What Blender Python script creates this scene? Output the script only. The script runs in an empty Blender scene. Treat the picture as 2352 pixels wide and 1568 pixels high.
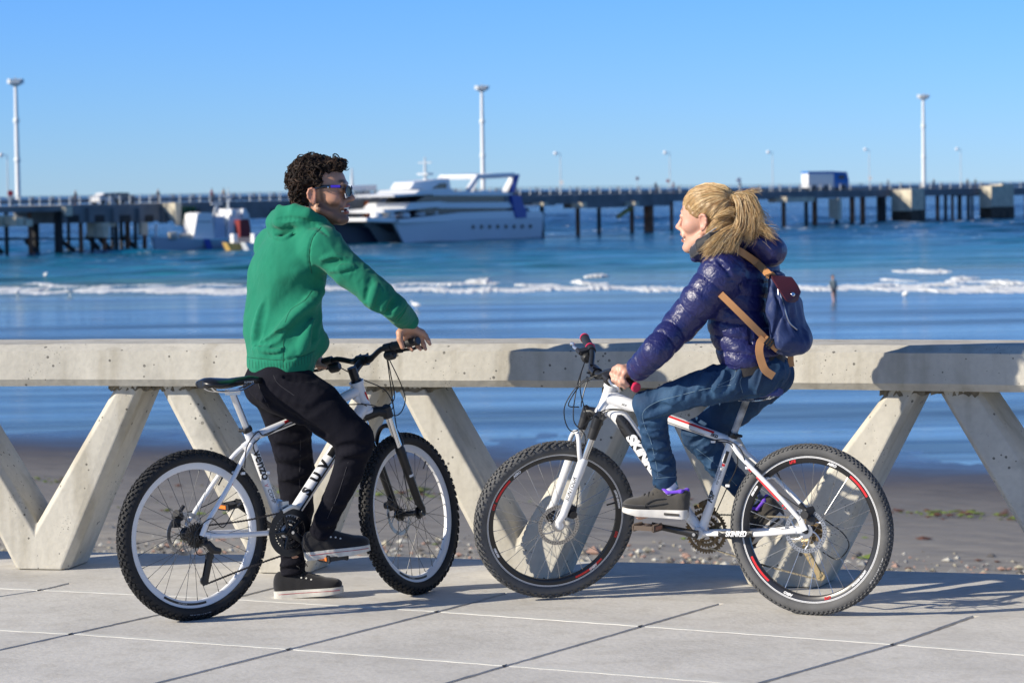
import bpy, math, random
import numpy as np
from mathutils import Vector, Matrix
S = bpy.context.scene
# ---------------- camera ----------------
F = 6675.; HC = 1.65; ROLL = math.atan(.0149); PITCH = math.atan(348.4/6675)   # frame is 2352 px wide in these units
fw = np.array([0, math.cos(PITCH), -math.sin(PITCH)]); R0 = np.array([1., 0, 0]); U0 = np.array([0, math.sin(PITCH), math.cos(PITCH)])
cX = math.cos(ROLL)*R0 - math.sin(ROLL)*U0; cY = math.sin(ROLL)*R0 + math.cos(ROLL)*U0
CO = np.array([0, 0, HC])
cam = bpy.data.cameras.new('camera'); co = bpy.data.objects.new('camera', cam); S.collection.objects.link(co)
co.matrix_world = Matrix(((cX[0], cY[0], -fw[0], 0), (cX[1], cY[1], -fw[1], 0), (cX[2], cY[2], -fw[2], HC), (0, 0, 0, 1)))
cam.sensor_width = 36; cam.lens = 36*F/2352; cam.clip_end = 60000; cam.clip_start = .1
cam.dof.use_dof = True; cam.dof.focus_distance = 11.6; cam.dof.aperture_fstop = 6.3
S.camera = co
S.render.resolution_x = 1024; S.render.resolution_y = 682
# ---------------- light ----------------
SUN_AZ = math.radians(21); SUN_EL = math.radians(25)           # direction the light travels: from +X towards +Y
W = bpy.data.worlds.new('World'); S.world = W; W.use_nodes = True
nt = W.node_tree; nt.nodes.clear()
out = nt.nodes.new('ShaderNodeOutputWorld'); bg = nt.nodes.new('ShaderNodeBackground'); sky = nt.nodes.new('ShaderNodeTexSky')
sky.sky_type = 'NISHITA'; sky.sun_disc = False; sky.sun_elevation = SUN_EL
tx, ty = -math.cos(SUN_AZ), -math.sin(SUN_AZ)                   # where the sun stands
sky.sun_rotation = math.atan2(tx, ty); sky.air_density = .9; sky.dust_density = 0.0; sky.ozone_density = 3.0; sky.altitude = 900
tint = nt.nodes.new('ShaderNodeMix'); tint.data_type = 'RGBA'; tint.blend_type = 'MULTIPLY'; tint.inputs[0].default_value = 1

tg = nt.nodes.new('ShaderNodeTexCoord'); sz = nt.nodes.new('ShaderNodeSeparateXYZ'); rp = nt.nodes.new('ShaderNodeValToRGB'); nt.links.new(tg.outputs['Generated'], sz.inputs[0]); nt.links.new(sz.outputs[2], rp.inputs[0]); nt.links.new(rp.outputs[0], tint.inputs[7])
for q_, (p_, c_) in zip([rp.color_ramp.elements[0], rp.color_ramp.elements[1], rp.color_ramp.elements.new(.03), rp.color_ramp.elements.new(.16)], [(0, (.50, .76, 1.32, 1)), (1, (.86, .95, 1.10, 1)), (.068, (.43, .78, 1.42, 1)), (.25, (.62, .86, 1.25, 1))]): q_.position = p_; q_.color = c_
nt.links.new(sky.outputs[0], tint.inputs[6]); nt.links.new(tint.outputs[2], bg.inputs[0]); bg.inputs[1].default_value = .095
nt.links.new(bg.outputs[0], out.inputs[0])
sl = bpy.data.lights.new('sun', 'SUN'); sl.energy = 5.0; sl.angle = math.radians(.5); sl.color = (1, .91, .76)
so = bpy.data.objects.new('sun', sl); S.collection.objects.link(so)
dv = Vector((math.cos(SUN_AZ)*math.cos(SUN_EL), math.sin(SUN_AZ)*math.cos(SUN_EL), -math.sin(SUN_EL)))
so.rotation_euler = dv.to_track_quat('-Z', 'Y').to_euler(); so.location = (-6, 2, 8)
S.view_settings.view_transform = 'Standard'; S.view_settings.look = 'None'; S.view_settings.exposure = 0.3; S.view_settings.gamma = 1
S.render.engine = 'CYCLES'
rng = np.random.default_rng(7); random.seed(7)
# ---------------- geometry helpers ----------------
V = lambda *a: np.array(a, float)
def nrm(v):
    v = np.asarray(v, float); return v/(np.linalg.norm(v)+1e-12)
def ray(x, y):
    v = fw*F + cX*(x-1176) - cY*(y-784); return v/v[1]
def at(x, y, d): return CO + ray(x, y)*d                        # the point seen at (x, y) whose depth is d metres
def atz(x, y, z=0.):
    v = ray(x, y); return CO + v*((z-HC)/v[2])
class Frame:                                                    # a vertical plane with its own axes: along, left, up
    def __init__(s, o, e):
        s.o = np.array(o, float); e = np.array(e, float).copy(); e[2] = 0; s.e = nrm(e); s.n = np.array([-s.e[1], s.e[0], 0]); s.u = V(0, 0, 1)
    def uv(s, x, y, w=0):
        v = ray(x, y); t = ((s.o+s.n*w-CO)@s.n)/(v@s.n); q = CO+v*t-s.o; return q@s.e, q[2]
    def P(s, a, w, z): return s.o + s.e*a + s.n*w + V(0, 0, z)
    def M(s): return Matrix(((s.e[0], s.n[0], 0, s.o[0]), (s.e[1], s.n[1], 0, s.o[1]), (0, 0, 1, s.o[2]), (0, 0, 0, 1)))
def perp(d):
    d = nrm(d); a = V(0, 0, 1) if abs(d[2]) < .9 else V(1, 0, 0); u = nrm(np.cross(d, a)); return u, np.cross(d, u)
class MB:
    def __init__(s): s.v = []; s.f = []; s.n = 0; s.m = []; s.cur = 0
    def add(s, v, f):
        v = np.asarray(v, float).reshape(-1, 3); s.v.append(v)
        for q in f: s.f.append(tuple(int(i)+s.n for i in q)); s.m.append(s.cur)
        s.n += len(v); return s
    def box(s, c, sz, ax=None, rz=0):
        c = np.asarray(c, float)
        if ax is None: ax = (V(math.cos(rz), math.sin(rz), 0), V(-math.sin(rz), math.cos(rz), 0), V(0, 0, 1))
        p = [c + ax[0]*sz[0]*i*.5 + ax[1]*sz[1]*j*.5 + ax[2]*sz[2]*k*.5 for i in (-1, 1) for j in (-1, 1) for k in (-1, 1)]
        return s.add(p, [(0, 1, 3, 2), (4, 6, 7, 5), (0, 4, 5, 1), (2, 3, 7, 6), (0, 2, 6, 4), (1, 5, 7, 3)])
    def tube(s, pts, r, n=8, cap=True, closed=False, flat=None):
        if len(pts) < 2: return s
        p = np.asarray(pts, float); k = len(p); r = np.broadcast_to(np.asarray(r, float), (k,))
        if closed: t = np.roll(p, -1, 0)-np.roll(p, 1, 0)
        else: t = np.gradient(p, axis=0)
        t /= (np.linalg.norm(t, axis=1, keepdims=True)+1e-12)
        u, _ = perp(t[0]); 
        if flat is not None: u = nrm(np.asarray(flat[0])-t[0]*(t[0]@np.asarray(flat[0])))
        vs = []; a = np.arange(n)*2*math.pi/n
        for i in range(k):
            if flat is not None: u = np.asarray(flat[0], float)
            u = nrm(u - t[i]*(u@t[i])); w = np.cross(t[i], u); fu = 1 if flat is None else flat[1]
            vs.append(p[i]+r[i]*(fu*np.cos(a)[:, None]*u+np.sin(a)[:, None]*w))
        f = []
        for i in range(k if closed else k-1):
            j = (i+1) % k
            for q in range(n): f.append((i*n+q, i*n+(q+1) % n, j*n+(q+1) % n, j*n+q))
        if cap and not closed: f.append(tuple(range(n))[::-1]); f.append(tuple((k-1)*n+q for q in range(n)))
        return s.add(np.concatenate(vs), f)
    def lathe(s, prof, c=(0, 0, 0), axis=(0, 1, 0), n=32, closed=False):
        # prof: (radius, along) pairs
        ax = nrm(axis); u, w = perp(ax); c = np.asarray(c, float); k = len(prof); vs = []
        for i in range(n):
            a = 2*math.pi*i/n; d = math.cos(a)*u+math.sin(a)*w
            for (r, h) in prof: vs.append(c+d*r+ax*h)
        f = []
        for i in range(n):
            j = (i+1) % n
            for q in range(k if closed else k-1): f.append((i*k+q, i*k+(q+1) % k, j*k+(q+1) % k, j*k+q))
        if not closed:
            if prof[0][0] > 1e-5: f.append(tuple(i*k for i in range(n)))
            if prof[-1][0] > 1e-5: f.append(tuple(i*k+k-1 for i in range(n))[::-1])
        return s.add(vs, f)
    def prism(s, poly, fn, w0, w1):                             # poly of (a, z); fn(a, w, z) -> point
        n = len(poly); vs = [fn(a, w0, z) for a, z in poly]+[fn(a, w1, z) for a, z in poly]
        return s.add(vs, [tuple(range(n)), tuple(range(n, 2*n))[::-1]]+[(i, i+n, (i+1) % n+n, (i+1) % n) for i in range(n)])
    def build(s, name, mat=None, parent=None, smooth=35, **kw):
        if not s.v: return None
        me = bpy.data.meshes.new(name); v = np.concatenate(s.v)
        me.from_pydata(v.tolist(), [], s.f)
        for m_ in (mat if isinstance(mat, (list, tuple)) else [mat]): me.materials.append(m_)
        if isinstance(mat, (list, tuple)): me.polygons.foreach_set('material_index', s.m)
        me.update()
        import bmesh
        b = bmesh.new(); b.from_mesh(me); bmesh.ops.recalc_face_normals(b, faces=b.faces); b.to_mesh(me); b.free()
        if smooth:
            me.polygons.foreach_set('use_smooth', [True]*len(me.polygons)); me.set_sharp_from_angle(angle=math.radians(smooth))
        return link(name, me, parent, **kw)
def link(name, data, parent=None, label=None, cat=None, group=None, kind=None, matrix=None):
    o = bpy.data.objects.new(name, data); S.collection.objects.link(o)
    if matrix is not None: o.matrix_world = matrix
    if parent is not None: o.parent = parent
    for k, v in (('label', label), ('category', cat), ('group', group), ('kind', kind)):
        if v: o[k] = v
    return o
def empty(name, loc, label, cat, group=None, matrix=None):
    o = link(name, None, None, label, cat, group); o.empty_display_size = .1
    if matrix is not None: o.matrix_world = matrix
    else: o.location = loc
    return o
def copy_tree(o, parent=None):
    c = o.copy(); S.collection.objects.link(c); c.parent = parent
    for ch in [x for x in bpy.data.objects if x.parent == o]: copy_tree(ch, c)
    return c
def spline(pts, n=8):                                           # Catmull-Rom through the points
    p = np.asarray(pts, float); p = np.vstack([2*p[0]-p[1], p, 2*p[-1]-p[-2]]); o = []
    for i in range(1, len(p)-2):
        for t in np.linspace(0, 1, n, endpoint=False):
            a, b, c, d = p[i-1], p[i], p[i+1], p[i+2]
            o.append(.5*((2*b)+(-a+c)*t+(2*a-5*b+4*c-d)*t*t+(-a+3*b-3*c+d)*t**3))
    o.append(p[-2]); return np.array(o)
# ---------------- materials ----------------
def mat(name, col, rough=.6, metal=0., bump=0., bscale=40., spec=.5, vary=0., vscale=6., coat=0., dark=None, detail=4, sheen=0., stretch=None, trans=None):
    m = bpy.data.materials.new(name); m.use_nodes = True; t = m.node_tree; b = t.nodes['Principled BSDF']
    b.inputs['Base Color'].default_value = (*col, 1); b.inputs['Roughness'].default_value = rough; b.inputs['Metallic'].default_value = metal
    b.inputs['Specular IOR Level'].default_value = spec; b.inputs['Coat Weight'].default_value = coat; b.inputs['Coat Roughness'].default_value = .08
    if sheen: b.inputs['Sheen Weight'].default_value = sheen
    tc = t.nodes.new('ShaderNodeTexCoord'); src = tc.outputs['Object']
    if stretch:
        mp = t.nodes.new('ShaderNodeMapping'); mp.inputs['Scale'].default_value = stretch; t.links.new(src, mp.inputs[0]); src = mp.outputs[0]
    if vary:
        n = t.nodes.new('ShaderNodeTexNoise'); n.inputs['Scale'].default_value = vscale; n.inputs['Detail'].default_value = detail; t.links.new(src, n.inputs[0])
        r = t.nodes.new('ShaderNodeMapRange'); r.inputs[1].default_value = .3; r.inputs[2].default_value = .7; t.links.new(n.outputs[0], r.inputs[0])
        x = t.nodes.new('ShaderNodeMix'); x.data_type = 'RGBA'; t.links.new(r.outputs[0], x.inputs[0])
        d = dark or tuple(c*(1-vary) for c in col); x.inputs[6].default_value = (*d, 1); x.inputs[7].default_value = (*col, 1)
        t.links.new(x.outputs[2], b.inputs['Base Color'])
    if bump:
        n2 = t.nodes.new('ShaderNodeTexNoise'); n2.inputs['Scale'].default_value = bscale; n2.inputs['Detail'].default_value = 5; t.links.new(src, n2.inputs[0])
        bp = t.nodes.new('ShaderNodeBump'); bp.inputs['Strength'].default_value = min(1, bump); bp.inputs['Distance'].default_value = .4/bscale
        t.links.new(n2.outputs[0], bp.inputs['Height']); t.links.new(bp.outputs[0], b.inputs['Normal'])
    return m
# ---------------- the promenade, beach and sea ----------------
ZS = -5.5
def node_mat(name):
    m = bpy.data.materials.new(name); m.use_nodes = True; return m, m.node_tree, m.node_tree.nodes['Principled BSDF']
def N(t, typ, **kw):
    n = t.nodes.new(typ)
    for k, v in kw.items():
        if k.startswith('i'): n.inputs[int(k[1:])].default_value = v
        else: setattr(n, k, v)
    return n
def ramp(t, src, stops):
    r = t.nodes.new('ShaderNodeValToRGB'); e = r.color_ramp.elements
    while len(e) < len(stops): e.new(.5)
    for q, (p, c) in zip(e, stops): q.position = p; q.color = (*c, 1) if len(c) == 3 else c
    t.links.new(src, r.inputs[0]); return r.outputs[0]
def concrete(name, col, pits=True, tone=.16):
    m, t, b = node_mat(name); tc = t.nodes.new('ShaderNodeTexCoord'); L = t.links
    n1 = N(t, 'ShaderNodeTexNoise', i2=1.7, i3=6.); L.new(tc.outputs['Object'], n1.inputs[0])
    n2 = N(t, 'ShaderNodeTexNoise', i2=38., i3=4.); L.new(tc.outputs['Object'], n2.inputs[0])
    c1 = ramp(t, n1.outputs[0], [(.32, tuple(c*(1-tone) for c in col)), (.55, col), (.75, tuple(min(1, c*(1+tone*.4)) for c in col))])
    x = N(t, 'ShaderNodeMix', data_type='RGBA', blend_type='MULTIPLY', i0=.5); L.new(c1, x.inputs[6])
    L.new(ramp(t, n2.outputs[0], [(.3, (.82, .82, .82)), (.6, (1, 1, 1))]), x.inputs[7]); res = x.outputs[2]
    hgt = n2.outputs[0]
    if pits:
        vo = N(t, 'ShaderNodeTexVoronoi', i2=26.); L.new(tc.outputs['Object'], vo.inputs[0])
        n3 = N(t, 'ShaderNodeTexNoise', i2=9.); L.new(tc.outputs['Object'], n3.inputs[0])
        th = N(t, 'ShaderNodeMapRange', i1=.42, i2=.72, i3=.0, i4=.23); L.new(n3.outputs[0], th.inputs[0])
        lt = N(t, 'ShaderNodeMath', operation='LESS_THAN'); L.new(vo.outputs['Distance'], lt.inputs[0]); L.new(th.outputs[0], lt.inputs[1])
        y = N(t, 'ShaderNodeMix', data_type='RGBA', i7=(*[c*.28 for c in col], 1)); L.new(lt.outputs[0], y.inputs[0]); L.new(res, y.inputs[6]); res = y.outputs[2]
        # a few broad lichen-like weather stains
        n4 = N(t, 'ShaderNodeTexNoise', i2=4.5, i3=8.); L.new(tc.outputs['Object'], n4.inputs[0])
        z = N(t, 'ShaderNodeMix', data_type='RGBA', i7=(*[c*.55 for c in col], 1)); L.new(ramp(t, n4.outputs[0], [(.62, (0, 0, 0)), (.72, (.55, .55, .55))]), z.inputs[0]); L.new(res, z.inputs[6]); res = z.outputs[2]
        sb = N(t, 'ShaderNodeMath', operation='SUBTRACT'); L.new(n2.outputs[0], sb.inputs[0]); L.new(lt.outputs[0], sb.inputs[1]); hgt = sb.outputs[0]
    mv = N(t, 'ShaderNodeMapping'); mv.inputs['Scale'].default_value = (9, 9, 1.3); L.new(tc.outputs['Object'], mv.inputs[0]); n6 = N(t, 'ShaderNodeTexNoise', i2=1., i3=6.); L.new(mv.outputs[0], n6.inputs[0])
    w6 = N(t, 'ShaderNodeMix', data_type='RGBA', blend_type='MULTIPLY', i0=.8 if pits else .35); L.new(res, w6.inputs[6]); L.new(ramp(t, n6.outputs[0], [(.36, (.78, .76, .72)), (.50, (1, 1, 1)), (.70, (1.06, 1.06, 1.06))]), w6.inputs[7]); res = w6.outputs[2]
    v2 = N(t, 'ShaderNodeTexVoronoi', i2=75.); L.new(tc.outputs['Object'], v2.inputs[0]); n7 = N(t, 'ShaderNodeTexNoise', i2=5.); L.new(tc.outputs['Object'], n7.inputs[0]); t7 = N(t, 'ShaderNodeMapRange', i1=.46, i2=.75, i3=0., i4=.26 if pits else .10); L.new(n7.outputs[0], t7.inputs[0])
    l7 = N(t, 'ShaderNodeMath', operation='LESS_THAN'); L.new(v2.outputs['Distance'], l7.inputs[0]); L.new(t7.outputs[0], l7.inputs[1]); x7 = N(t, 'ShaderNodeMix', data_type='RGBA', i7=(*[c*.42 for c in col], 1)); L.new(l7.outputs[0], x7.inputs[0]); L.new(res, x7.inputs[6]); res = x7.outputs[2]
    L.new(res, b.inputs['Base Color']); b.inputs['Roughness'].default_value = .88
    bp = N(t, 'ShaderNodeBump', i0=.35, i1=.006); L.new(hgt, bp.inputs['Height']); L.new(bp.outputs[0], b.inputs['Normal'])
    return m
# paving: slabs between radial joints, rows parted by pale mortar
A_near = [atz(x/1.7415, y/1.7415)[:2] for x, y in ((0, 2605), (655, 2731), (1794, 2731), (3134, 2730))]
A_far = [atz(x/1.7415, y/1.7415)[:2] for x, y in ((1101, 2358), (2038, 2367), (2892, 2409), (3910, 2458))]
lines = [[V(-2.127, 11.913), V(-1.895, 12.377)]] + [[a, b] for a, b in zip(A_near, A_far)]
def rowpts(l): return [atz(x/1.7415, y/1.7415)[:2] for x, y in l]
B0 = rowpts([(292, 2328), (1119, 2345), (2038, 2367), (2892, 2410), (3910, 2459)])
B1 = rowpts([(170, 2358), (925, 2394), (1758, 2444), (2574, 2502), (3583, 2575)])
B2 = rowpts([(-640, 2484), (295, 2533), (1167, 2594), (2032, 2660), (3020, 2737)])
def extend(B, k):                                              # carry the row on to either side with its own curve
    B = list(B)
    for _ in range(k):
        d1, d2 = B[0]-B[1], B[1]-B[2]; ang = math.atan2(d1[1], d1[0])-math.atan2(d2[1], d2[0]); ang = max(-.06, min(.06, -.045)); c, s_ = math.cos(ang*-1), math.sin(ang*-1)
        B.insert(0, B[0]+V(c*d1[0]-s_*d1[1], s_*d1[0]+c*d1[1]))
        d1 = B[-1]-B[-2]; c, s_ = math.cos(-.045), math.sin(-.045); B.append(B[-1]+V(c*d1[0]-s_*d1[1], s_*d1[0]+c*d1[1]))
    return B
K = 4
b1 = extend(B1, K); b2 = extend(B2, K)
b0 = extend(B0, K)
dirs = [nrm(p-q) for p, q in zip(b1, b2)]
b3 = [q-d*1.55 for q, d in zip(b2, dirs)]; b4 = [q-d*1.55 for q, d in zip(b3, dirs)]; b5 = [q-d*9 for q, d in zip(b4, dirs)]
m_slab = concrete('promenade_slab', (.64, .615, .565), pits=False, tone=.13)
t = m_slab.node_tree; b_ = t.nodes['Principled BSDF']
m_gap = mat('joint_gap', (.045, .045, .045), .95)
m_mort = mat('white_mortar', (.66, .65, .60), .9, vary=.12, vscale=8)
sl_ = MB(); mo = MB()
rows = [b0, b1, b2, b3, b4]
gp = .011
for ri in range(len(rows)-1):
    fa, ne = rows[ri], rows[ri+1]
    for i in range(len(fa)-1):
        q = [fa[i], fa[i+1], ne[i+1], ne[i]]
        al1 = nrm(q[1]-q[0]); al2 = nrm(q[2]-q[3]); dn1 = nrm(q[3]-q[0]); dn2 = nrm(q[2]-q[1])
        q = [q[0]+al1*gp+dn1*.010, q[1]-al1*gp+dn2*.010, q[2]-al2*gp-dn2*.010, q[3]+al2*gp-dn1*.010]
        # slightly wandering edges, cast by hand
        ring = []
        for a, b in ((0, 1), (1, 2), (2, 3), (3, 0)):
            n_ = 26
            for k in range(n_):
                p = q[a]+(q[b]-q[a])*k/n_; wv = 0 if k == 0 else rng.normal()*.0016
                dd = nrm(q[b]-q[a]); ring.append(p+V(-dd[1], dd[0])*wv)
        h = rng.uniform(-.0005, .0005)
        n = len(ring); top = [(p[0], p[1], h) for p in ring]; cen = sum(ring)/n
        ins = [(p[0]+(cen-p)[0]*.006, p[1]+(cen-p)[1]*.006, h) for p in ring]; top = [(p[0], p[1], h-.004) for p in ring]; bot = [(p[0], p[1], -.06) for p in ring]
        sl_.add(ins+top+bot, [tuple(range(n))]+[(i_, (i_+1) % n, (i_+1) % n+n, i_+n) for i_ in range(n)]+[(i_+n, (i_+1) % n+n, (i_+1) % n+2*n, i_+2*n) for i_ in range(n)])
for ri in (1, 2, 3):
    r_ = rows[ri]
    for i in range(len(r_)-1):
        a, b = r_[i], r_[i+1]; d = nrm(b-a); n_ = V(-d[1], d[0]); k = 60; a = a+d*.015; b = b-d*.015
        up = [a+(b-a)*j/k+n_*(.019+.0022*math.sin(j*.9+i*2)+rng.normal()*.0006) for j in range(k+1)]; dn = [a+(b-a)*j/k-n_*(.017+.0022*math.sin(j*.7+i*3)+rng.normal()*.0006) for j in range(k+1)]
        mo.add([(*p, .0018) for p in up]+[(*p, .0018) for p in dn]+[(*(p+n_*.003), -.01) for p in up]+[(*(p-n_*.003), -.01) for p in dn],
               [(j, j+1, j+k+2, j+k+1) for j in range(k)]+[(j, j+1, j+1+2*k+2, j+2*k+2) for j in range(k)]+[(j+k+1, j+k+2, j+3*k+4, j+3*k+3) for j in range(k)])
pv = sl_.build('pavement', m_slab, smooth=20, kind='structure')
mo.build('pavement_joints', m_mort, smooth=20, kind='structure')
# the strip that carries the railing, and the rest of the promenade behind the camera
RC = V(-6.5, -8.7)                                             # centre of the curve of the sea wall
def rc(r, a): return RC+r*V(math.cos(a), math.sin(a))
mb = MB(); na = 120; angs = np.linspace(math.radians(125), math.radians(25), na)
EDGE = 22.60
fr = []
allb0 = b0
def b0_at(a):                                                   # near edge of the strip = far edge of the slabs
    d = V(math.cos(a), math.sin(a)); best = None
    for p, q in zip(allb0[:-1], allb0[1:]):
        e = q-p; den = d[0]*(-e[1])+d[1]*e[0]
        if abs(den) < 1e-9: continue
        w = p-RC; tt = (w[0]*(-e[1])+w[1]*e[0])/den; ss = (d[0]*w[1]-d[1]*w[0])/den
        if -.001 <= ss <= 1.001 and tt > 5: best = tt
    return best if best else 21.3
for a in angs: fr.append(rc(b0_at(a)+.006, a))
vs = []; 
for k, a in enumerate(angs):
    e = rc(EDGE+.02*math.sin(k*1.3), a); vs += [(*fr[k], -.05), (*fr[k], -.003), (*e, -.003), (*e, -1.6)]
mb.add(vs, [(4*k+j, 4*k+j+1, 4*k+j+5, 4*k+j+4) for k in range(na-1) for j in range(3)])
mb.build('promenade_edge', concrete('edge_concrete', (.61, .585, .535), pits=False), smooth=20, kind='structure')
mb = MB(); mb.add([(-14, 13, -.03), (14, 13, -.03), (14, -20, -.03), (-14, -20, -.03)], [(0, 1, 2, 3)])
# the bed under the joints stops short of the sea wall
vs = [(*rc(22.0, a), -.03) for a in angs]+[(*rc(2, a), -.03) for a in angs]
mb = MB(); mb.add(vs, [(k, k+1, k+1+na, k+na) for k in range(na-1)]); mb.build('pavement_bed', m_gap, smooth=0, kind='structure')
mb = MB(); lo = [(*p, -.004) for p in b4]; far = [(p[0]+(p-b3[i])[0]*8, p[1]+(p-b3[i])[1]*8, -.004) for i, p in enumerate(b4)]
mb.add(lo+far, [(i, i+1, i+1+len(lo), i+len(lo)) for i in range(len(lo)-1)]); mb.build('promenade_floor', m_slab, smooth=0, kind='structure')
# beach
def beach_z(s):                                                 # s = distance + half the offset to the right
    return np.interp(s, [12, 14, 20, 30, 45, 62, 78, 95, 140, 400], [-1.15, -1.2, -1.55, -2.2, -3.35, -4.55, -5.47, -5.62, -6.2, -9])
xs = np.concatenate([np.linspace(-60, -12, 25), np.linspace(-11.5, 12, 120), np.linspace(13, 60, 25)]); ds = np.concatenate([np.linspace(10, 40, 110), np.linspace(40.5, 110, 110), [130, 170, 250, 400]])
gx, gy = np.meshgrid(xs, ds); gs = gy+.5*gx
z = beach_z(np.maximum(gs, 12)); z += .018*np.sin(gx*2.1+gy*.7)*np.cos(gy*1.3)+.03*np.sin(gx*.5+1)*np.sin(gy*.31)+rng.normal(size=z.shape)*.006
nx, ny = len(xs), len(ds)
mb = MB(); mb.add(np.stack([gx, gy, z], -1).reshape(-1, 3), [(j*nx+i, j*nx+i+1, (j+1)*nx+i+1, (j+1)*nx+i) for j in range(ny-1) for i in range(nx-1)])
m, t, b = node_mat('grey_sand'); tc = t.nodes.new('ShaderNodeTexCoord'); L = t.links
sx = N(t, 'ShaderNodeSeparateXYZ'); L.new(tc.outputs['Object'], sx.inputs[0])
hx = N(t, 'ShaderNodeMath', operation='MULTIPLY_ADD', i1=.5); L.new(sx.outputs[0], hx.inputs[0]); L.new(sx.outputs[1], hx.inputs[2])
nz = N(t, 'ShaderNodeTexNoise', i2=.35, i3=5.); L.new(tc.outputs['Object'], nz.inputs[0])
ad = N(t, 'ShaderNodeMath', operation='MULTIPLY_ADD', i1=9.); L.new(nz.outputs[0], ad.inputs[0]); L.new(hx.outputs[0], ad.inputs[2])
mr = N(t, 'ShaderNodeMapRange', i1=15., i2=86.); L.new(ad.outputs[0], mr.inputs[0])
base = ramp(t, mr.outputs[0], [(0, (.42, .37, .28)), (.24, (.37, .33, .26)), (.37, (.26, .235, .20)), (.62, (.19, .172, .15)), (.80, (.115, .10, .088)), (.93, (.065, .056, .052)), (1, (.05, .044, .04))])
mp = N(t, 'ShaderNodeMapping'); mp.inputs['Scale'].default_value = (.6, 2.2, 1); L.new(tc.outputs['Object'], mp.inputs[0])
n2 = N(t, 'ShaderNodeTexNoise', i2=2.4, i3=7.); L.new(mp.outputs[0], n2.inputs[0])
x = N(t, 'ShaderNodeMix', data_type='RGBA', blend_type='MULTIPLY', i0=1.); L.new(base, x.inputs[6]); L.new(ramp(t, n2.outputs[0], [(.3, (.62, .62, .64)), (.5, (1, 1, 1)), (.72, (1.35, 1.33, 1.28))]), x.inputs[7])
L.new(x.outputs[2], b.inputs['Base Color'])
L.new(ramp(t, mr.outputs[0], [(0, (.95,)*3), (.75, (.85,)*3), (.93, (.38,)*3), (1, (.2,)*3)]), b.inputs['Roughness'])
bp = N(t, 'ShaderNodeBump', i0=.5, i1=.05); L.new(n2.outputs[0], bp.inputs['Height']); L.new(bp.outputs[0], b.inputs['Normal'])
mb.build('beach_sand', m, smooth=180, kind='structure')
# shingle and weed
def scatter(name, mats, pts, size, label, flat=.6):
    mb = MB(); base = np.array([(1, 0, 0), (-1, 0, 0), (0, 1, 0), (0, -1, 0), (0, 0, 1), (0, 0, -1)], float); fc = [(0, 2, 4), (2, 1, 4), (1, 3, 4), (3, 0, 4), (2, 0, 5), (1, 2, 5), (3, 1, 5), (0, 3, 5)]
    for (px, py) in pts:
        s_ = size*rng.lognormal(0, .45); zz = float(beach_z(py+.5*px)); a = rng.uniform(0, 6.28); c, s2 = math.cos(a), math.sin(a)
        v = base*V(s_*rng.uniform(.8, 1.5), s_, s_*flat)*rng.uniform(.75, 1.2, (6, 1)); v = np.stack([v[:, 0]*c-v[:, 1]*s2, v[:, 0]*s2+v[:, 1]*c, v[:, 2]], -1)
        mb.cur = int(rng.integers(len(mats))); mb.add(v+V(px, py, zz+s_*.25), fc)
    return mb.build(name, mats, smooth=0, label=label, cat=name.replace('_', ' '), kind='stuff')
st = []
for _ in range(3000):
    d = rng.triangular(25, 28, 36); X = rng.uniform(-.2, .2)*d; st.append((X, d-.35*X))
stm = [mat('stone_buff', (.42, .38, .28), .9), mat('stone_grey', (.26, .26, .25), .9), mat('stone_dark', (.12, .11, .10), .9), mat('stone_pink', (.40, .25, .19), .9), mat('stone_pale', (.55, .53, .46), .9)]
scatter('shingle', stm, st, .024, 'pale and pinkish shingle scattered along the top of the grey beach')
wd = []
for _ in range(420):
    c0 = rng.choice([-.17, -.085, .055, .135, .165, -.03]); X0 = c0+rng.normal()*.013; d = 51+rng.normal()*1.0; wd.append((X0*d, d-.5*X0*d))
for _ in range(60):
    d = rng.uniform(30, 50); wd.append((rng.uniform(-.18, .18)*d, d))
scatter('seaweed', [mat('weed_green', (.16, .22, .04), .8), mat('weed_olive', (.10, .12, .03), .8), mat('weed_brown', (.12, .05, .03), .8)], wd, .055, 'green and brown seaweed washed up in a line on the dark sand', .25)
# sea
m, t, b = node_mat('sea_water'); tc = t.nodes.new('ShaderNodeTexCoord'); L = t.links
sx = N(t, 'ShaderNodeSeparateXYZ'); L.new(tc.outputs['Object'], sx.inputs[0])
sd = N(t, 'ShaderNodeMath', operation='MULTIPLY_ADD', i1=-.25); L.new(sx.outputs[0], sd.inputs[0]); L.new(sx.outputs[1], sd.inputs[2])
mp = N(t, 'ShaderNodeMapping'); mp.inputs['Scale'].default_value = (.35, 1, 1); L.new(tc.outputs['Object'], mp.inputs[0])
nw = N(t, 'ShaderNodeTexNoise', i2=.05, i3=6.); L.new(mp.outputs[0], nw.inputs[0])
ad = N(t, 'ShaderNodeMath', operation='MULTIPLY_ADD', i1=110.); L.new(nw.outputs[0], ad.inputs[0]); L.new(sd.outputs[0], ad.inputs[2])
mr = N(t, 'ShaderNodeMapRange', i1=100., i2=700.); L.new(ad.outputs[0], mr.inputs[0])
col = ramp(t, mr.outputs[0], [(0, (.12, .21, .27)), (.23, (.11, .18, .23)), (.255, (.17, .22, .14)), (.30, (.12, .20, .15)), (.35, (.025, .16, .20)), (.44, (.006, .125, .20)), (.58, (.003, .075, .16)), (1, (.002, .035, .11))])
b.inputs['IOR'].default_value = 1.33

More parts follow.
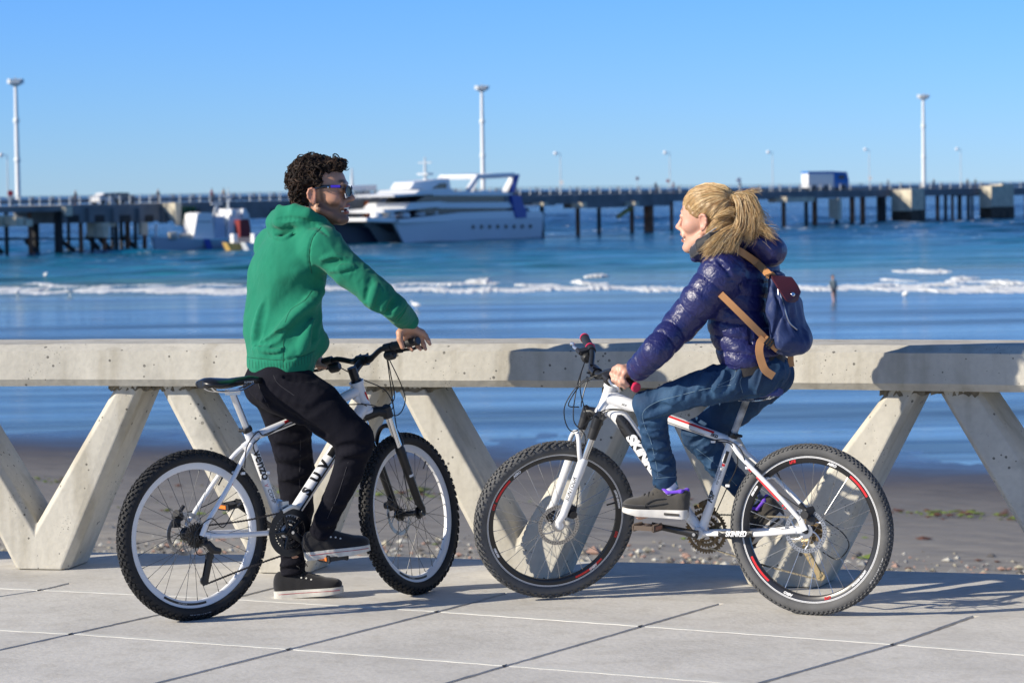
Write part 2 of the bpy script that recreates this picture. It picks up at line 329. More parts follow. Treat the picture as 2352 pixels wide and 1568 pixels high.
qf = N(t, 'ShaderNodeMapping'); qf.inputs['Scale'].default_value = (.10, 1, 1); qf.inputs['Rotation'].default_value = (0, 0, -.08); L.new(tc.outputs['Object'], qf.inputs[0])
nf = N(t, 'ShaderNodeTexNoise', i2=.16, i3=5.); L.new(qf.outputs[0], nf.inputs[0]); L.new(ramp(t, nf.outputs[0], [(.34, (.30,)*3), (.47, (.20,)*3), (.6, (.12,)*3)]), b.inputs['Roughness'])
si = N(t, 'ShaderNodeMapRange', i1=200., i2=250., i3=.95, i4=.10); L.new(sd.outputs[0], si.inputs[0]); L.new(si.outputs[0], b.inputs['Specular IOR Level'])
nc = N(t, 'ShaderNodeTexNoise', i2=.22, i3=5.); L.new(qf.outputs[0], nc.inputs[0]); nd = N(t, 'ShaderNodeTexNoise', i2=.8, i3=3.); L.new(tc.outputs['Object'], nd.inputs[0]); mm = N(t, 'ShaderNodeMath', operation='MULTIPLY'); L.new(nc.outputs[0], mm.inputs[0]); L.new(nd.outputs[0], mm.inputs[1])
far = N(t, 'ShaderNodeMapRange', i1=300., i2=420.); L.new(sd.outputs[0], far.inputs[0]); cap = N(t, 'ShaderNodeMath', operation='MULTIPLY'); L.new(ramp(t, mm.outputs[0], [(.375, (0,)*3), (.40, (1,)*3)]), cap.inputs[0]); L.new(far.outputs[0], cap.inputs[1])
st_ = ramp(t, nf.outputs[0], [(.36, (.72,)*3), (.5, (.97,)*3), (.62, (1.15,)*3)]); qg = N(t, 'ShaderNodeMapping'); qg.inputs['Scale'].default_value = (.16, 1, 1); qg.inputs['Rotation'].default_value = (0, 0, -.1); L.new(tc.outputs['Object'], qg.inputs[0]); ng = N(t, 'ShaderNodeTexNoise', i2=.62, i3=6.); L.new(qg.outputs[0], ng.inputs[0]); sg_ = N(t, 'ShaderNodeMix', data_type='RGBA', blend_type='MULTIPLY', i0=1.); L.new(st_, sg_.inputs[6]); L.new(ramp(t, ng.outputs[0], [(.36, (.45,)*3), (.5, (.95,)*3), (.64, (1.5,)*3)]), sg_.inputs[7]); st_ = sg_.outputs[2]
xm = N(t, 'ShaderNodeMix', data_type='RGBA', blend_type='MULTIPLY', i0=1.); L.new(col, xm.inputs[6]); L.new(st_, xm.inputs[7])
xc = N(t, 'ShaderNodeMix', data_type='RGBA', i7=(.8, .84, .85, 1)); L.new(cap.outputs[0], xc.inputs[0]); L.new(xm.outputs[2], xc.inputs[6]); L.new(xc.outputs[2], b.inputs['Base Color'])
# waves: three sizes of noise, drawn out along the shore
def wave(sc, dist, st, det=3.):
    q = N(t, 'ShaderNodeMapping'); q.inputs['Scale'].default_value = (st, 1, 1); q.inputs['Rotation'].default_value = (0, 0, -.12); L.new(tc.outputs['Object'], q.inputs[0])
    w = N(t, 'ShaderNodeTexNoise', i2=sc, i3=det); L.new(q.outputs[0], w.inputs[0]); o = N(t, 'ShaderNodeMath', operation='MULTIPLY', i1=dist); L.new(w.outputs[0], o.inputs[0]); return o.outputs[0]
w1 = wave(.16, 1.0, .3); w2 = wave(.9, .40, .4, 5.)
w3 = wave(.55, .16, .16, 6.); 
amp = N(t, 'ShaderNodeMapRange', i1=205., i2=250., i3=0., i4=1.); L.new(sd.outputs[0], amp.inputs[0])
s1 = N(t, 'ShaderNodeMath', operation='ADD'); L.new(w1, s1.inputs[0]); L.new(w2, s1.inputs[1])
s2 = N(t, 'ShaderNodeMath', operation='MULTIPLY'); L.new(s1.outputs[0], s2.inputs[0]); L.new(amp.outputs[0], s2.inputs[1])
s3 = N(t, 'ShaderNodeMath', operation='ADD'); L.new(s2.outputs[0], s3.inputs[0]); L.new(w3, s3.inputs[1])
bp = N(t, 'ShaderNodeBump', i0=1., i1=1.); L.new(s3.outputs[0], bp.inputs['Height']); L.new(bp.outputs[0], b.inputs['Normal'])
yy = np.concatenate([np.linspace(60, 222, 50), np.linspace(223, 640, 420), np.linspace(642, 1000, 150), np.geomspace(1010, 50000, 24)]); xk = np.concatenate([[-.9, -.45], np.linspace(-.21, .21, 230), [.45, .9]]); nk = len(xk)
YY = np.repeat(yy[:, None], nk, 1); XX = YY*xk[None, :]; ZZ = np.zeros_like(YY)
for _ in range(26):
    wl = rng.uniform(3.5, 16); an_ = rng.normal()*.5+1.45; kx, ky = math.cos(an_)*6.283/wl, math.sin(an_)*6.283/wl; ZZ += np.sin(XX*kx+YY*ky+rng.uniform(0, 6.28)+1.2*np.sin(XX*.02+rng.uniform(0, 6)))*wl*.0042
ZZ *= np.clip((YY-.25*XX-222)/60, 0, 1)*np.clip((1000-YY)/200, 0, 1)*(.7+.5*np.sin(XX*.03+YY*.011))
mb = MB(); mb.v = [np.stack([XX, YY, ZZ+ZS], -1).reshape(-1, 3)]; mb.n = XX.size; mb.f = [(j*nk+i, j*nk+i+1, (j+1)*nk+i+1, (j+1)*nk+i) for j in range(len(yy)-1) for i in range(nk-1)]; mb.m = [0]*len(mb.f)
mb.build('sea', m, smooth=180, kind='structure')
# breakers: rounded, ragged rolls of foam with their own height
m_foam = mat('sea_foam', (.86, .88, .88), .8, bump=.6, bscale=6, vary=.2, vscale=2.5)
def foam(lines_, name='foam', label='white foam of the waves breaking along the shallows'):
    mb = MB()
    for (x0, x1, y, hgt, dep) in lines_:
        n = max(10, int((x1-x0)/4)); cs = 7; vs = []
        ph = rng.uniform(0, 6)
        for k in range(n+1):
            x_ = x0+(x1-x0)*k/n; e = math.sin(math.pi*k/n)**.35 if (x1-x0) < 900 else 1
            yy_ = y+3.0*math.sin(x_*.011+ph)+1.5*math.sin(x_*.045+ph*2); c = atz(x_, yy_, ZS); hh = .42*hgt*e*(.45+.45*math.sin(x_*.05+ph)+.25*rng.random()); dd = dep*e*(.6+.8*rng.random())
            for q in range(cs):
                a = math.pi*q/(cs-1); vs.append((c[0], c[1]-math.cos(a)*dd, ZS+.0+math.sin(a)*hh*(1+.3*rng.normal()) - (.05 if q in (0, cs-1) else 0)))
        mb.add(vs, [(k*cs+q, k*cs+q+1, (k+1)*cs+q+1, (k+1)*cs+q) for k in range(n) for q in range(cs-1)])
    mb.build(name, m_foam, smooth=180, label=label, cat='foam', kind='stuff')
foam([(-60, 2420, 664, .26, 4.5), (-60, 700, 670, .12, 4), (0, 170, 658, .3, 2.5), (230, 560, 656, .3, 3), (880, 1140, 655, .30, 2.5), (1065, 1150, 649, .55, 3), (1070, 1130, 640, .4, 2), (1310, 1400, 648, .5, 3), (1340, 1400, 637, .35, 2),
      (1180, 1290, 655, .3, 2.5), (1640, 1800, 657, .3, 2), (2048, 2185, 627, .35, 3.5), (2080, 2170, 623, .35, 2), (2170, 2420, 650, .45, 3), (2185, 2250, 642, .4, 2), (2020, 2110, 647, .3, 2), (1950, 2420, 657, .25, 2.5)])
# ---------------- concrete railing ----------------
m_conc = concrete('railing_concrete', (.56, .53, .455))
RB = 21.97                                                      # radius of the supports' front face
def rail_hit(px):                                               # angle on the curve under an image column
    best = None
    for a in np.linspace(math.radians(110), math.radians(30), 1601):
        p = rc(RB, a); x = proj((p[0], p[1], .4))[0]
        if best is None or abs(x-px) < best[0]: best = (abs(x-px), a)
    return best[1]
def proj(P):
    v = np.asarray(P, float)-CO; k = v@fw; return 1176+F*(v@cX)/k, 784-F*(v@cY)/k
rail = empty('concrete_railing', (*rc(RB, rail_hit(1176)), 0), 'pale concrete railing with a thick chamfered top beam on V-shaped supports, along the promenade edge', 'railing')
ro = np.array(rail.location)
# top beam section: (outward radius offset from the front face, height)
sec = [(0, .848), (0, .972), (.055, 1.0), (.475, 1.0), (.53, .972), (.53, .848), (.505, .818), (.025, .818)]
R_BEAM = 21.90
def beam(a0, a1, n):
    mb = MB(); k = len(sec); vs = []
    aa = np.linspace(a0, a1, n)
    for i, a in enumerate(aa):
        j1 = rng.normal()*.0015
        for (dr, z_) in sec: p = rc(R_BEAM+dr, a); vs.append((p[0]-ro[0], p[1]-ro[1], z_+j1*.4+rng.normal()*.0006))
    f = [(i*k+q, i*k+(q+1) % k, (i+1)*k+(q+1) % k, (i+1)*k+q) for i in range(n-1) for q in range(k)]
    f += [tuple(range(k)), tuple((n-1)*k+q for q in range(k))]
    mb.add(vs, f); return mb.build('top_beam', m_conc, rail, smooth=20)
beam(math.radians(112), math.radians(34), 160)
# V supports. px columns: crotch, base left/right, tops of the two legs
def inset(poly, d):
    n = len(poly); o = []
    for i in range(n):
        a, b, c = [np.array(poly[(i+k) % n]) for k in (-1, 0, 1)]
        e1, e2 = nrm(b-a), nrm(c-b); n1, n2 = V(-e1[1], e1[0]), V(-e2[1], e2[0]); m_ = n1+n2; m_ = m_/(m_@m_)*2 if m_@m_ > .15 else n1
        if b[1] <= .0001: o.append(b+V((n1 if abs(e1[1]) > .3 else n2)[0], 0)*d*(1.15)); continue
        if b[1] >= .8299: o.append(b+V((n1 if abs(e1[1]) > .3 else n2)[0], 0)*d*1.15); continue
        o.append(b+m_*d)
    return o
def vsup(base, crotch, lt, rt):
    a0 = rail_hit((base[0]+base[1])/2); p = rc(RB, a0); fr_ = Frame((p[0], p[1], 0), V(math.sin(a0), -math.cos(a0), 0))
    u = lambda x, y: fr_.uv(x, y)[0]
    yb = proj((p[0], p[1], 0))[1]; yt = proj((p[0], p[1], .83))[1]
    cu, cz = fr_.uv(*crotch)
    px0 = (base[0]+base[1])/2; vr = nrm(ray(px0, 1100)*V(1, 1, 0)); sh = abs(float(vr@fr_.e))*.17
    pts = [(u(base[0], yb), 0), (u(base[1], yb)-sh, 0), (u(rt[1], yt)-sh, .83), (u(rt[0], yt), .83), (cu-sh*.25, cz), (u(lt[1], yt)-sh, .83), (u(lt[0], yt)-.02, .83)]
    ins = inset(pts, .026)
    D = .31; ring = []
    n = len(pts); vs = []
    jit = lambda: rng.normal()*.0015
    for depth, pl in ((0, ins), (.032, pts), (D-.032, pts), (D, ins)):
        for (a, z_) in pl: q = fr_.P(a+jit(), depth+jit(), z_); vs.append(q-ro)
    # triangulate the concave outline as two legs sharing the crotch
    f = []
    for off, flip in ((0, 0), (3*n, 1)):
        tri = [(0, 4, 5, 6), (0, 1, 4), (1, 2, 3, 4)]
        for t_ in tri: q = tuple(off+i for i in t_); f.append(q[::-1] if flip else q)
    for l in range(3):
        for i in range(n): f.append((l*n+i, l*n+(i+1) % n, (l+1)*n+(i+1) % n, (l+1)*n+i))
    mb = MB(); mb.add(vs, f); o = mb.build('support', m_conc, rail, smooth=0)
    bv = o.modifiers.new('b', 'BEVEL'); bv.width = .006; bv.segments = 2; bv.limit_method = 'ANGLE'
    # the rough mortar pads where the legs meet the beam
    return fr_, u, yt
SUPS = [((-520, -368), (-462, 1197), (-735, -640), (-285, -190)), ((31, 183), (86, 1203), (-180, -88), (267, 362)), ((585, 735), (638, 1220), (366, 459), (822, 906)),
        ((1135, 1300), (1190, 1238), (911, 1004), (1400, 1503)), ((1714, 1905), (1785, 1235), (1506, 1608), (2040, 2141)), ((2434, 2610), (2500, 1262), (2157, 2263), (2760, 2860))]
pads = []
for s_ in SUPS:
    fr_, u, yt = vsup(*s_); pads.append((fr_, u, yt, s_[2])); pads.append((fr_, u, yt, s_[3]))
m_pad = mat('rough_mortar', (.30, .255, .18), .95, bump=1, bscale=45, vary=.6, vscale=14, detail=8)
for fr_, u, yt, (x0, x1) in pads:
    mb = MB(); a0, a1 = u(x0, yt)-.035, u(x1, yt)-.03; n = 16; vs = []
    for k in range(n+1):
        a = a0+(a1-a0)*k/n; e = .012*rng.random(); 
        for (w, z_) in ((.012-e, .826), (.004-e, .806-.018*rng.random()), (.30+e, .80), (.31, .826)): vs.append(fr_.P(a, w, z_)-ro)
    mb.add(vs, [(4*k+q, 4*k+(q+1) % 4, 4*k+4+(q+1) % 4, 4*k+4+q) for k in range(n) for q in range(4)]+[(0, 1, 2, 3), (4*n, 4*n+1, 4*n+2, 4*n+3)])
    mb.build('mortar_pad', m_pad, rail, smooth=0)
# ---------------- the pier ----------------
def pier_at(px, z=0., y=None):                                  # point on the pier's near face under an image column
    k = (px-1176-.0149*350)/F; X = k*442/(1-1.37*k); return V(X, 442+1.37*X, z)
PE = nrm(V(1, 1.37, 0)); PN = V(-PE[1], PE[0], 0)               # along, away
def pz(px, y):                                                  # height there for an image row
    p = pier_at(px); v = ray(px, y); return HC+v[2]*p[1]
pf = Frame((*pier_at(1176)[:2], 0), PE)
pa = lambda px: float((pier_at(px)-pf.o)@PE)
pier = empty('pier', (*pf.o[:2], ZS), 'long concrete pier on piles crossing the bay behind the boats', 'pier')
pier.rotation_euler = (0, 0, math.atan2(PE[1], PE[0]))
def PL(a, w, z_): return V(a, w, z_-ZS)                         # pier-local
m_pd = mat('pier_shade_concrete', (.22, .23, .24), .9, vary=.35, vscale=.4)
m_pl = mat('pier_sunlit_concrete', (.74, .66, .50), .9, vary=.30, vscale=.9)  # the pier concrete again, with sunlight put into a paler colour
m_pr = mat('pier_rust', (.34, .15, .08), .9, vary=.7, vscale=.8)
m_pk = mat('pier_black_pile', (.05, .05, .05), .9, vary=.5, vscale=.8)
m_pn = mat('pier_railing_paint', (.45, .48, .50), .6)
def plbox(name, px0, px1, w0, w1, y0, y1, m_, ref=None, rot=0):
    a0, a1 = pa(px0), pa(px1); r_ = ref or (px0+px1)/2; z0, z1 = pz(r_, y1), pz(r_, y0)
    mb = MB(); mb.box(PL((a0+a1)/2, (w0+w1)/2, (z0+z1)/2), (abs(a1-a0), abs(w1-w0), abs(z1-z0))); return mb.build(name, m_, pier, smooth=0)
def plboxz(name, px0, px1, w0, w1, z0, z1, m_):
    a0, a1 = pa(px0), pa(px1); mb = MB(); mb.box(PL((a0+a1)/2, (w0+w1)/2, (z0+z1)/2), (abs(a1-a0), abs(w1-w0), abs(z1-z0))); return mb.build(name, m_, pier, smooth=0)
def deckline(x): return np.interp(x, [-200, 0, 400, 860, 1250, 1700, 2060, 2352, 2700], [481, 474, 466, 456, 446.5, 440.5, 434, 430, 425])
Z0 = lambda x: pz(x, deckline(x))
# deck in lengths, so that its underside steps as in the photograph
for (x0, x1, th) in ((-260, 158, 14), (158, 412, 42), (412, 900, 40), (900, 1240, 20), (1240, 2062, 19.5), (2062, 2290, 17), (2290, 2700, 17)):
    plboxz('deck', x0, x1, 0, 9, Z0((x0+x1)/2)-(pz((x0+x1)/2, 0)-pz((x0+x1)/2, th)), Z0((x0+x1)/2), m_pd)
mb = MB(); xs_ = np.linspace(-260, 2700, 130)
for x_ in xs_: mb.box(PL(pa(x_), .3, Z0(x_)+.55), (.14, .14, 1.1))
for hh in (.45, .8, 1.12):
    mb.tube([PL(pa(x_), .3, Z0(x_)+hh) for x_ in np.linspace(-260, 2700, 40)], .045, 5)
mb.build('railing', m_pn, pier, smooth=0)
mb = MB()
for x_ in xs_[::2]: mb.box(PL(pa(x_), 8.7, Z0(x_)+.55), (.3, .2, 1.0))
mb.box(PL(pa(1176), 8.7, 1.0), (900, .25, .5)); mb.build('parapet', m_pd, pier, smooth=0)
# recess shade and fenders of the berth
for x_ in (182, 240, 300, 352): plbox('recess_shade', x_-16, x_+10, -.06, .3, 494, 511, m_pk)  # black slabs on the wall face stand for the shade inside recesses
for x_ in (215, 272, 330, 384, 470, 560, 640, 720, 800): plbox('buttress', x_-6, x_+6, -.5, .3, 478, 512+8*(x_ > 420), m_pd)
# wedge of sunlit concrete
def plpoly(name, pts, w0, w1, m_):
    mb = MB(); mb.prism([(pa(x_), pz(x_, y_)) for x_, y_ in pts], lambda a, w, z_: PL(a, w, z_), w0, w1); return mb.build(name, m_, pier, smooth=0)
def endwall(px0, px1, y00, y01, y10, y11, name='wing_wall', m_=m_pl, dep=1.2):
    # a wall standing out from the pier: its sunlit end face spans px0..px1, top y00->y10, foot y01->y11
    d = pier_at(px0)[1]; out_ = (px1-px0)/(.81*F/d); a = pa(px0); z = lambda y: pz(px0, y); vs = [PL(a+s_, w, z(y)) for s_ in (0, dep) for (w, y) in ((-.02, y00), (-.02, y01), (-out_, y11), (-out_, y10))]
    mb = MB(); mb.add(vs, [(0, 1, 2, 3), (4, 5, 6, 7), (0, 1, 5, 4), (1, 2, 6, 5), (2, 3, 7, 6), (3, 0, 4, 7)]); return mb.build(name, m_, pier, smooth=0)
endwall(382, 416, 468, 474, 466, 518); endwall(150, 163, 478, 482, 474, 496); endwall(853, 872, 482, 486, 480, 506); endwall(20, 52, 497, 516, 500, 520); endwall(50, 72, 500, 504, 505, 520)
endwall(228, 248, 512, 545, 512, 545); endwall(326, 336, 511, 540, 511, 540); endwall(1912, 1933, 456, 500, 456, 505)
for x_, g in ((425, .02), (436, .03), (447, .02)): plbox('fender', x_-3, x_+3, -.9, -.1, 474, 520, mat('fender_green', (.03, .10, .05), .8))
# piles
def pile(x0, x1, yt, m_, w=.3, dep=1.5, name='pile', yb=None):
    x = (x0+x1)/2; a = pa(x); r = (x1-x0)*pier_at(x)[1]/F/2; zt = pz(x, yt); zb = ZS-1.5
    mb = MB(); mb.tube([PL(a, w+dep/2, zb), PL(a, w+dep/2, (zt+zb)/2), PL(a, w+dep/2, zt)], (r*1.03, r, r), 10); mb.build(name, m_, pier, smooth=40)
left = [(8, 16), (34, 42), (88, 98), (148, 168), (204, 214), (230, 239), (258, 268), (285, 295), (310, 322), (330, 338), (350, 360)]
for i, (a_, b_1) in enumerate(left): pile(a_, b_1, deckline(a_)+12, m_pr if i % 2 == 0 else m_pk); pile(a_+14, b_1+13, deckline(a_)+12, m_pk, 5.5)
for x_ in (20, 60, 100, 130, 180, 222, 262, 300, 340): plbox('brace', x_-22, x_+22, 2.2, 2.7, 546, 550, m_pk)
for (x0, y0_, x1, y1_) in ((10, 552, 40, 580), (95, 552, 120, 580), (165, 545, 205, 575), (235, 540, 262, 572), (262, 545, 290, 575), (320, 545, 350, 572)):
    mb = MB(); mb.tube([PL(pa(x0), 2, pz(x0, y0_)), PL(pa(x1), 2, pz(x1, y1_))], .3, 6); mb.build('brace', m_pk, pier)
for (x0, x1, y0_, y1_) in ((13, 45, 495, 520), (46, 70, 500, 518), (228, 247, 512, 543), (248, 278, 511, 520)): plbox('cap_beam', x0, x1, .1, 1.5, y0_, y1_, m_pl)
for (x0, x1, yt, k) in ((1262, 1272, 466, 'k'), (1560, 1568, 462, 'r'), (1600, 1608, 462, 'k'), (2068, 2076, 444, 'k'), (2204, 2211, 446, 'r'), (2250, 2256, 446, 'k'), (2389, 2396, 444, 'k'), (1344, 1354, 466, 'r'), (1393, 1402, 466, 'k'), (1468, 1478, 470, 'r'), (1500, 1523, 470, 'r'), (1640, 1650, 462, 'k'), (1690, 1700, 462, 'k'), (1745, 1753, 460, 'k'),
                        (1816, 1826, 462, 'r'), (1868, 1877, 462, 'k'), (1886, 1898, 455, 'r'), (1937, 1947, 455, 'k'), (1972, 1984, 450, 'r'), (1996, 2008, 452, 'r'), (2034, 2056, 450, 'k'),
                        (2104, 2122, 444, 'k'), (2138, 2146, 446, 'k'), (2169, 2178, 446, 'r'), (2188, 2196, 446, 'k'), (2219, 2229, 446, 'k'), (2240, 2248, 446, 'k'), (2310, 2318, 444, 'k'), (2326, 2334, 444, 'k'), (2340, 2348, 444, 'k'), (2372, 2380, 444, 'r')):
    pile(x0, x1, yt, {'k': m_pk, 'r': m_pr, 'p': m_pl}[k])
for (x0, x1, y0_, y1_) in ((1335, 1442, 466, 477), (1455, 1546, 464, 473), (1246, 1282, 466, 472), (1632, 1706, 460, 470), (1803, 1877, 453, 464)):
    plbox('cap_beam', x0, x1, -.3, 2.6, y0_, y1_, m_pd if x0 != 1803 else m_pl); endwall(x0-14, x0+12, y0_, y1_, y0_-1, y1_+1, 'cap_end')
mb = MB(); mb.tube([PL(pa(1440), 1, pz(1440, 498)), PL(pa(1472), 1, pz(1472, 476))], .35, 6); mb.build('brace', mat('yellow_brace', (.45, .38, .10), .7), pier)
for (x0, x1, y0_, y1_) in ((2056, 2098, 436, 505), (2258, 2283, 428, 497), (2284, 2308, 424, 497)):
    endwall(x0, x1, y0_, y1_-20, y0_-1, y1_-20, 'pier_block', m_pl, 5); endwall(x0+.5, x1+.5, y1_-24, y1_+4, y1_-22, y1_+4, 'stain', mat('wet_stain', (.10, .07, .045), .8, vary=.8, vscale=.7), 5.2)
# lighting masts and lamp posts on the deck
m_white = mat('white_paint', (.80, .80, .78), .45); m_lamp = mat('lamp_grey', (.55, .58, .60), .5); m_glob = mat('opal_globe', (.85, .87, .9), .3)
def mast(px, ytop, ybase, wpx, wpos, label):
    p = pier_at(px)+PN*wpos; d = p[1]; wpx *= .8; k = d/F; base = at(px+.0149*0, ybase, d); top = at(px-.0149*(ybase-ytop), ytop, d); Hm = top[2]-base[2]; r = wpx*k/2
    e = empty('lighting_mast', base, label, 'mast', 'tall white lighting masts on the pier'); e.rotation_euler = (0, 0, .4)
    mb = MB(); mb.tube([V(0, 0, 0), V(0, 0, Hm*.5), V(0, 0, Hm*.95)], (r, r*.85, r*.62), 12)
    for f_ in (.33, .66): mb.lathe([(r*1.05, Hm*f_-.3), (r*1.2, Hm*f_-.1), (r*1.2, Hm*f_+.1), (r*.9, Hm*f_+.3)], axis=(0, 0, 1), n=12)
    mb.build('pole', m_white, e)
    mb = MB(); mb.lathe([(r*.6, Hm*.945), (r*2.1, Hm*.955), (r*2.1, Hm*.965), (.1, Hm*.97)], axis=(0, 0, 1), n=12)
    for j in range(6): a = j*1.047; mb.tube([V(math.cos(a)*r*2, math.sin(a)*r*2, Hm*.96), V(math.cos(a)*r*2, math.sin(a)*r*2, Hm*.995)], .06, 5)
    mb.tube([V(0, 0, Hm*.95), V(0, 0, Hm*1.02)], .07, 5); mb.build('lamp_ring', m_lamp, e)
    for j in range(6):
        a = j*1.047+.3; mb = MB(); q = V(math.cos(a)*r*2.5, math.sin(a)*r*2.5, Hm*.985); mb.box(q, (.7, .3, .55), rz=a+1.57); mb.build('floodlight', m_lamp, e)
mast(42, 183, 458, 15.5, 3, 'tall white lighting mast at the left end of the pier, ringed with floodlights')
mast(1110, 198, 436, 13.5, 6, 'tall white lighting mast rising behind the white catamaran')
mast(2122, 218, 430, 12, 4, 'tall white lighting mast on the pier at the right, beyond the blue truck')
for (px, yt, yb, mx, lab) in ((14, 357, 472, 0, 'thin lamp post beside the left white mast'), (1283, 353, 444, 1, 'thin lamp post just right of the catamaran'), (1534, 351, 441, 0, 'thin lamp post left of the blond cyclist, with a red disc on it'),
                         (1770, 350, 438, 0, 'thin lamp post over the blond cyclist\'s ponytail'), (1992, 344, 434, 1, 'thin lamp post at the right end of the blue truck'), (2202, 343, 428, 0, 'thin lamp post right of the rightmost white mast')):
    p = pier_at(px)+PN*2; d = p[1]; base = at(px+5, yb, d); top = at(px+5-1.4, yt, d); e = empty('lamp_post', base, lab, 'lamp post', 'thin lamp posts along the pier'); h_ = top[2]-base[2]
    mb = MB(); mb.tube([V(0, 0, 0), V(0, 0, h_*.8), V(0, 0, h_), V(-.5, -.1, h_+.12)], (.09, .07, .055, .05), 6); mb.build('pole', m_lamp, e)
    mb = MB(); mb.lathe([(.0, -.32), (.22, -.22), (.33, 0), (.22, .22), (0, .32)], c=(-.75, -.1, h_+.05), axis=(0, 0, 1), n=12); mb.build('globe', m_glob, e)
    if mx: mb = MB(); mb.box((.1, -.2, h_*.27), (.62, .1, .75)); mb.build('notice_board', m_white, e)
for (px, y0_, y1_, c, nm, lab) in ((1534, 412, 419, (.6, .05, .04), 'red', 'round red sign on a short post by the pier rail, left of the blond cyclist'), (24, 437, 451, (.6, .05, .06), 'red2', 'round red sign at the foot of the left white mast'), (1697, 408, 420, (.75, .75, .75), 'white', 'small white sign above the pier rail behind the blond hair'), (1464, 406, 414, (.5, .35, .35), 'p', 'small pale sign on the pier midway between the catamaran and the blond cyclist')):
    p = pier_at(px)+PN*1; d = p[1]; q = at(px, (y0_+y1_)/2, d); rr = (y1_-y0_)/2*d/F; zb = Z0(px)
    e = empty('round_sign', (q[0], q[1], zb), lab, 'sign', 'small round signs on the pier'); mb = MB(); mb.lathe([(rr, -.04), (rr, .04)], c=(0, 0, q[2]-zb), axis=(.3, -1, 0), n=16); mb.build('disc', mat('sign_'+nm, c, .5), e, smooth=0)
    mb = MB(); mb.tube([V(0, .08, 0), V(0, .08, q[2]-zb)], .05, 6); mb.build('pole', m_lamp, e)
# truck on the deck
tr = empty('box_truck', (*(pier_at(1950)+PN*4)[:2], Z0(1950)), 'white box truck with a blue roof and blue front, parked on the pier', 'truck'); tr.rotation_euler = (0, 0, math.atan2(PE[1], PE[0])-.55)
ks = pier_at(1950)[1]/F
mb = MB(); mb.box((-1.6, 0, 1.75), (5.2, 2.6, 2.5)); mb.build('cargo_box', m_white, tr, smooth=0)
m_blue = mat('truck_blue', (.02, .16, .50), .5)
mb = MB(); mb.box((-1.6, 0, 3.2), (5.26, 2.66, .4)); mb.build('roof', m_blue, tr, smooth=0)
mb = MB(); mb.prism([(1.05, .5), (4.1, .5), (4.1, 1.9), (3.7, 3.25), (1.05, 3.35)], lambda a, w, z_: V(a, w, z_), -1.25, 1.25); cb = mb.build('cab', m_blue, tr, smooth=0)
mb = MB(); mb.box((2.6, -1.27, 2.3), (1.2, .05, .7)); mb.build('window', mat('dark_glass', (.02, .03, .05), .1), cb, smooth=0)
m_rub = mat('tyre_rubber_far', (.02, .02, .02), .8)
for a in (-3, -.6, 3):
    for w in (-1.15, 1.15):
        mb = MB(); mb.lathe([(.2, -.16), (.5, -.15), (.5, .15), (.2, .16)], c=(a, w, .5), axis=(0, 1, 0), n=16); mb.build('wheel', m_rub, tr)
# cars behind the rail
def car(px, lab, col, rz=0):
    p = pier_at(px)+PN*4.5; e = empty('parked_car', (*p[:2], Z0(px)), lab, 'car'); e.rotation_euler = (0, 0, math.atan2(PE[1], PE[0])+rz)
    pr = [(-2.1, .3), (2.1, .3), (2.15, .75), (1.5, .95), (.8, 1.42), (-1.0, 1.45), (-1.7, 1.0), (-2.15, .9)]
    mb = MB(); mb.prism(pr, lambda a, w, z_: V(a, w*(1 if z_ < 1 else .82), z_), -.85, .85); b_ = mb.build('body', mat('car_paint', col, .35), e, smooth=0)
    mb = MB(); mb.prism([(-1.3, .98), (1.2, .98), (.75, 1.34), (-.95, 1.36)], lambda a, w, z_: V(a, w, z_), -.87, .87); mb.build('window', bpy.data.materials['dark_glass'], b_, smooth=0)
    for a in (-1.35, 1.35):
        for w in (-.78, .78): mb = MB(); mb.lathe([(.15, -.1), (.33, -.1), (.33, .1), (.15, .1)], c=(a, w, .33), n=14); mb.build('wheel', m_rub, e)
car(313, 'white car parked behind the pier rail, above the sunlit wedge of wall', (.75, .75, .75)); car(345, 'dark car parked next to the white one behind the pier rail', (.04, .05, .06))
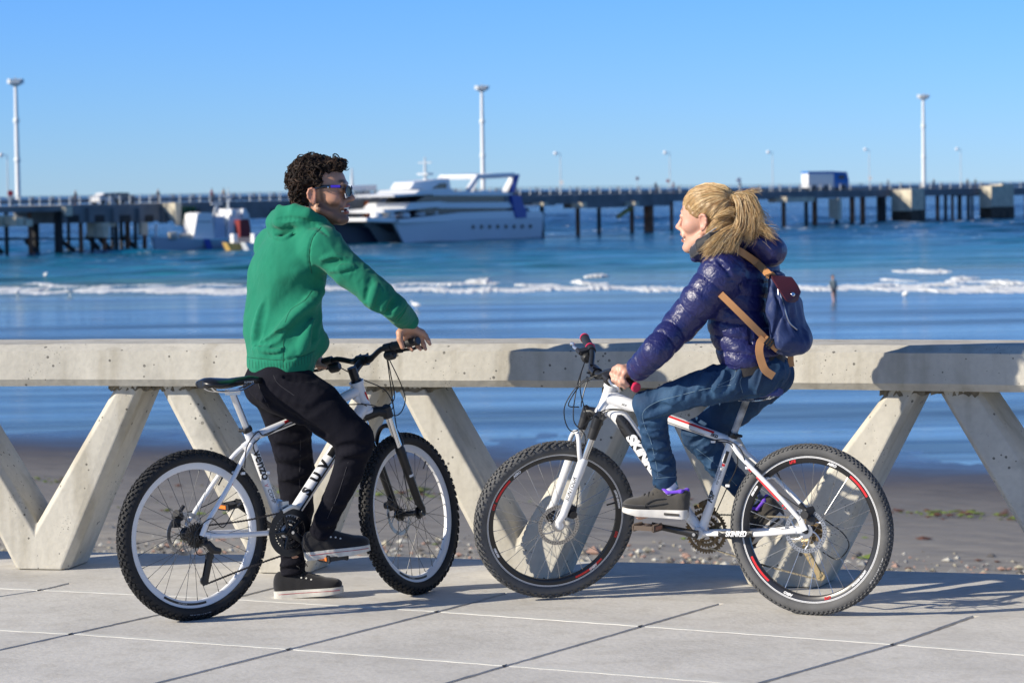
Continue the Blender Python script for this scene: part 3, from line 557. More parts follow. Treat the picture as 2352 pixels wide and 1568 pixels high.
# people far off: small but whole
def small_person(p, h, col_top, col_leg, lab, rz=0, lean=0., skin_legs=False, grp=None):
    e = empty('person', p, lab, 'person', grp); e.rotation_euler = (lean, 0, rz); s_ = h/1.7
    sk = bpy.data.materials.get('far_skin') or mat('far_skin', (.50, .28, .20), .7)
    mb = MB(); q = lambda *a: V(*a)*s_
    for sx_ in (-1, 1): mb.tube([q(.09*sx_, 0, .87), q(.10*sx_, .03, .46), q(.10*sx_, 0, .04), q(.1*sx_, -.12, .03)], np.array((.085, .06, .04, .035))*s_, 8)
    mb.tube([q(0, 0, .8), q(0, 0, 1.1), q(0, .01, 1.38), q(0, 0, 1.46), q(0, -.01, 1.53)], np.array((.13, .13, .15, .06, .055))*s_, 10)
    mb.lathe([(0, -.12), (.06, -.1), (.09, -.02), (.085, .06), (.05, .11), (0, .12)], c=q(0, -.01, 1.6), axis=(0, 0, 1), n=10)
    for sx_ in (-1, 1): mb.tube([q(.17*sx_, 0, 1.40), q(.23*sx_, .03, 1.12), q(.22*sx_, -.08, .88)], np.array((.05, .04, .03))*s_, 6)
    mb.build('body', sk, e, smooth=60)
    mb = MB(); mb.tube([q(0, 0, .84), q(0, 0, 1.1), q(0, .01, 1.38), q(0, 0, 1.46)], np.array((.155, .15, .17, .09))*s_, 10)
    for sx_ in (-1, 1): mb.tube([q(.17*sx_, 0, 1.40), q(.235*sx_, .03, 1.12), q(.225*sx_, -.06, .94)], np.array((.06, .055, .045))*s_, 6)
    mb.build('jacket', mat('far_top', col_top, .8), e, smooth=60)
    mb = MB()
    for sx_ in (-1, 1): mb.tube([q(.08*sx_, 0, .92), q(.10*sx_, .03, .46+.2*skin_legs)] + ([] if skin_legs else [q(.10*sx_, 0, .06)]), np.array((.11, .08, .06))[:2 if skin_legs else 3]*s_, 8)
    mb.build('trousers', mat('far_trousers', col_leg, .8), e, smooth=60)
    mb = MB(); mb.lathe([(0, -.05), (.09, -.04), (.1, .04), (.07, .11), (0, .14)], c=q(0, .015, 1.63), axis=(0, 0, 1), n=10); mb.build('hair', mat('far_hair', (.06, .03, .02), .8), e)
pw = atz(1918, 692, ZS); pw[2] = -5.62
small_person(pw, 60*pw[1]/F+.1, (.16, .20, .22), (.05, .06, .08), 'person with bare legs wading in the shallows, right of the cyclists', .6, -.12, True)
for (px, ct, lab, wd_) in ((390, (.04, .04, .05), 'person in black standing on the pier above the sunlit wedge', 1.2), (513, (.45, .04, .05), 'person in red on the pier above the patrol boat', 1.2), (543, (.40, .20, .06), 'person in an orange top on the pier, above the patrol boat\'s mast', 1.4), (198, (.03, .03, .04), 'person in black on the pier near the left masts', 1.), (12, (.35, .04, .05), 'person in red at the foot of the left lamp post', 1.),
                      (1530, (.03, .05, .08), 'person in dark blue on the pier below the round red sign', 1.2), (1572, (.20, .07, .06), 'person in brown on the pier just behind the blond cyclist\'s forehead', 1.3), (1724, (.03, .04, .07), 'person in dark clothes on the pier above the ponytail', 1.2), (2167, (.03, .04, .05), 'person in black on the pier right of the rightmost mast', 1.2), (2244, (.16, .12, .05), 'person in tan on the pier over the double pale block', 1.2), (2262, (.04, .06, .05), 'person in dark green beside the one in tan on the pier', 1.2), (2060, (.05, .05, .07), 'person in grey on the pier over the single pale block', 1.)):
    p = pier_at(px)+PN*wd_; small_person(V(p[0], p[1], Z0(px)), 1.75, ct, (.03, .035, .05), lab, rng.uniform(0, 6), grp='people standing on the pier')
# ---------------- boats ----------------
m_hw = mat('gelcoat_white', (.80, .81, .82), .3); m_win = mat('boat_windows', (.012, .02, .035), .12); m_navy = mat('navy_hull', (.012, .016, .045), .4); m_bl = mat('boat_blue', (.015, .05, .34), .4)
yb0 = atz(943, 557, ZS); ye = nrm(V(.56, .83, 0)); yf = Frame((*yb0[:2], 0), ye)
yac = empty('catamaran', (yb0[0], yb0[1], ZS), 'large white catamaran with dark window bands and a blue stern arch, moored at the pier', 'boat'); yac.rotation_euler = (0, 0, math.atan2(ye[1], ye[0]))
def yl(pts, w=0): return [yf.uv(x, y, w) for x, y in pts]
YW = 7.5                                                        # beam of the craft
def ypart(name, pts, w0, w1, m_, ref=0, par=None):
    mb = MB(); mb.prism([(a, z_-ZS) for a, z_ in yl(pts, ref)], lambda a, w, z_: V(a, w, z_), w0, w1); return mb.build(name, m_, par or yac, smooth=0)
# near and far hull: prow raked, flaring outwards
for w0, w1 in ((0, 2.3), (YW-2.3, YW)):
    mb = MB(); pl = yl([(947, 562), (918, 511), (1000, 504), (1248, 498), (1250, 550)])
    k = len(pl); mid = (w0+w1)/2; rows_ = []
    stn = np.linspace(0, 1, 12)
    top = [(pl[1][0]+(pl[3][0]-pl[1][0])*s_, np.interp(s_, [0, .25, 1], [pl[1][1], pl[2][1], pl[3][1]])) for s_ in stn]
    bot = [(pl[0][0]+(pl[4][0]-pl[0][0])*s_, ZS-.8) for s_ in stn]
    vs = []
    for j, s_ in enumerate(stn):
        fl = min(1, .06+s_*2.6)**.6; hw = (w1-w0)/2
        for (q, wf, sd_) in ((bot[j], .45, -1), (((bot[j][0]+top[j][0])/2, (bot[j][1]+top[j][1])/2), .8, -1), (top[j], 1, -1), (top[j], 1, 1), (((bot[j][0]+top[j][0])/2, (bot[j][1]+top[j][1])/2), .8, 1), (bot[j], .45, 1)):
            vs.append((q[0], mid+sd_*hw*fl*wf, q[1]-ZS))
    f = [(j*6+q, j*6+(q+1) % 6, (j+1)*6+(q+1) % 6, (j+1)*6+q) for j in range(11) for q in range(6)]+[(0, 1, 2, 3, 4, 5), tuple(66+q for q in range(6))]
    mb.add(vs, f); mb.build('hull', m_hw, yac, smooth=50)
br = ypart('foredeck', [(850, 500), (918, 500), (920, 511), (850, 508)], .6, YW, m_hw)
ypart('bridge_deck', [(935, 514), (1000, 505), (1248, 499), (1248, 528), (965, 532)], 2.0, YW-2.0, mat('tunnel_grey', (.20, .19, .18), .6))
ypart('main_deck', [(915, 505), (1060, 488), (1180, 484), (1246, 486), (1250, 500), (918, 512)], .05, YW, m_hw)
ypart('saloon_windows', [(955, 474), (1178, 470), (1182, 489), (980, 492)], .5, YW-.5, m_win)
ypart('lower_brow', [(882, 482), (932, 478), (944, 466), (1010, 463), (1046, 467), (1040, 474), (990, 477), (884, 489)], .1, YW-.1, m_hw)
ypart('upper_side', [(1010, 466), (1170, 464), (1182, 478), (1010, 478)], .12, YW-.15, m_hw)
ypart('upper_windows', [(985, 449), (1165, 448), (1168, 466), (960, 466)], .6, YW-.6, m_win)
ypart('upper_brow', [(908, 447), (958, 444), (968, 436), (1030, 433), (1048, 436), (1044, 444), (1000, 446), (910, 452)], .3, YW-.3, m_hw)
ypart('top_deck', [(1005, 440), (1180, 441), (1182, 449), (1000, 449)], .35, YW-.35, m_hw)
wh = ypart('wheelhouse', [(968, 434), (978, 418), (1030, 412), (1058, 410), (1062, 434)], 2.0, YW-2, m_hw)
ypart('window', [(1018, 433), (1036, 421), (1052, 420), (1052, 433)], 1.95, YW-1.95, m_win, par=wh)
mb = MB()
for w in (.4, YW-.8):
    q = yl([(1083, 437), (1103, 406), (1186, 402), (1168, 440)]); mb.tube([V(a, w+.2, z_-ZS) for a, z_ in q], (.45, .42, .42, .5), 6)
for (x_, y_) in ((1103, 406), (1186, 403)): a, z_ = yl([(x_, y_)])[0]; mb.tube([V(a, .6, z_-ZS), V(a, YW-.6, z_-ZS)], .4, 6)
mb.build('arch', m_hw, yac)
ypart('stern_fin', [(1185, 403), (1192, 400), (1181, 442), (1172, 442)], -.15, .5, m_bl); ypart('stern_panel', [(1174, 448), (1196, 450), (1199, 466), (1208, 482), (1208, 500), (1184, 501), (1176, 466)], -.12, .4, m_bl)
ypart('stern_wing', [(1180, 474), (1236, 471), (1236, 477), (1182, 478)], .2, YW-.2, m_hw)
ypart('tender', [(1208, 478), (1222, 476), (1232, 486), (1228, 500), (1210, 500)], 1, 4, bpy.data.materials['pier_black_pile'])
mb = MB(); a, z_ = yl([(1026, 412)])[0]
mb.tube([V(a, YW/2, z_-ZS-.5), V(a, YW/2, z_-ZS+3.2)], (.3, .10), 8); mb.box(V(a, YW/2, z_-ZS+.8), (1.5, 1.8, .25)); mb.tube([V(a, YW/2-1.2, z_-ZS+2.4), V(a, YW/2+1.2, z_-ZS+2.4)], .08, 5); mb.build('mast', m_lamp, yac)
for i in range(8):
    a, z_ = yl([(1088+i*47/2.48*.99, 521-.2*i)])[0]; mb = MB(); mb.lathe([(.0, -.08), (.30, -.08), (.30, .02), (0, .02)], c=(a, .05, z_-ZS), n=12); mb.build('porthole', m_win, yac)
mb = MB(); rr = [(880, 500), (910, 500), (945, 500), (980, 496), (1010, 494)]
for x_, y_ in rr: a, z_ = yl([(x_, y_)])[0]; mb.lathe([(0, 0), (.8, .1), (.7, .7), (0, .9)], c=(a, 1.2, z_-ZS), axis=(0, 0, 1), n=10)
mb.build('deck_gear', m_hw, yac)
# patrol boat
bf = Frame((*atz(375, 576, ZS)[:2], 0), nrm(V(.85, .5, 0)))
pb = empty('patrol_boat', (bf.o[0], bf.o[1], ZS), 'small grey and white patrol boat moored left of the man in green', 'boat'); pb.rotation_euler = (0, 0, math.atan2(bf.e[1], bf.e[0]))
def bpart(name, pts, w0, w1, m_, par=None):
    mb = MB(); mb.prism([(bf.uv(x, y)[0], bf.uv(x, y)[1]-ZS) for x, y in pts], lambda a, w, z_: V(a, w, z_), w0, w1); return mb.build(name, m_, par or pb, smooth=0)
mb = MB(); vs = []; stn = np.linspace(0, 1, 10)
for s_ in stn:
    xt = 367+(602-367)*s_; xb = 377+(600-377)*s_; yt_ = 544+5*min(1, s_*2)+3*s_; fl = min(1, .05+s_*3)**.6
    (at_, zt_), (ab_, _) = bf.uv(xt, yt_), bf.uv(xb, 578)
    for (q, wf) in (((ab_, ZS-.5), .6), ((at_, zt_), 1)): vs += [(q[0], 2.6-2.5*fl*wf, q[1]-ZS), (q[0], 2.6+2.5*fl*wf, q[1]-ZS)]
mb.add(vs, [(4*j+q, 4*j+p_, 4*j+4+p_, 4*j+4+q) for j in range(9) for q, p_ in ((0, 2), (2, 3), (3, 1), (1, 0))]+[(0, 2, 3, 1), (36, 38, 39, 37)])
mb.build('hull', mat('patrol_grey', (.50, .58, .66), .5), pb, smooth=30)
bpart('hull_stripe', [(468, 549), (482, 549), (490, 574), (476, 574)], .03, .2, m_bl)
c_ = bpart('cabin', [(448, 548), (458, 491), (466, 488), (492, 489), (497, 548)], .6, 4.4, m_hw); bpart('porthole', [(459, 508.5), (490, 508.5), (490, 510), (459, 510)], .55, .7, m_win, c_)
bpart('deckhouse', [(497, 548), (499, 497), (522, 497), (524, 548)], .8, 4.2, mat('patrol_blue_grey', (.42, .52, .66), .5))
c_ = bpart('funnel_house', [(526, 548), (530, 490), (536, 480), (567, 480), (576, 492), (583, 548)], .5, 4.5, m_hw); bpart('emblem', [(548, 512), (556, 512), (554, 522), (550, 522)], .42, .52, m_win, c_)
bpart('life_raft', [(530, 482), (538, 480), (540, 494), (530, 494)], -.2, .5, m_hw); bpart('life_raft', [(556, 480), (564, 479), (565, 496), (556, 496)], -.2, .5, m_hw)
mb = MB(); g = lambda x, y, w: V(bf.uv(x, y)[0], w, bf.uv(x, y)[1]-ZS)
mb.tube([g(505, 495, 2), g(512, 466, 2)], .12, 6); mb.tube([g(518, 495, 2), g(512, 466, 2)], .12, 6); mb.tube([g(500, 468, 2), g(524, 468, 2)], .15, 6); mb.tube([g(543, 482, 2.5), g(542, 430, 2.5)], (.18, .05), 6); mb.tube([g(534, 452, 2.5), g(552, 452, 2.5)], .12, 5)
mb.build('mast', m_lamp, pb); mb = MB(); mb.tube([g(375, 547, 2.5), g(377, 515, 2.5)], .14, 6); mb.build('jackstaff', m_lamp, pb)
mb = MB(); mb.tube([g(395, 542, 1), g(412, 542, 1)], .5, 8); mb.tube([g(420, 545, 1), g(445, 545, 1)], .45, 8); mb.build('deck_gear', mat('gear_cream', (.5, .47, .40), .7), pb)
# small fishing launches beside it
for (x0, x1, yt_, c1, lab) in ((528, 556, 566, (.62, .40, .12), 'small orange-yellow launch beside the patrol boat\'s stern'), (570, 612, 562, (.65, .66, .68), 'small white launch tucked behind the man in green, below the red hull')):
    lf = Frame((*atz(x0, 577, ZS)[:2], 0), V(.9, .4, 0)); e = empty('launch', (lf.o[0], lf.o[1], ZS), lab, 'boat'); e.rotation_euler = (0, 0, math.atan2(lf.e[1], lf.e[0])); L_ = lf.uv(x1, 577)[0]
    mb = MB(); mb.prism([(0.3, -.3), (L_-.2, -.3), (L_, .9), (-.4, 1.1)], lambda a, w, z_: V(a, w, z_), 0, 1.9); mb.build('hull', mat('launch_paint', c1, .5), e, smooth=0)
    mb = MB(); mb.box((L_*.55, .95, 1.5), (L_*.35, 1.3, 1.3)); mb.build('cabin', m_hw, e, smooth=0)
# two bigger ships behind
def ship(px, y, e_, lab): 
    f_ = Frame((*atz(px, y, ZS)[:2], 0), nrm(V(*e_))); o = empty('moored_ship', (f_.o[0], f_.o[1], ZS), lab, 'ship'); o.rotation_euler = (0, 0, math.atan2(f_.e[1], f_.e[0])); 
    def part(name, pts, w0, w1, m_):
        mb = MB(); mb.prism([(f_.uv(x, yy_)[0], f_.uv(x, yy_)[1]-ZS) for x, yy_ in pts], lambda a, w, z_: V(a, w, z_), w0, w1); return mb.build(name, m_, o, smooth=0)
    return f_, o, part
f_, o_, part = ship(790, 560, (.7, .7, 0), 'dark navy ship lying between the man in green and the catamaran')
part('hull', [(700, 562), (700, 512), (760, 514), (800, 519), (846, 522), (872, 560)], 0, 7, m_navy)
part('deckhouse', [(700, 512), (700, 470), (815, 474), (838, 500), (846, 520)], 1, 6, mat('ship_grey', (.16, .17, .18), .7))
f_, o_, part = ship(872, 556, (.7, .7, 0), 'white ship\'s bridge with twin pillars and an orange post, just left of the catamaran')
part('pillar', [(836, 462), (836, 436), (848, 436), (846, 462)], 4, 6, m_hw); part('pillar', [(880, 470), (878, 440), (892, 438), (890, 470)], 4, 6, m_hw)
part('bridge', [(836, 437), (838, 427), (898, 424), (898, 436)], 3, 7, m_hw); part('orange_post', [(862, 502), (861, 463), (868, 462), (870, 503)], 2, 3.2, mat('safety_orange', (.75, .16, .02), .6))
part('green_post', [(872, 492), (872, 466), (880, 466), (880, 492)], 2, 3.2, mat('post_green', (.02, .14, .10), .6)); part('hull', [(838, 562), (836, 506), (950, 500), (950, 560)], 3, 9, m_navy)
mb = MB(); q = f_.uv(863, 427); mb.tube([V(q[0], 5, q[1]-ZS-.3), V(q[0], 5, q[1]-ZS+2.6)], (.3, .1), 6); mb.build('mast', m_lamp, o_)
f_, o_, part = ship(585, 572, (.7, .7, 0), 'red and white hull glimpsed at the man\'s shoulder, behind the launches')
part('hull', [(578, 573), (584, 545), (700, 545), (700, 572)], 0, 5, m_navy); part('deckhouse', [(586, 546), (585, 505), (606, 503), (610, 522), (610, 546)], 3, 4, mat('hull_red', (.22, .015, .015), .6))
# gulls on the wet sand
m_gull = mat('gull_white', (.8, .8, .8), .7)
for (px, y, lab) in ((40, 682, 'white gull standing in the shallows near the left edge'), (161, 680, 'white gull standing in the shallows a little right of the leftmost gull'), (957, 713, 'pale gull on the wet flat just above the man\'s right hand'), (2078, 688, 'pale gull on the wet flat right of the wading person'), (104, 640, 'small pale gull afloat before the piles at the left')):
    p = atz(px, y, ZS); mb = MB(); s_ = 1.25
    mb.lathe([(0, -.26), (.05, -.2), (.11, -.05), (.11, .08), (.06, .2), (0, .27)], c=(0, 0, .26), axis=(1, 0, .15), n=10); mb.lathe([(0, -.07), (.055, -.03), (.06, .03), (0, .08)], c=(.24, 0, .40), axis=(1, 0, 0), n=8); mb.tube([V(.18, 0, .30), V(.23, 0, .38)], .045, 6); mb.tube([V(.3, 0, .40), V(.37, 0, .385)], (.02, .005), 5)
    for w in (-.04, .04): mb.tube([V(0, w, .18), V(.02, w, -.1)], .012, 4)
    o = mb.build('gull', m_gull, label=lab, cat='bird', group='gulls on the wet flat'); o.location = (p[0], p[1], ZS+.02); o.scale = (s_,)*3; o.rotation_euler = (0, 0, rng.uniform(0, 6))
# ---------------- bicycles ----------------
def text_mesh(s_, size, italic=0., bold=0.):
    c = bpy.data.curves.new('txt', 'FONT'); c.body = s_; c.size = size; c.align_x = 'CENTER'; c.align_y = 'CENTER'; c.shear = italic; c.offset = bold; c.resolution_u = 3
    o = bpy.data.objects.new('txt', c); S.collection.objects.link(o); bpy.context.view_layer.update()
    me = bpy.data.meshes.new_from_object(o.evaluated_get(bpy.context.evaluated_depsgraph_get())); bpy.data.objects.remove(o)
    v = np.array([x.co[:] for x in me.vertices]) if len(me.vertices) else np.zeros((0, 3)); f = [tuple(p.vertices) for p in me.polygons]; bpy.data.meshes.remove(me)
    # cut long triangles so that the letters can follow a curved surface
    return v, f
def subdiv(v, f, mx):
    v = [tuple(q) for q in v]; cache = {}
    tri = []
    for q in f:
        for k in range(1, len(q)-1): tri.append((q[0], q[k], q[k+1]))
    for _ in range(5):
        o = []; ch = False
        for a, b, c in tri:
            L_ = [np.linalg.norm(np.subtract(v[p], v[q])) for p, q in ((a, b), (b, c), (c, a))]; m_ = max(L_)
            if m_ < mx: o.append((a, b, c)); continue
            ch = True; i = L_.index(m_); a, b, c = ((a, b, c), (b, c, a), (c, a, b))[i]; k = (min(a, b), max(a, b))
            if k not in cache: cache[k] = len(v); v.append(tuple((np.array(v[a])+np.array(v[b]))/2))
            o += [(a, cache[k], c), (cache[k], b, c)]
        tri = o
        if not ch: break
    return np.array(v), tri
def decal_tube(mb, txt, p0, p1, r, side, size, at_=.5, flip=False, italic=0., bold=0., stretch=1., up=None, shape=None, off=0., lift=.0012, flat=1.):
    # letters laid on a round tube, on its side facing `side` (+1 left, -1 right)
    v, f = shape if shape else text_mesh(txt, size, italic, bold)
    if not len(v): return
    v, f = subdiv(v, f, .006)
    p0, p1 = np.asarray(p0, float), np.asarray(p1, float); t_ = nrm(p1-p0)*(-1 if flip else 1); c = p0+(p1-p0)*at_; n0 = nrm(V(0, side, 0)-t_*(t_[1]*side)); w = np.cross(n0, t_)
    a = (v[:, 1]+off)/(r*flat); o = c+np.outer(v[:, 0]*stretch, t_)+np.outer(np.sin(a)*(r*flat+lift), w)+np.outer(np.cos(a)*(r+lift), n0); mb.add(o, f)
def decal_arc(mb, txt, R, ang, side, size, yoff, italic=0., inward=False, stretch=1., bold=0., slope=0.):
    v, f = text_mesh(txt, size, italic, bold)
    if not len(v): return
    v, f = subdiv(v, f, .01); sgn = -1 if inward else 1
    a = ang + (side if not inward else -side)*v[:, 0]*stretch/R; rr = R+v[:, 1]*sgn
    mb.add(np.stack([np.cos(a)*rr, np.full(len(v), yoff)+side*slope*np.abs(rr-R), np.sin(a)*rr], -1), f)
M_ = dict(white=mat('frame_white', (.82, .82, .82), .22, coat=.6), black=mat('black_parts', (.012, .012, .014), .32), satin=mat('satin_black', (.02, .02, .022), .5), chrome=mat('chrome', (.75, .76, .78), .12, metal=1), steel=mat('steel', (.42, .42, .43), .3, metal=1),
          rubber=mat('tyre_rubber', (.016, .016, .017), .72, bump=.4, bscale=220), rubber2=mat('dusty_rubber', (.12, .12, .12), .8, bump=.4, bscale=200, vary=.4, vscale=14), rubd=mat('knob_dust', (.035, .035, .036), .85), decal=mat('decal_black', (.01, .01, .011), .4), red=mat('decal_red', (.62, .015, .02), .4), dwhite=mat('decal_white', (.8, .8, .8), .4),
          dgrey=mat('decal_grey', (.22, .22, .23), .6), orange=mat('reflector_orange', (.85, .20, .02), .2), brown=mat('muddy_metal', (.22, .15, .075), .65, metal=.5, vary=.5, vscale=60), mud=mat('mud', (.26, .20, .11), .9), alu=mat('brushed_alloy', (.62, .62, .62), .35, metal=.9), rimw=mat('rim_white', (.80, .80, .80), .28), rimb=mat('rim_black', (.015, .015, .017), .3),
          navy=mat('saddle_blue', (.03, .05, .22), .45), pink=mat('grip_end_pink', (.62, .03, .09), .4), spoke=mat('spoke_dark', (.10, .10, .10), .35, metal=.6), spokes=mat('spoke_steel', (.5, .5, .5), .25, metal=1), redlight=mat('pedal_rust', (.30, .14, .09), .6), cable=mat('cable_black', (.012, .012, .012), .4), brass=mat('cage_bronze', (.42, .32, .17), .45, metal=.6))
def wheel(parent, c, steer_mat, R, bk):
    # wheel in its own plane: axle along local y. bk: look dictionary
    e = MB(); rimR = R-.052; ro_, ri = rimR+.008, rimR-.022
    e.lathe([(ri, -.006), (ri+.006, -.011), (ro_, -.012), (ro_, .012), (ri+.006, .011), (ri, .006)], n=96, closed=True)
    w = e.build('wheel', bk['rim'], parent, smooth=40); w.location = c; w.rotation_euler = steer_mat
    tw = bk['tw']; tr_ = R-tw*.5-.001
    mb = MB(); prof = []
    for k in range(17):
        a = -2.35+4.7*k/16; prof.append((tr_+math.cos(a)*tw*.5*.97, math.sin(a)*tw*.5))
    mb.lathe(prof+[(ro_-.003, .011), (ro_-.003, -.011)], n=96, closed=True)
    if bk['knob'] == 'big':
        for k in range(64):
            for (ph, lat, ln, wd, hh) in ((0, -.36, .012, .010, .0045), (.5, .36, .012, .010, .0045), (0, .72, .015, .010, .005), (.5, -.72, .015, .010, .005), (.5, -.12, .011, .009, .004), (0, .14, .011, .009, .004), (.25, 1.12, .011, .009, .004), (.75, -1.12, .011, .009, .004)):
                th = (k+ph+rng.normal()*.03)*2*math.pi/64; al = lat
                nr = V(math.cos(th)*math.cos(al), math.sin(al), math.sin(th)*math.cos(al)); tg = V(-math.sin(th), 0, math.cos(th)); bt = np.cross(nr, tg); p = V(math.cos(th), 0, math.sin(th))*tr_+nr*(tw*.5+hh*.3)
                sk = tg*math.cos(.35*np.sign(lat))+bt*math.sin(.35*np.sign(lat)); mb.box(p, (ln, wd, hh*1.9), ax=(sk, np.cross(nr, sk), nr))
    else:
        for k in range(100):
            for (ph, lat, ln, wd, hh) in ((0, 0, .012, .005, .002), (.5, .32, .010, .005, .0025), (0, -.32, .010, .005, .0025), (0, .66, .010, .007, .003), (.5, -.66, .010, .007, .003), (.5, .98, .008, .008, .003), (0, -.98, .008, .008, .003)):
                th = (k+ph)*2*math.pi/100; nr = V(math.cos(th)*math.cos(lat), math.sin(lat), math.sin(th)*math.cos(lat)); tg = V(-math.sin(th), 0, math.cos(th)); bt = np.cross(nr, tg); p = V(math.cos(th), 0, math.sin(th))*tr_+nr*(tw*.5+hh*.4)
                mb.box(p, (ln, wd, hh*1.9), ax=(tg, bt, nr))
    mb.build('tyre', bk['rubber'], w, smooth=40)
    # hub, spokes, valve
    mb = MB(); mb.lathe([(.004, -.066), (.009, -.066), (.009, -.05), (.026, -.046), (.026, -.042), (.012, -.034), (.011, .034), (.026, .042), (.026, .046), (.009, .05), (.009, .066), (.004, .066)], n=20); mb.build('hub', bk['hub'], w, smooth=40)
    ns = 32
    for k in range(ns):
        side = 1 if k % 2 else -1; a = 2*math.pi*k/ns+.05; lead = 1 if (k//2) % 2 else -1; ah = a+lead*1.15; p0 = V(math.cos(ah)*.025, side*.040, math.sin(ah)*.025); p1 = V(math.cos(a)*(ri+.002), side*.002, math.sin(a)*(ri+.002)); d = nrm(p1-p0)
        s_ = MB(); s_.tube([p0, p1-d*.014], .00105, 5, cap=False); s_.tube([p1-d*.014, p1], .0018, 5); s_.build('spoke', bk['spoke'], w, smooth=0)
    a = bk.get('valve', 1.0); mb = MB(); mb.tube([V(math.cos(a)*q, 0, math.sin(a)*q) for q in (ri, ri-.02, ri-.035)], (.004, .003, .0035), 6); mb.build('valve', M_['black'], w)
    # brake disc
    mb = MB(); y = bk['disc']; Rd = .085; nh = 48
    mb.lathe([(Rd-.016, y-.0009), (Rd-.016, y+.0009), (Rd, y+.0009), (Rd, y-.0009)], n=72, closed=True)
    for k in range(6):
        a = k*math.pi/3; p = [V(math.cos(a+t_*.55)*(.024+t_*.046), y, math.sin(a+t_*.55)*(.024+t_*.046)) for t_ in (0, .35, .7, 1)]; mb.tube(p, (.0035, .003, .003, .004), 5, flat=((0, 1, 0), .4))
    mb.lathe([(.012, y-.0012), (.028, y-.0012), (.028, y+.0012), (.012, y+.0012)], n=30, closed=True); dsc = mb.build('brake_disc', M_['steel'], w, smooth=0)
    mb = MB(); sg = 1 if y > 0 else -1
    for k in range(48):
        a = 2*math.pi*k/48
        for rr in ((Rd-.004, Rd-.011) if k % 3 else (Rd-.0075,)): c_, s2 = math.cos(a), math.sin(a); mb.lathe([(0, 0), (.0022, 0)], c=(c_*rr, y+sg*.0013, s2*rr), axis=(0, sg, 0), n=6)
    mb.build('disc_holes', M_['satin'], w, smooth=0)
    return w, ri, ro_
def gear(mb, R, y, teeth, thick=.0025, inner=None):
    inner = inner or R*.72; n = teeth*4; vs = []; 
    for k in range(n):
        a = 2*math.pi*k/n; r_ = R if k % 4 in (0, 1) else R-.006
        for (q, yy_) in ((inner, y-thick/2), (r_, y-thick/2), (r_, y+thick/2), (inner, y+thick/2)): vs.append((math.cos(a)*q, yy_, math.sin(a)*q))
    mb.add(vs, [(4*k+q, 4*k+(q+1) % 4, 4*((k+1) % n)+(q+1) % 4, 4*((k+1) % n)+q) for k in range(n) for q in range(4)])
def chain_mesh(path, y):
    p = spline([V(a, y_, z_) for a, y_, z_ in path], 40); d = np.r_[0, np.cumsum(np.linalg.norm(np.diff(p, axis=0), axis=1))]; n = int(d[-1]/.0127); mb = MB()
    for k in range(n):
        q = [np.array([np.interp(s_*.0127, d, p[:, i]) for i in range(3)]) for s_ in (k, k+1)]; t_ = nrm(q[1]-q[0]); up = np.cross(t_, V(0, 1, 0)); c = (q[0]+q[1])/2; o = .0032 if k % 2 else .002
        for s_ in (-1, 1):
            mb.box(c+V(0, o*s_, 0), (.0095, .001, .0052), ax=(t_, V(0, 1, 0), up))
            for e_ in (0, 1): mb.lathe([(0, -.0006), (.0040, -.0006), (.0040, .0006), (0, .0006)], c=q[e_]+V(0, o*s_, 0), n=7)
    return mb
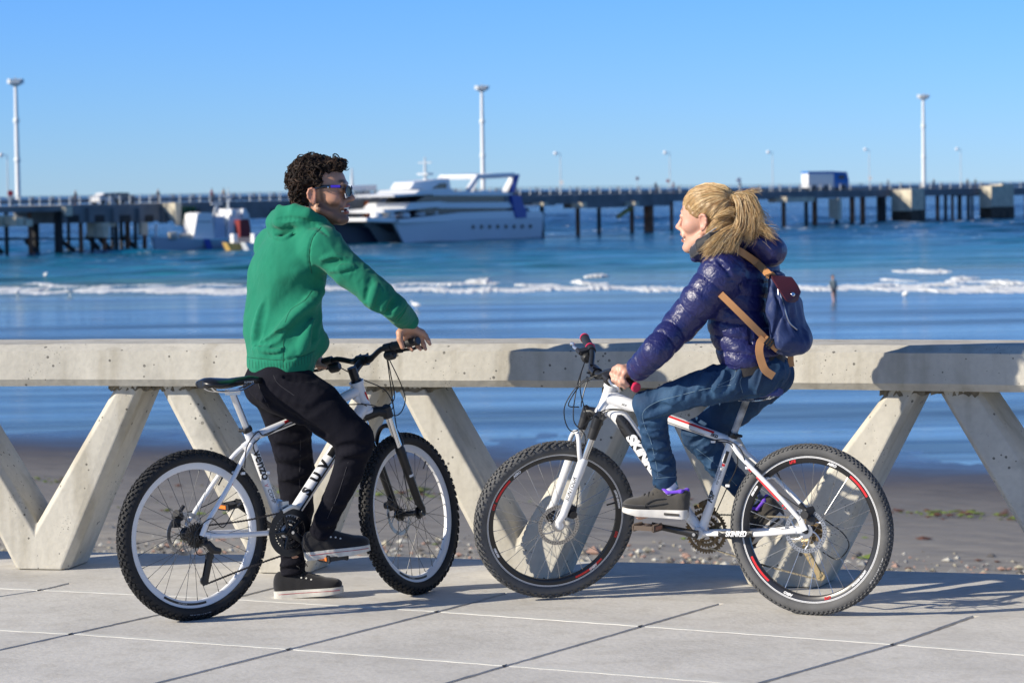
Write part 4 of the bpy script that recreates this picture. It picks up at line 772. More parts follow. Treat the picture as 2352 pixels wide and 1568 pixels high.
def bicycle(fr_, g, name_label):
    root = empty('bicycle', (0, 0, 0), name_label, 'bicycle', matrix=fr_.M()); dr = g['drive']        # drive side is the right: -y
    RH = V(0, 0, g['R']); BB = V(*g['bb'][:1], 0, g['bb'][1]); ST = V(g['st'][0], 0, g['st'][1]); HT, HB = V(g['ht'][0], 0, g['ht'][1]), V(g['hb'][0], 0, g['hb'][1])
    ax = nrm(HT-HB); pr = nrm(V(ax[2], 0, -ax[0]))              # steering axis and the forward normal to it
    W_ = M_['white']
    mb = MB(); T = mb.tube
    T([HB-ax*.004, HB+ax*.02, (HB+HT)/2, HT-ax*.02, HT+ax*.004], (.030, .027, .024, .025, .027), 18)
    for k in (HB, HT): mb.lathe([(.0, -.006), (.031, -.006), (.031, .006), (0, .006)], c=k, axis=ax, n=20)
    dt = [V(a, 0, z_) for a, z_ in g['down']]; T(spline(dt, 6), np.interp(np.linspace(0, 1, 6*(len(dt)-1)+1), np.linspace(0, 1, len(g['down_r'])), g['down_r']), 18, flat=((0, 1, 0), g['down_flat']))
    tt = [V(a, 0, z_) for a, z_ in g['top']]; T(spline(tt, 6), np.interp(np.linspace(0, 1, 6*(len(tt)-1)+1), np.linspace(0, 1, len(g['top_r'])), g['top_r']), 16, flat=((0, 1, 0), 1.0))
    T([BB, (BB+ST)/2, ST], (.019, .017, .018), 16)
    mb.lathe([(.0, -.037), (.022, -.037), (.024, -.03), (.024, .03), (.022, .037), (0, .037)], c=BB, n=22)
    mb.tube([V(HB[0]-.03, 0, HB[2]+.045), V(HB[0]-.055, 0, HB[2]+.06)], (.016, .014), 8)
    for s_ in (-1, 1):
        T(spline([BB+V(-.02, .030*s_, 0), BB+V(-.10, .045*s_, .004), BB+V(-.25, .064*s_, .010), RH+V(.035, .068*s_, .000)], 5), .0105, 10, flat=((0, 1, 0), .75))
        T(spline([V(*g['ss_top'][:1], .018*s_, g['ss_top'][1]), V(g['ss_top'][0]-.05, .040*s_, g['ss_top'][1]-.050), V(.13, .060*s_, np.interp(.13, [.02, g['ss_top'][0]], [g['R']+.045, g['ss_top'][1]])+.006), RH+V(.020, .066*s_, .045)], 6), .0095, 10)
        T([RH+V(.04, .068*s_, .0), RH+V(.012, .068*s_, .004)], (.012, .012), 8, flat=((0, 1, 0), .4)); T([RH+V(.024, .068*s_, .055), RH+V(.0, .068*s_, .002)], (.011, .013), 8, flat=((0, 1, 0), .35))
    T([V(g['ss_top'][0]+.012, 0, g['ss_top'][1]+.01), V(g['ss_top'][0]-.02, 0, g['ss_top'][1]-.015)], (.014, .020), 10)
    zb_ = np.interp(.17, [.02, g['ss_top'][0]], [g['R']+.045, g['ss_top'][1]]); T([V(.165, -.052, zb_), V(.172, -.03, zb_+.008), V(.172, .03, zb_+.008), V(.165, .052, zb_)], .006, 8)
    # cable stops
    for s_ in g.get('stops', []): mb.box((s_[0], s_[1], s_[2]), (.016, .008, .010))
    fm = mb.build('frame', W_, root, smooth=50)
    for args in g['decals']:
        d = MB(); decal_tube(d, *args[1:-1], **args[-1]); d.build('lettering', M_[args[0]], fm, smooth=0)
    for (mt, pts, r_) in g.get('stripes', []):
        d = MB(); d.tube(spline([V(*q) for q in pts], 5), r_, 6, flat=((0, 1, 0), .25)); d.build('stripe', M_[mt], fm, smooth=0)
    # seat post, clamp, saddle
    sp = V(g['sp'][0], 0, g['sp'][1]); sd = nrm(sp-ST)
    mb = MB(); mb.tube([ST-sd*.05, sp], .0135, 16); mb.box(sp+V(0, 0, .008), (.05, .034, .022)); mb.build('seat_post', g['post'], root)
    mb = MB(); mb.lathe([(.0, -.010), (.0195, -.010), (.021, 0), (.0195, .010), (0, .010)], c=ST+sd*.004, axis=sd, n=20); mb.tube([ST+V(-.02, -.02, 0), ST+V(-.035, .0, 0), ST+V(-.02, .025, .004)], .006, 8); mb.build('seat_clamp', M_['black'], root)
    sx, sz_ = g['saddle']; mb = MB(); n1, n2 = 22, 20; vs = []
    for i in range(n1+1):
        t_ = i/n1; x = sx+.275*t_; hw = np.interp(t_, [0, .05, .15, .32, .5, .75, .93, 1], [.03, .062, .074, .062, .034, .021, .018, .008]); zc = sz_+np.interp(t_, [0, .1, .45, .8, 1], [-.008, .002, -.006, 0, -.010]); dp = np.interp(t_, [0, .2, .5, .9, 1], [.025, .038, .030, .022, .012])
        for j in range(n2): a = 2*math.pi*j/n2; y = math.cos(a)*hw; zz = math.sin(a); vs.append((x+(-.006 if abs(math.cos(a)) > .7 and t_ < .1 else 0), y, zc-.004*(y/.07)**2*3+(zz*.012 if zz > 0 else zz*dp*(.75+.25*abs(math.cos(a))))))
    mb.add(vs, [(i*n2+j, i*n2+(j+1) % n2, (i+1)*n2+(j+1) % n2, (i+1)*n2+j) for i in range(n1) for j in range(n2)]+[tuple(range(n2)), tuple(n1*n2+j for j in range(n2))[::-1]])
    sad = mb.build('saddle', g['saddle_m'], root, smooth=60)
    mb = MB()
    for s_ in (-1, 1): mb.tube(spline([V(sx+.02, .035*s_, sz_-.022), V(sx+.06, .024*s_, sz_-.042), V(sx+.16, .022*s_, sz_-.044), V(sx+.235, .010*s_, sz_-.018)], 5), .0036, 7)
    mb.build('saddle_rail', M_['chrome'], sad)
    if g.get('saddle_txt'):
        d = MB(); v, f = text_mesh(g['saddle_txt'], .011, .2); v, f = subdiv(v, f, .01); d.add(np.stack([sx+.20+v[:, 0], np.full(len(v), -.026), sz_-.012+v[:, 1]], -1), f); d.build('lettering', M_['dwhite'], sad, smooth=0)
    # crankset
    ang = g['crank']; rd = g.get('arm', .172)
    mb = MB()
    for (R_, y, tt_) in ((.090, -.052, 44), (.066, -.045, 32), (.046, -.039, 22)): gear(mb, R_, y, tt_, inner=R_*(.80 if R_ > .07 else .72))
    for k in range(5): a = 2*math.pi*k/5+ang; mb.tube([V(math.cos(a)*.012, -.05, math.sin(a)*.012), V(math.cos(a)*.078, -.05, math.sin(a)*.078)], (.009, .006), 8, flat=((0, 1, 0), .5))
    mb.lathe([(0, -.058), (.018, -.056), (.020, -.03), (0, -.03)], n=16)
    cs = mb.build('chainring', g['gear_m'], root, smooth=30); cs.location = BB
    mb = MB()
    if g.get('guard'):
        mb.lathe([(.070, -.057), (.098, -.057), (.098, -.055), (.070, -.055)], n=60, closed=True); o = mb.build('chain_guard', M_['black'], root, smooth=0); o.location = BB
    for s_ in (-1, 1):
        a = ang if s_ == g['near'] else ang+math.pi; d = V(math.cos(a), 0, math.sin(a)); y = .063*s_
        mb = MB(); mb.tube([BB+V(0, y, 0)-d*.012, BB+V(0, y, 0)+d*.05, BB+V(0, y+.012*s_, 0)+d*rd*.85, BB+V(0, y+.014*s_, 0)+d*(rd+.008)], (.017, .0145, .0125, .012), 12, flat=((0, 1, 0), .55)); mb.lathe([(0, -.003), (.010, -.003), (.010, .003), (0, .003)], c=BB+V(0, y+.010*s_, 0), n=14); cr = mb.build('crank_arm', g['crank_m'], root, smooth=50)
        mb = MB(); mb.lathe([(0, 0), (.0065, 0), (.0065, .0025), (0, .0025)], c=BB+V(0, y+.011*s_, 0), axis=(0, s_, 0), n=14); mb.build('crank_bolt', M_['chrome'], cr, smooth=30)
        pc = BB+V(0, y+.014*s_, 0)+d*rd; pt = g['pedal_tilt'][0 if s_ == g['near'] else 1]; fx, fz = V(math.cos(pt), 0, math.sin(pt)), V(-math.sin(pt), 0, math.cos(pt))
        mb = MB(); pm = pc+V(0, .060*s_, 0); Y = V(0, 1, 0); mb.tube([pc-V(0, .008*s_, 0), pc+V(0, .1*s_, 0)], .008, 8)
        for q in (-1, 1): mb.box(pm+fx*.042*q, (.008, .088, .022), ax=(fx, Y, fz)); mb.box(pm+Y*.040*q, (.084, .008, .018), ax=(fx, Y, fz))
        for q in range(-3, 4):
            for w in (-1, 1): mb.box(pm+fx*.042*w+Y*.012*q+fz*.012, (.006, .005, .006), ax=(fx, Y, fz)); mb.box(pm+fx*.042*w+Y*.012*q-fz*.012, (.006, .005, .006), ax=(fx, Y, fz))
        mb.box(pm, (.02, .07, .02), ax=(fx, Y, fz)); pd = mb.build('pedal', g['pedal_m'], root, smooth=0)
        for q in (-1, 1): mb = MB(); mb.box(pm+fx*.0475*q, (.003, .055, .014), ax=(fx, Y, fz)); mb.build('reflector', g['refl'], pd, smooth=0)
    # rear wheel, cassette, mechs
    w, ri, ro_ = wheel(root, RH, (0, 0, 0), g['R'], g['rear'])
    mb = MB()
    for k, R_ in enumerate((.052, .047, .042, .037, .033, .029, .026, .023)): gear(mb, R_, -.026-.0042*k, int(R_*2*math.pi/.0127)+1, .0018, inner=.014)
    mb.lathe([(.012, -.024), (.016, -.024), (.016, -.060), (.012, -.060)], n=20, closed=True); mb.build('cassette', g['cass_m'], w, smooth=0)
    hang = RH+V(.018, -.070, -.030); md = g['mech_m']
    mb = MB(); mb.tube([RH+V(.008, -.070, -.004), hang], (.012, .011), 8, flat=((0, 1, 0), .5)); mb.tube([hang+V(-.004, -.012, .006), hang+V(.020, -.016, -.024), hang+V(.050, -.018, -.030)], (.014, .017, .012), 10); mb.lathe([(0, -.012), (.013, -.012), (.013, .012), (0, .012)], c=hang+V(0, -.010, 0), n=14); mb.build('rear_derailleur', md, root)
    P1, P2 = hang+V(.028, -.006, -.052), V(*g['lowpulley'])+RH
    P1[1] = P2[1] = -.045
    mb = MB()
    for y in (-.050, -.039): mb.tube([P1+V(0, y+.045, .006), P2+V(0, y+.045, -.004)], (.012, .011), 8, flat=((0, 1, 0), .12))
    for P_ in (P1, P2): mb.lathe([(0, -.004), (.018, -.004), (.018, .004), (0, .004)], c=P_, n=12)
    mb.build('derailleur_cage', g['cage_m'], root)
    mb = MB()
    for y in (-.060, -.040): mb.tube(spline([BB+V(-.035, y, .085), BB+V(.010, y, .100), BB+V(.045, y, .092)], 4), (.009,)*9, 6, flat=((0, 1, 0), .15))
    mb.box(BB+V(-.012, -.030, .105), (.03, .030, .035)); mb.tube([BB+V(-.018, 0, .108), BB+V(-.010, 0, .124)], .021, 12); mb.build('front_derailleur', g['fd_m'], root)
    m_ch = g['chain_m']
    chain_mesh([(RH[0]+.012, -.043, RH[2]+.038), ((RH[0]+BB[0])/2, -.048, (RH[2]+.040+BB[2]+.068)/2-.001), (BB[0]-.006, -.052, BB[2]+.066+g.get('ringup', 0))], 0).build('chain', m_ch, root, smooth=0)
    chain_mesh([(P2[0]-.004, -.045, P2[2]-.017), ((P2[0]+BB[0])/2, -.048, (P2[2]-.017+BB[2]-.066)/2-.004), (BB[0]-.01, -.052, BB[2]-.066-g.get('ringup', 0))], 0).build('chain', m_ch, root, smooth=0)
    mb = MB(); mb.tube([P1+V(.014, 0, .006), P2+V(.016, 0, .004)], .004, 6); mb.build('chain', m_ch, root, smooth=0)
    # rear brake caliper on the left
    mb = MB(); q = RH+V(-.012, .062, .072) if g['near'] == 1 else RH+V(-.035, .050, .075); mb.tube([q+V(-.018, -.014, .012), q+V(.004, .004, .002), q+V(.018, .010, -.016)], (.014, .020, .013), 10); mb.lathe([(0, -.02), (.016, -.02), (.016, .02), (0, .02)], c=q+V(.004, .012, -.006), n=14); mb.tube([q+V(-.02, 0, -.02), q+V(.03, .008, .035)], .008, 8); mb.box(q+V(-.01, 0, -.03), (.03, .02, .03)); mb.build('brake_caliper', g.get('cal_m', M_['satin']), root, smooth=35)
    # ---- the steered group ----
    th = g['steer']; R3 = Matrix.Rotation(th, 3, Vector(ax)); rot = lambda p: np.array(R3 @ Vector(tuple(p)))
    def G(a, y, h): return HB+rot(pr*a+V(0, y, 0)+ax*h)         # ahead of the axis, left, up along it; origin at the lower bearing
    D_ = lambda a, y, h: rot(pr*a+V(0, y, 0)+ax*h)
    rake = g['rake']; drop = (HB[2]+rake*math.cos(th)*pr[2]-g['R'])/ax[2]                          # axle ahead of / below the lower bearing
    axl = G(rake, 0, -drop); lat = .062
    mb = MB()
    for s_ in (-1, 1):
        mb.tube([G(rake*.8, lat*s_, -.185), G(rake*.85, lat*s_, -.20), G(rake*.9, lat*s_, -.30), G(rake*.95, lat*s_, -drop+.05), G(rake+.008, lat*s_, -drop+.012), G(rake, lat*s_, -drop-.006)], (.0165, .0205, .0185, .0165, .014, .012), 14)
        mb.lathe([(0, -.008), (.016, -.008), (.016, .008), (0, .008)], c=axl+D_(0, lat*s_, 0), axis=D_(0, 1, 0), n=14)
    arch = [G(rake*.85+.004, -lat, -.215), G(rake+.02, -lat*.97, -.165), G(rake+.030, -lat*.55, -.120), G(rake+.032, 0, -.105), G(rake+.030, lat*.55, -.120), G(rake+.02, lat*.97, -.165), G(rake*.85+.004, lat, -.215)]
    mb.tube(spline(arch, 5), .0095, 10); fk = mb.build('fork', g['fork_m'], root, smooth=50)
    mb = MB()
    mb.tube([G(rake*.75, -lat, -.030), G(rake*.5, -lat*.6, -.018), G(0, 0, -.012), G(rake*.5, lat*.6, -.018), G(rake*.75, lat, -.030)], (.024, .020, .028, .020, .024), 14)
    for s_ in (-1, 1): mb.tube([G(rake*.75, lat*s_, -.006), G(rake*.78, lat*s_, -.010), G(rake*.78, lat*s_, -.055)], (.014, .0225, .0215), 16)
    mb.build('crown', g['crown_m'], fk)
    for s_ in (-1, 1):
        mb = MB(); mb.tube([G(rake*.78, lat*s_, -.04), G(rake*.82, lat*s_, -.20)], .0145, 16); mb.build('stanchion', M_['chrome'], fk)
        if g.get('boot'): mb = MB(); mb.tube([G(rake*.78, lat*s_, -.055), G(rake*.78, lat*s_, -.10)], (.0205, .018), 14); mb.build('rubber_boot', M_['satin'], fk)
    for args in g['fork_decals']:
        d = MB(); s_ = args[3]; decal_tube(d, args[1], G(rake*.9, lat*s_, -.25), G(rake*.95, lat*s_, -drop+.06), .0182, s_, args[2], args[4], **args[5]); d.build('lettering', M_[args[0]], fk, smooth=0)
    w, _, _ = wheel(root, axl, (0, 0, 0), g['R'], g['front'])
    fwd = rot(V(1, 0, 0)); fwd[2] = 0; zr = math.atan2(fwd[1], fwd[0]); yl_ = rot(V(0, 1, 0)); roll = math.asin(max(-1, min(1, yl_[2]/1)))
    w.rotation_euler = (roll, 0, zr)
    mb = MB(); q = lambda a, y, h: axl+D_(a, y, h); yc = g['front']['disc']
    mb.tube([q(-.036, yc-.012, .085), q(-.036, yc, .062), q(-.034, yc+.008, .040)], (.013, .018, .013), 10); mb.lathe([(0, -.024), (.015, -.024), (.015, .024), (0, .024)], c=q(-.036, yc, .060), axis=D_(0, 1, 0), n=14); mb.tube([q(-.03, yc, .09), q(-.01, yc+.01, .06), q(-.01, yc, .03)], .008, 8); mb.build('brake_caliper', M_['satin'], root, smooth=35)
    # headset, stem, bar
    L_ = np.linalg.norm(HT-HB); tp = L_+g['spacer']
    mb = MB(); mb.tube([G(0, 0, L_+.003), G(0, 0, tp-.02)], .0185, 16); mb.lathe([(.0, -.005), (.026, -.005), (.022, .006), (0, .006)], c=G(0, 0, L_+.006), axis=ax, n=20); mb.tube([G(0, 0, tp-.024), G(0, 0, tp+.022)], .0195, 16)
    cl = (g['stem'][0], g['stem'][1]+tp); mb.tube([G(.0, 0, tp), G(cl[0]*.5, 0, (tp+cl[1])/2), G(cl[0], 0, cl[1])], (.018, .0155, .017), 14)
    mb.tube([G(cl[0], -.026, cl[1]), G(cl[0], .026, cl[1])], .0225, 16)
    for y in (-.018, .018):
        for h in (-.017, .017): mb.tube([G(cl[0]+.010, y, cl[1]+h), G(cl[0]+.026, y, cl[1]+h)], .004, 6)
    mb.build('stem', g['stem_m'], root)
    hb = g['bar']; bp_ = [(cl[0]-.03*s_*s_*0, y, h, a) for y, h, a in ()]
    rise, back, half = g['rise'], g['back'], g['half']
    path = [(-half, rise+.006, -back), (-half*.45, rise, -back*.35), (-half*.33, rise*.85, -back*.2), (-half*.18, .006, 0), (-.03, 0, 0), (.03, 0, 0), (half*.18, .006, 0), (half*.33, rise*.85, -back*.2), (half*.45, rise, -back*.35), (half, rise+.006, -back)]
    br_ = g.get('bar_roll', 0); G_0 = G; G = lambda a, y, h: G_0(a, y, h+math.tan(br_)*y) if abs(y) > .05 and h > cl[1]-.01 else G_0(a, y, h)
    bar = spline([G(cl[0]+a, y, cl[1]+h) for y, h, a in path], 6); nb = len(bar)
    rr = np.interp(np.abs(np.linspace(-1, 1, nb)), [0, .12, .35, 1], [.0158, .0158, .0112, .0112]); mb = MB(); mb.tube(bar, rr, 14); hbm = mb.build('handlebar', g['bar_m'], root)
    out = {}
    for s_ in (-1, 1):
        e0, e1 = G(cl[0]-back*.52, (half-.135)*s_, cl[1]+rise+.003), G(cl[0]-back, half*s_, cl[1]+rise+.006); d = nrm(e1-e0)
        mb = MB(); k = 26; pts = [e0+d*(.135*i/k) for i in range(k+1)]; mb.tube(pts, [.0165+(.0008 if i % 2 else 0)+(.002 if i in (0, k) else 0) for i in range(k+1)], 16); gm = mb.build('grip', g['grip_m'], root)
        if g.get('grip_end'):
            mb = MB(); mb.tube([e1-d*.008, e1+d*.003, e1+d*.006], (.0195, .0195, .016), 18); mb.build('grip_end', g['grip_end'], gm); mb = MB(); mb.tube([e0-d*.006, e0+d*.004], .0195, 18); mb.build('grip_ring', g['grip_end'], gm)
        else: mb = MB(); mb.tube([e1-d*.006, e1+d*.002, e1+d*.005], (.0182, .0182, .014), 16); mb.build('grip_end', M_['black'], gm)
        # brake lever with its body and the shifter below
        f_ = D_(1, 0, 0); u_ = ax
        b0_, b1_ = e0-d*.045, e0-d*.008
        lv = g['lever_dir']; fl = nrm(f_*math.cos(lv)-u_*math.sin(lv))
        mb = MB(); mb.tube([b0_, b1_], .0165, 14); mb.box((b0_+b1_)/2+fl*.028, (.032, .040, .020), ax=(fl, d, np.cross(fl, d))); mb.tube([(b0_+b1_)/2+fl*.01, b0_+fl*.05+d*.01], (.012, .010), 8)
        mb.tube(spline([(b0_+b1_)/2+fl*.045-d*.012, b1_+fl*.052+d*.02], 3), (.010,)*4, 8); mb.build('lever_body', g['lever_m'], root, smooth=35)
        mb = MB(); pts = spline([b0_+fl*.048+d*.02, b1_+fl*.052+d*.03, b1_+fl*.060+d*.07, b1_+fl*.054+d*.105, b1_+fl*.060+d*.128-u_*.004], 5); mb.tube(pts, np.interp(np.linspace(0, 1, len(pts)), [0, .3, .8, 1], [.006, .005, .0045, .006]), 8, flat=(u_, 1.35)); mb.build('brake_lever', g['blade_m'] if s_ != g['near'] or not g.get('blade_far_only') else M_['black'], root)
        mb = MB(); c_ = (b0_+b1_)/2-d*.012+fl*.014-u_*.026; 
        mb.tube([c_-d*.024, c_-d*.012, c_+d*.018, c_+d*.026], (.014, .022, .022, .014), 12); mb.tube([c_+fl*.006+d*.01, c_-fl*.016+d*.036-u_*.006], (.006, .005), 6); mb.build('shifter', g['lever_m'], root)
        out[s_] = dict(e0=e0, e1=e1, d=d, lever=(b0_+b1_)/2+fl*.02)
    for c_ in g['cables']:
        pts = []
        for q in c_:
            if isinstance(q, str):
                s_ = 1 if q[1] == 'L' else -1; p = out[s_]['lever']-out[s_]['d']*.03
                if q[0] == 's': p = p-ax*.028
            elif len(q) == 4: p = G(*q[1:])
            else: p = V(*q)
            pts.append(p)
        mb = MB(); mb.tube(spline(pts, 8), .0023, 7); mb.build('cable', M_['cable'], root)
    Mw = np.array(fr_.M())
    for s_ in out:
        for k in ('e0', 'e1'): out[s_][k] = Mw[:3, :3]@out[s_][k]+Mw[:3, 3]
        out[s_]['d'] = Mw[:3, :3]@out[s_]['d']
    return root, out, G, BB
# --- bike under the man ---
a1, a2 = atz(432, 1424), atz(980, 1360); e1_ = nrm(a2-a1); F1 = Frame(a1+e1_*.030, e1_)
sq = lambda x, y, w, h: (np.array([(x-w/2, y-h/2, 0), (x+w/2, y-h/2, 0), (x+w/2, y+h/2, 0), (x-w/2, y+h/2, 0)]), [(0, 1, 2, 3)])
wedge = (np.array([(-.02, .016, 0), (.022, .004, 0), (.022, .016, 0), (.005, .018, 0), (-.02, -.018, 0), (-.004, -.018, 0), (.03, -.010, 0), (.018, .0, 0)]), [(0, 1, 2, 3), (4, 5, 6, 7)])
look1 = dict(rim=M_['rimw'], rubber=M_['rubber'], knob='big', tw=.054, hub=M_['black'], spoke=M_['spoke'], disc=.055)
DT1 = [(.436, .345), (.560, .491), (.684, .636), (.808, .782)]
g1 = dict(drive=-1, R=.330, bb=(.411, .312), st=(.257, .722), sp=(.193, .868), ht=(.778, .882), hb=(.822, .765), down=DT1, down_r=(.024, .026, .027, .026), down_flat=1.0, top=[(.268, .690), (.45, .742), (.64, .800), (.786, .852)], top_r=(.0165, .0175, .019, .021), ss_top=(.262, .668),
          post=mat('post_silver', (.70, .70, .70), .3, metal=.6), saddle=(.052, .925), saddle_m=mat('saddle_black', (.012, .012, .013), .28), saddle_txt='HUMMER', crank=math.atan2(-.107, .15), arm=.180, near=-1, crank_m=M_['black'], gear_m=M_['black'], guard=True, pedal_m=M_['satin'], pedal_tilt=(.05, .1), refl=M_['orange'],
          rear=dict(look1), front=dict(look1, valve=.9), cass_m=mat('cassette_dark', (.10, .09, .08), .4, metal=.7), mech_m=M_['satin'], cage_m=M_['black'], fd_m=M_['alu'], chain_m=mat('chain_dark', (.06, .05, .045), .45, metal=.5), lowpulley=(.020, 0, -.175), ringup=.018,
          bar_roll=math.radians(-4), steer=math.radians(22), rake=.060, drop=.455, fork_m=M_['black'], crown_m=M_['satin'], spacer=.045, stem=(.085, .018), stem_m=M_['black'], bar_m=M_['black'], bar=None, rise=.032, back=.035, half=.315, grip_m=M_['satin'], lever_m=M_['satin'], blade_m=M_['black'], lever_dir=.75,
          decals=[('decal', 'venzo', (.257, 0, .722), (.411, 0, .312), .0175, -1, .052, dict(at_=.34, bold=.0012, stretch=1.0)), ('decal', 'COMP', (.257, 0, .722), (.411, 0, .312), .0175, -1, .022, dict(at_=.64, off=-.004, italic=.2)), ('red', 'V', (.257, 0, .722), (.411, 0, .312), .0175, -1, .022, dict(at_=.53, off=-.010, italic=.2)),
                  ('decal', '', DT_a := (.436, 0, .345), DT_b := (.808, 0, .782), .0265, -1, .05, dict(at_=.70, shape=sq(0, .018, .040, .028))), ('decal', '', DT_a, DT_b, .0265, -1, .05, dict(at_=.585, shape=sq(0, .018, .040, .028))), ('decal', 'V', DT_a, DT_b, .0265, -1, .056, dict(at_=.475, off=.017, bold=.003)), ('decal', 'U', DT_a, DT_b, .0262, -1, .052, dict(at_=.37, off=.017, bold=.003)), ('decal', 'S', DT_a, DT_b, .0258, -1, .054, dict(at_=.25, off=.017, bold=.003)),
                  ('decal', '', DT_a, DT_b, .0265, -1, .05, dict(at_=.5, shape=sq(0, -.002, .46, .007))), ('decal', 'COMP', DT_a, DT_b, .0265, -1, .022, dict(at_=.62, off=-.016, italic=.2)), ('red', 'V', DT_a, DT_b, .0265, -1, .022, dict(at_=.50, off=-.016, italic=.2)),
                  ('decal', 'WWW.VENZOBIKE.COM', (.311, -.0455, .316), (.08, -.0665, .327), .0079, -1, .0125, dict(at_=.53, flip=True)), ('decal', 'COMP', (.235, -.042, .62), (.12, -.060, .50), .0095, -1, .021, dict(at_=.48, flip=True, italic=.2)), ('red', 'V', (.235, -.042, .62), (.12, -.060, .50), .0095, -1, .021, dict(at_=.82, flip=True)),
                  ('red', '', (.268, 0, .690), (.786, 0, .852), .019, -1, .02, dict(at_=.34, shape=sq(0, .006, .05, .012)))],
          stripes=[('decal', [(.30, -.0155, .697), (.42, -.0165, .728), (.50, -.017, .752)], .003), ('red', [(.800, -.026, .845), (.812, -.024, .822), (.822, -.018, .800)], .004)],
          fork_decals=[('dgrey', 'SUSPENSION', .014, -1, .45, dict(off=.006)), ('dwhite', '', .03, -1, .38, dict(shape=sq(0, 0, .010, .022)))],
          cables=[['bR', ('G', .10, -.10, .10), ('G', .105, -.075, .0), ('G', .07, -.02, -.02), ('G', .02, .02, .0), (.80, .03, .80)], ['bR', ('G', .125, -.08, .12), ('G', .12, -.05, -.03), ('G', .06, -.055, -.20), ('G', .0, -.06, -.40)], ['sL', ('G', .11, .05, .10), ('G', .14, -.02, .03), ('G', .11, -.05, -.04), ('G', .03, -.03, -.01), (.78, -.028, .80)],
                  ['sR', ('G', .12, -.12, .05), ('G', .135, -.10, -.03), ('G', .10, -.06, -.07), (.83, -.035, .79), (.70, -.03, .80)], [(.48, -.018, .765), (.33, -.024, .70), (.285, -.03, .715), (.225, -.045, .66), (.21, -.05, .58)], [(.30, -.02, .69), (.27, -.02, .66), (.30, -.015, .60), (.33, -.018, .55)], [(.15, -.07, .43), (.09, -.078, .36), (.03, -.088, .40), (-.035, -.08, .35), (-.03, -.075, .27), (.01, -.075, .26)], [(.24, .045, .60), (.17, .06, .47), (.06, .07, .42), (-.02, .06, .41)]],
          stops=[(.31, -.018, .70), (.335, -.019, .55), (.20, -.052, .56)])
bike1, hb1, G1, BB1 = bicycle(F1, g1, 'white hardtail mountain bike with white rims and black fork, straddled by the man in green')
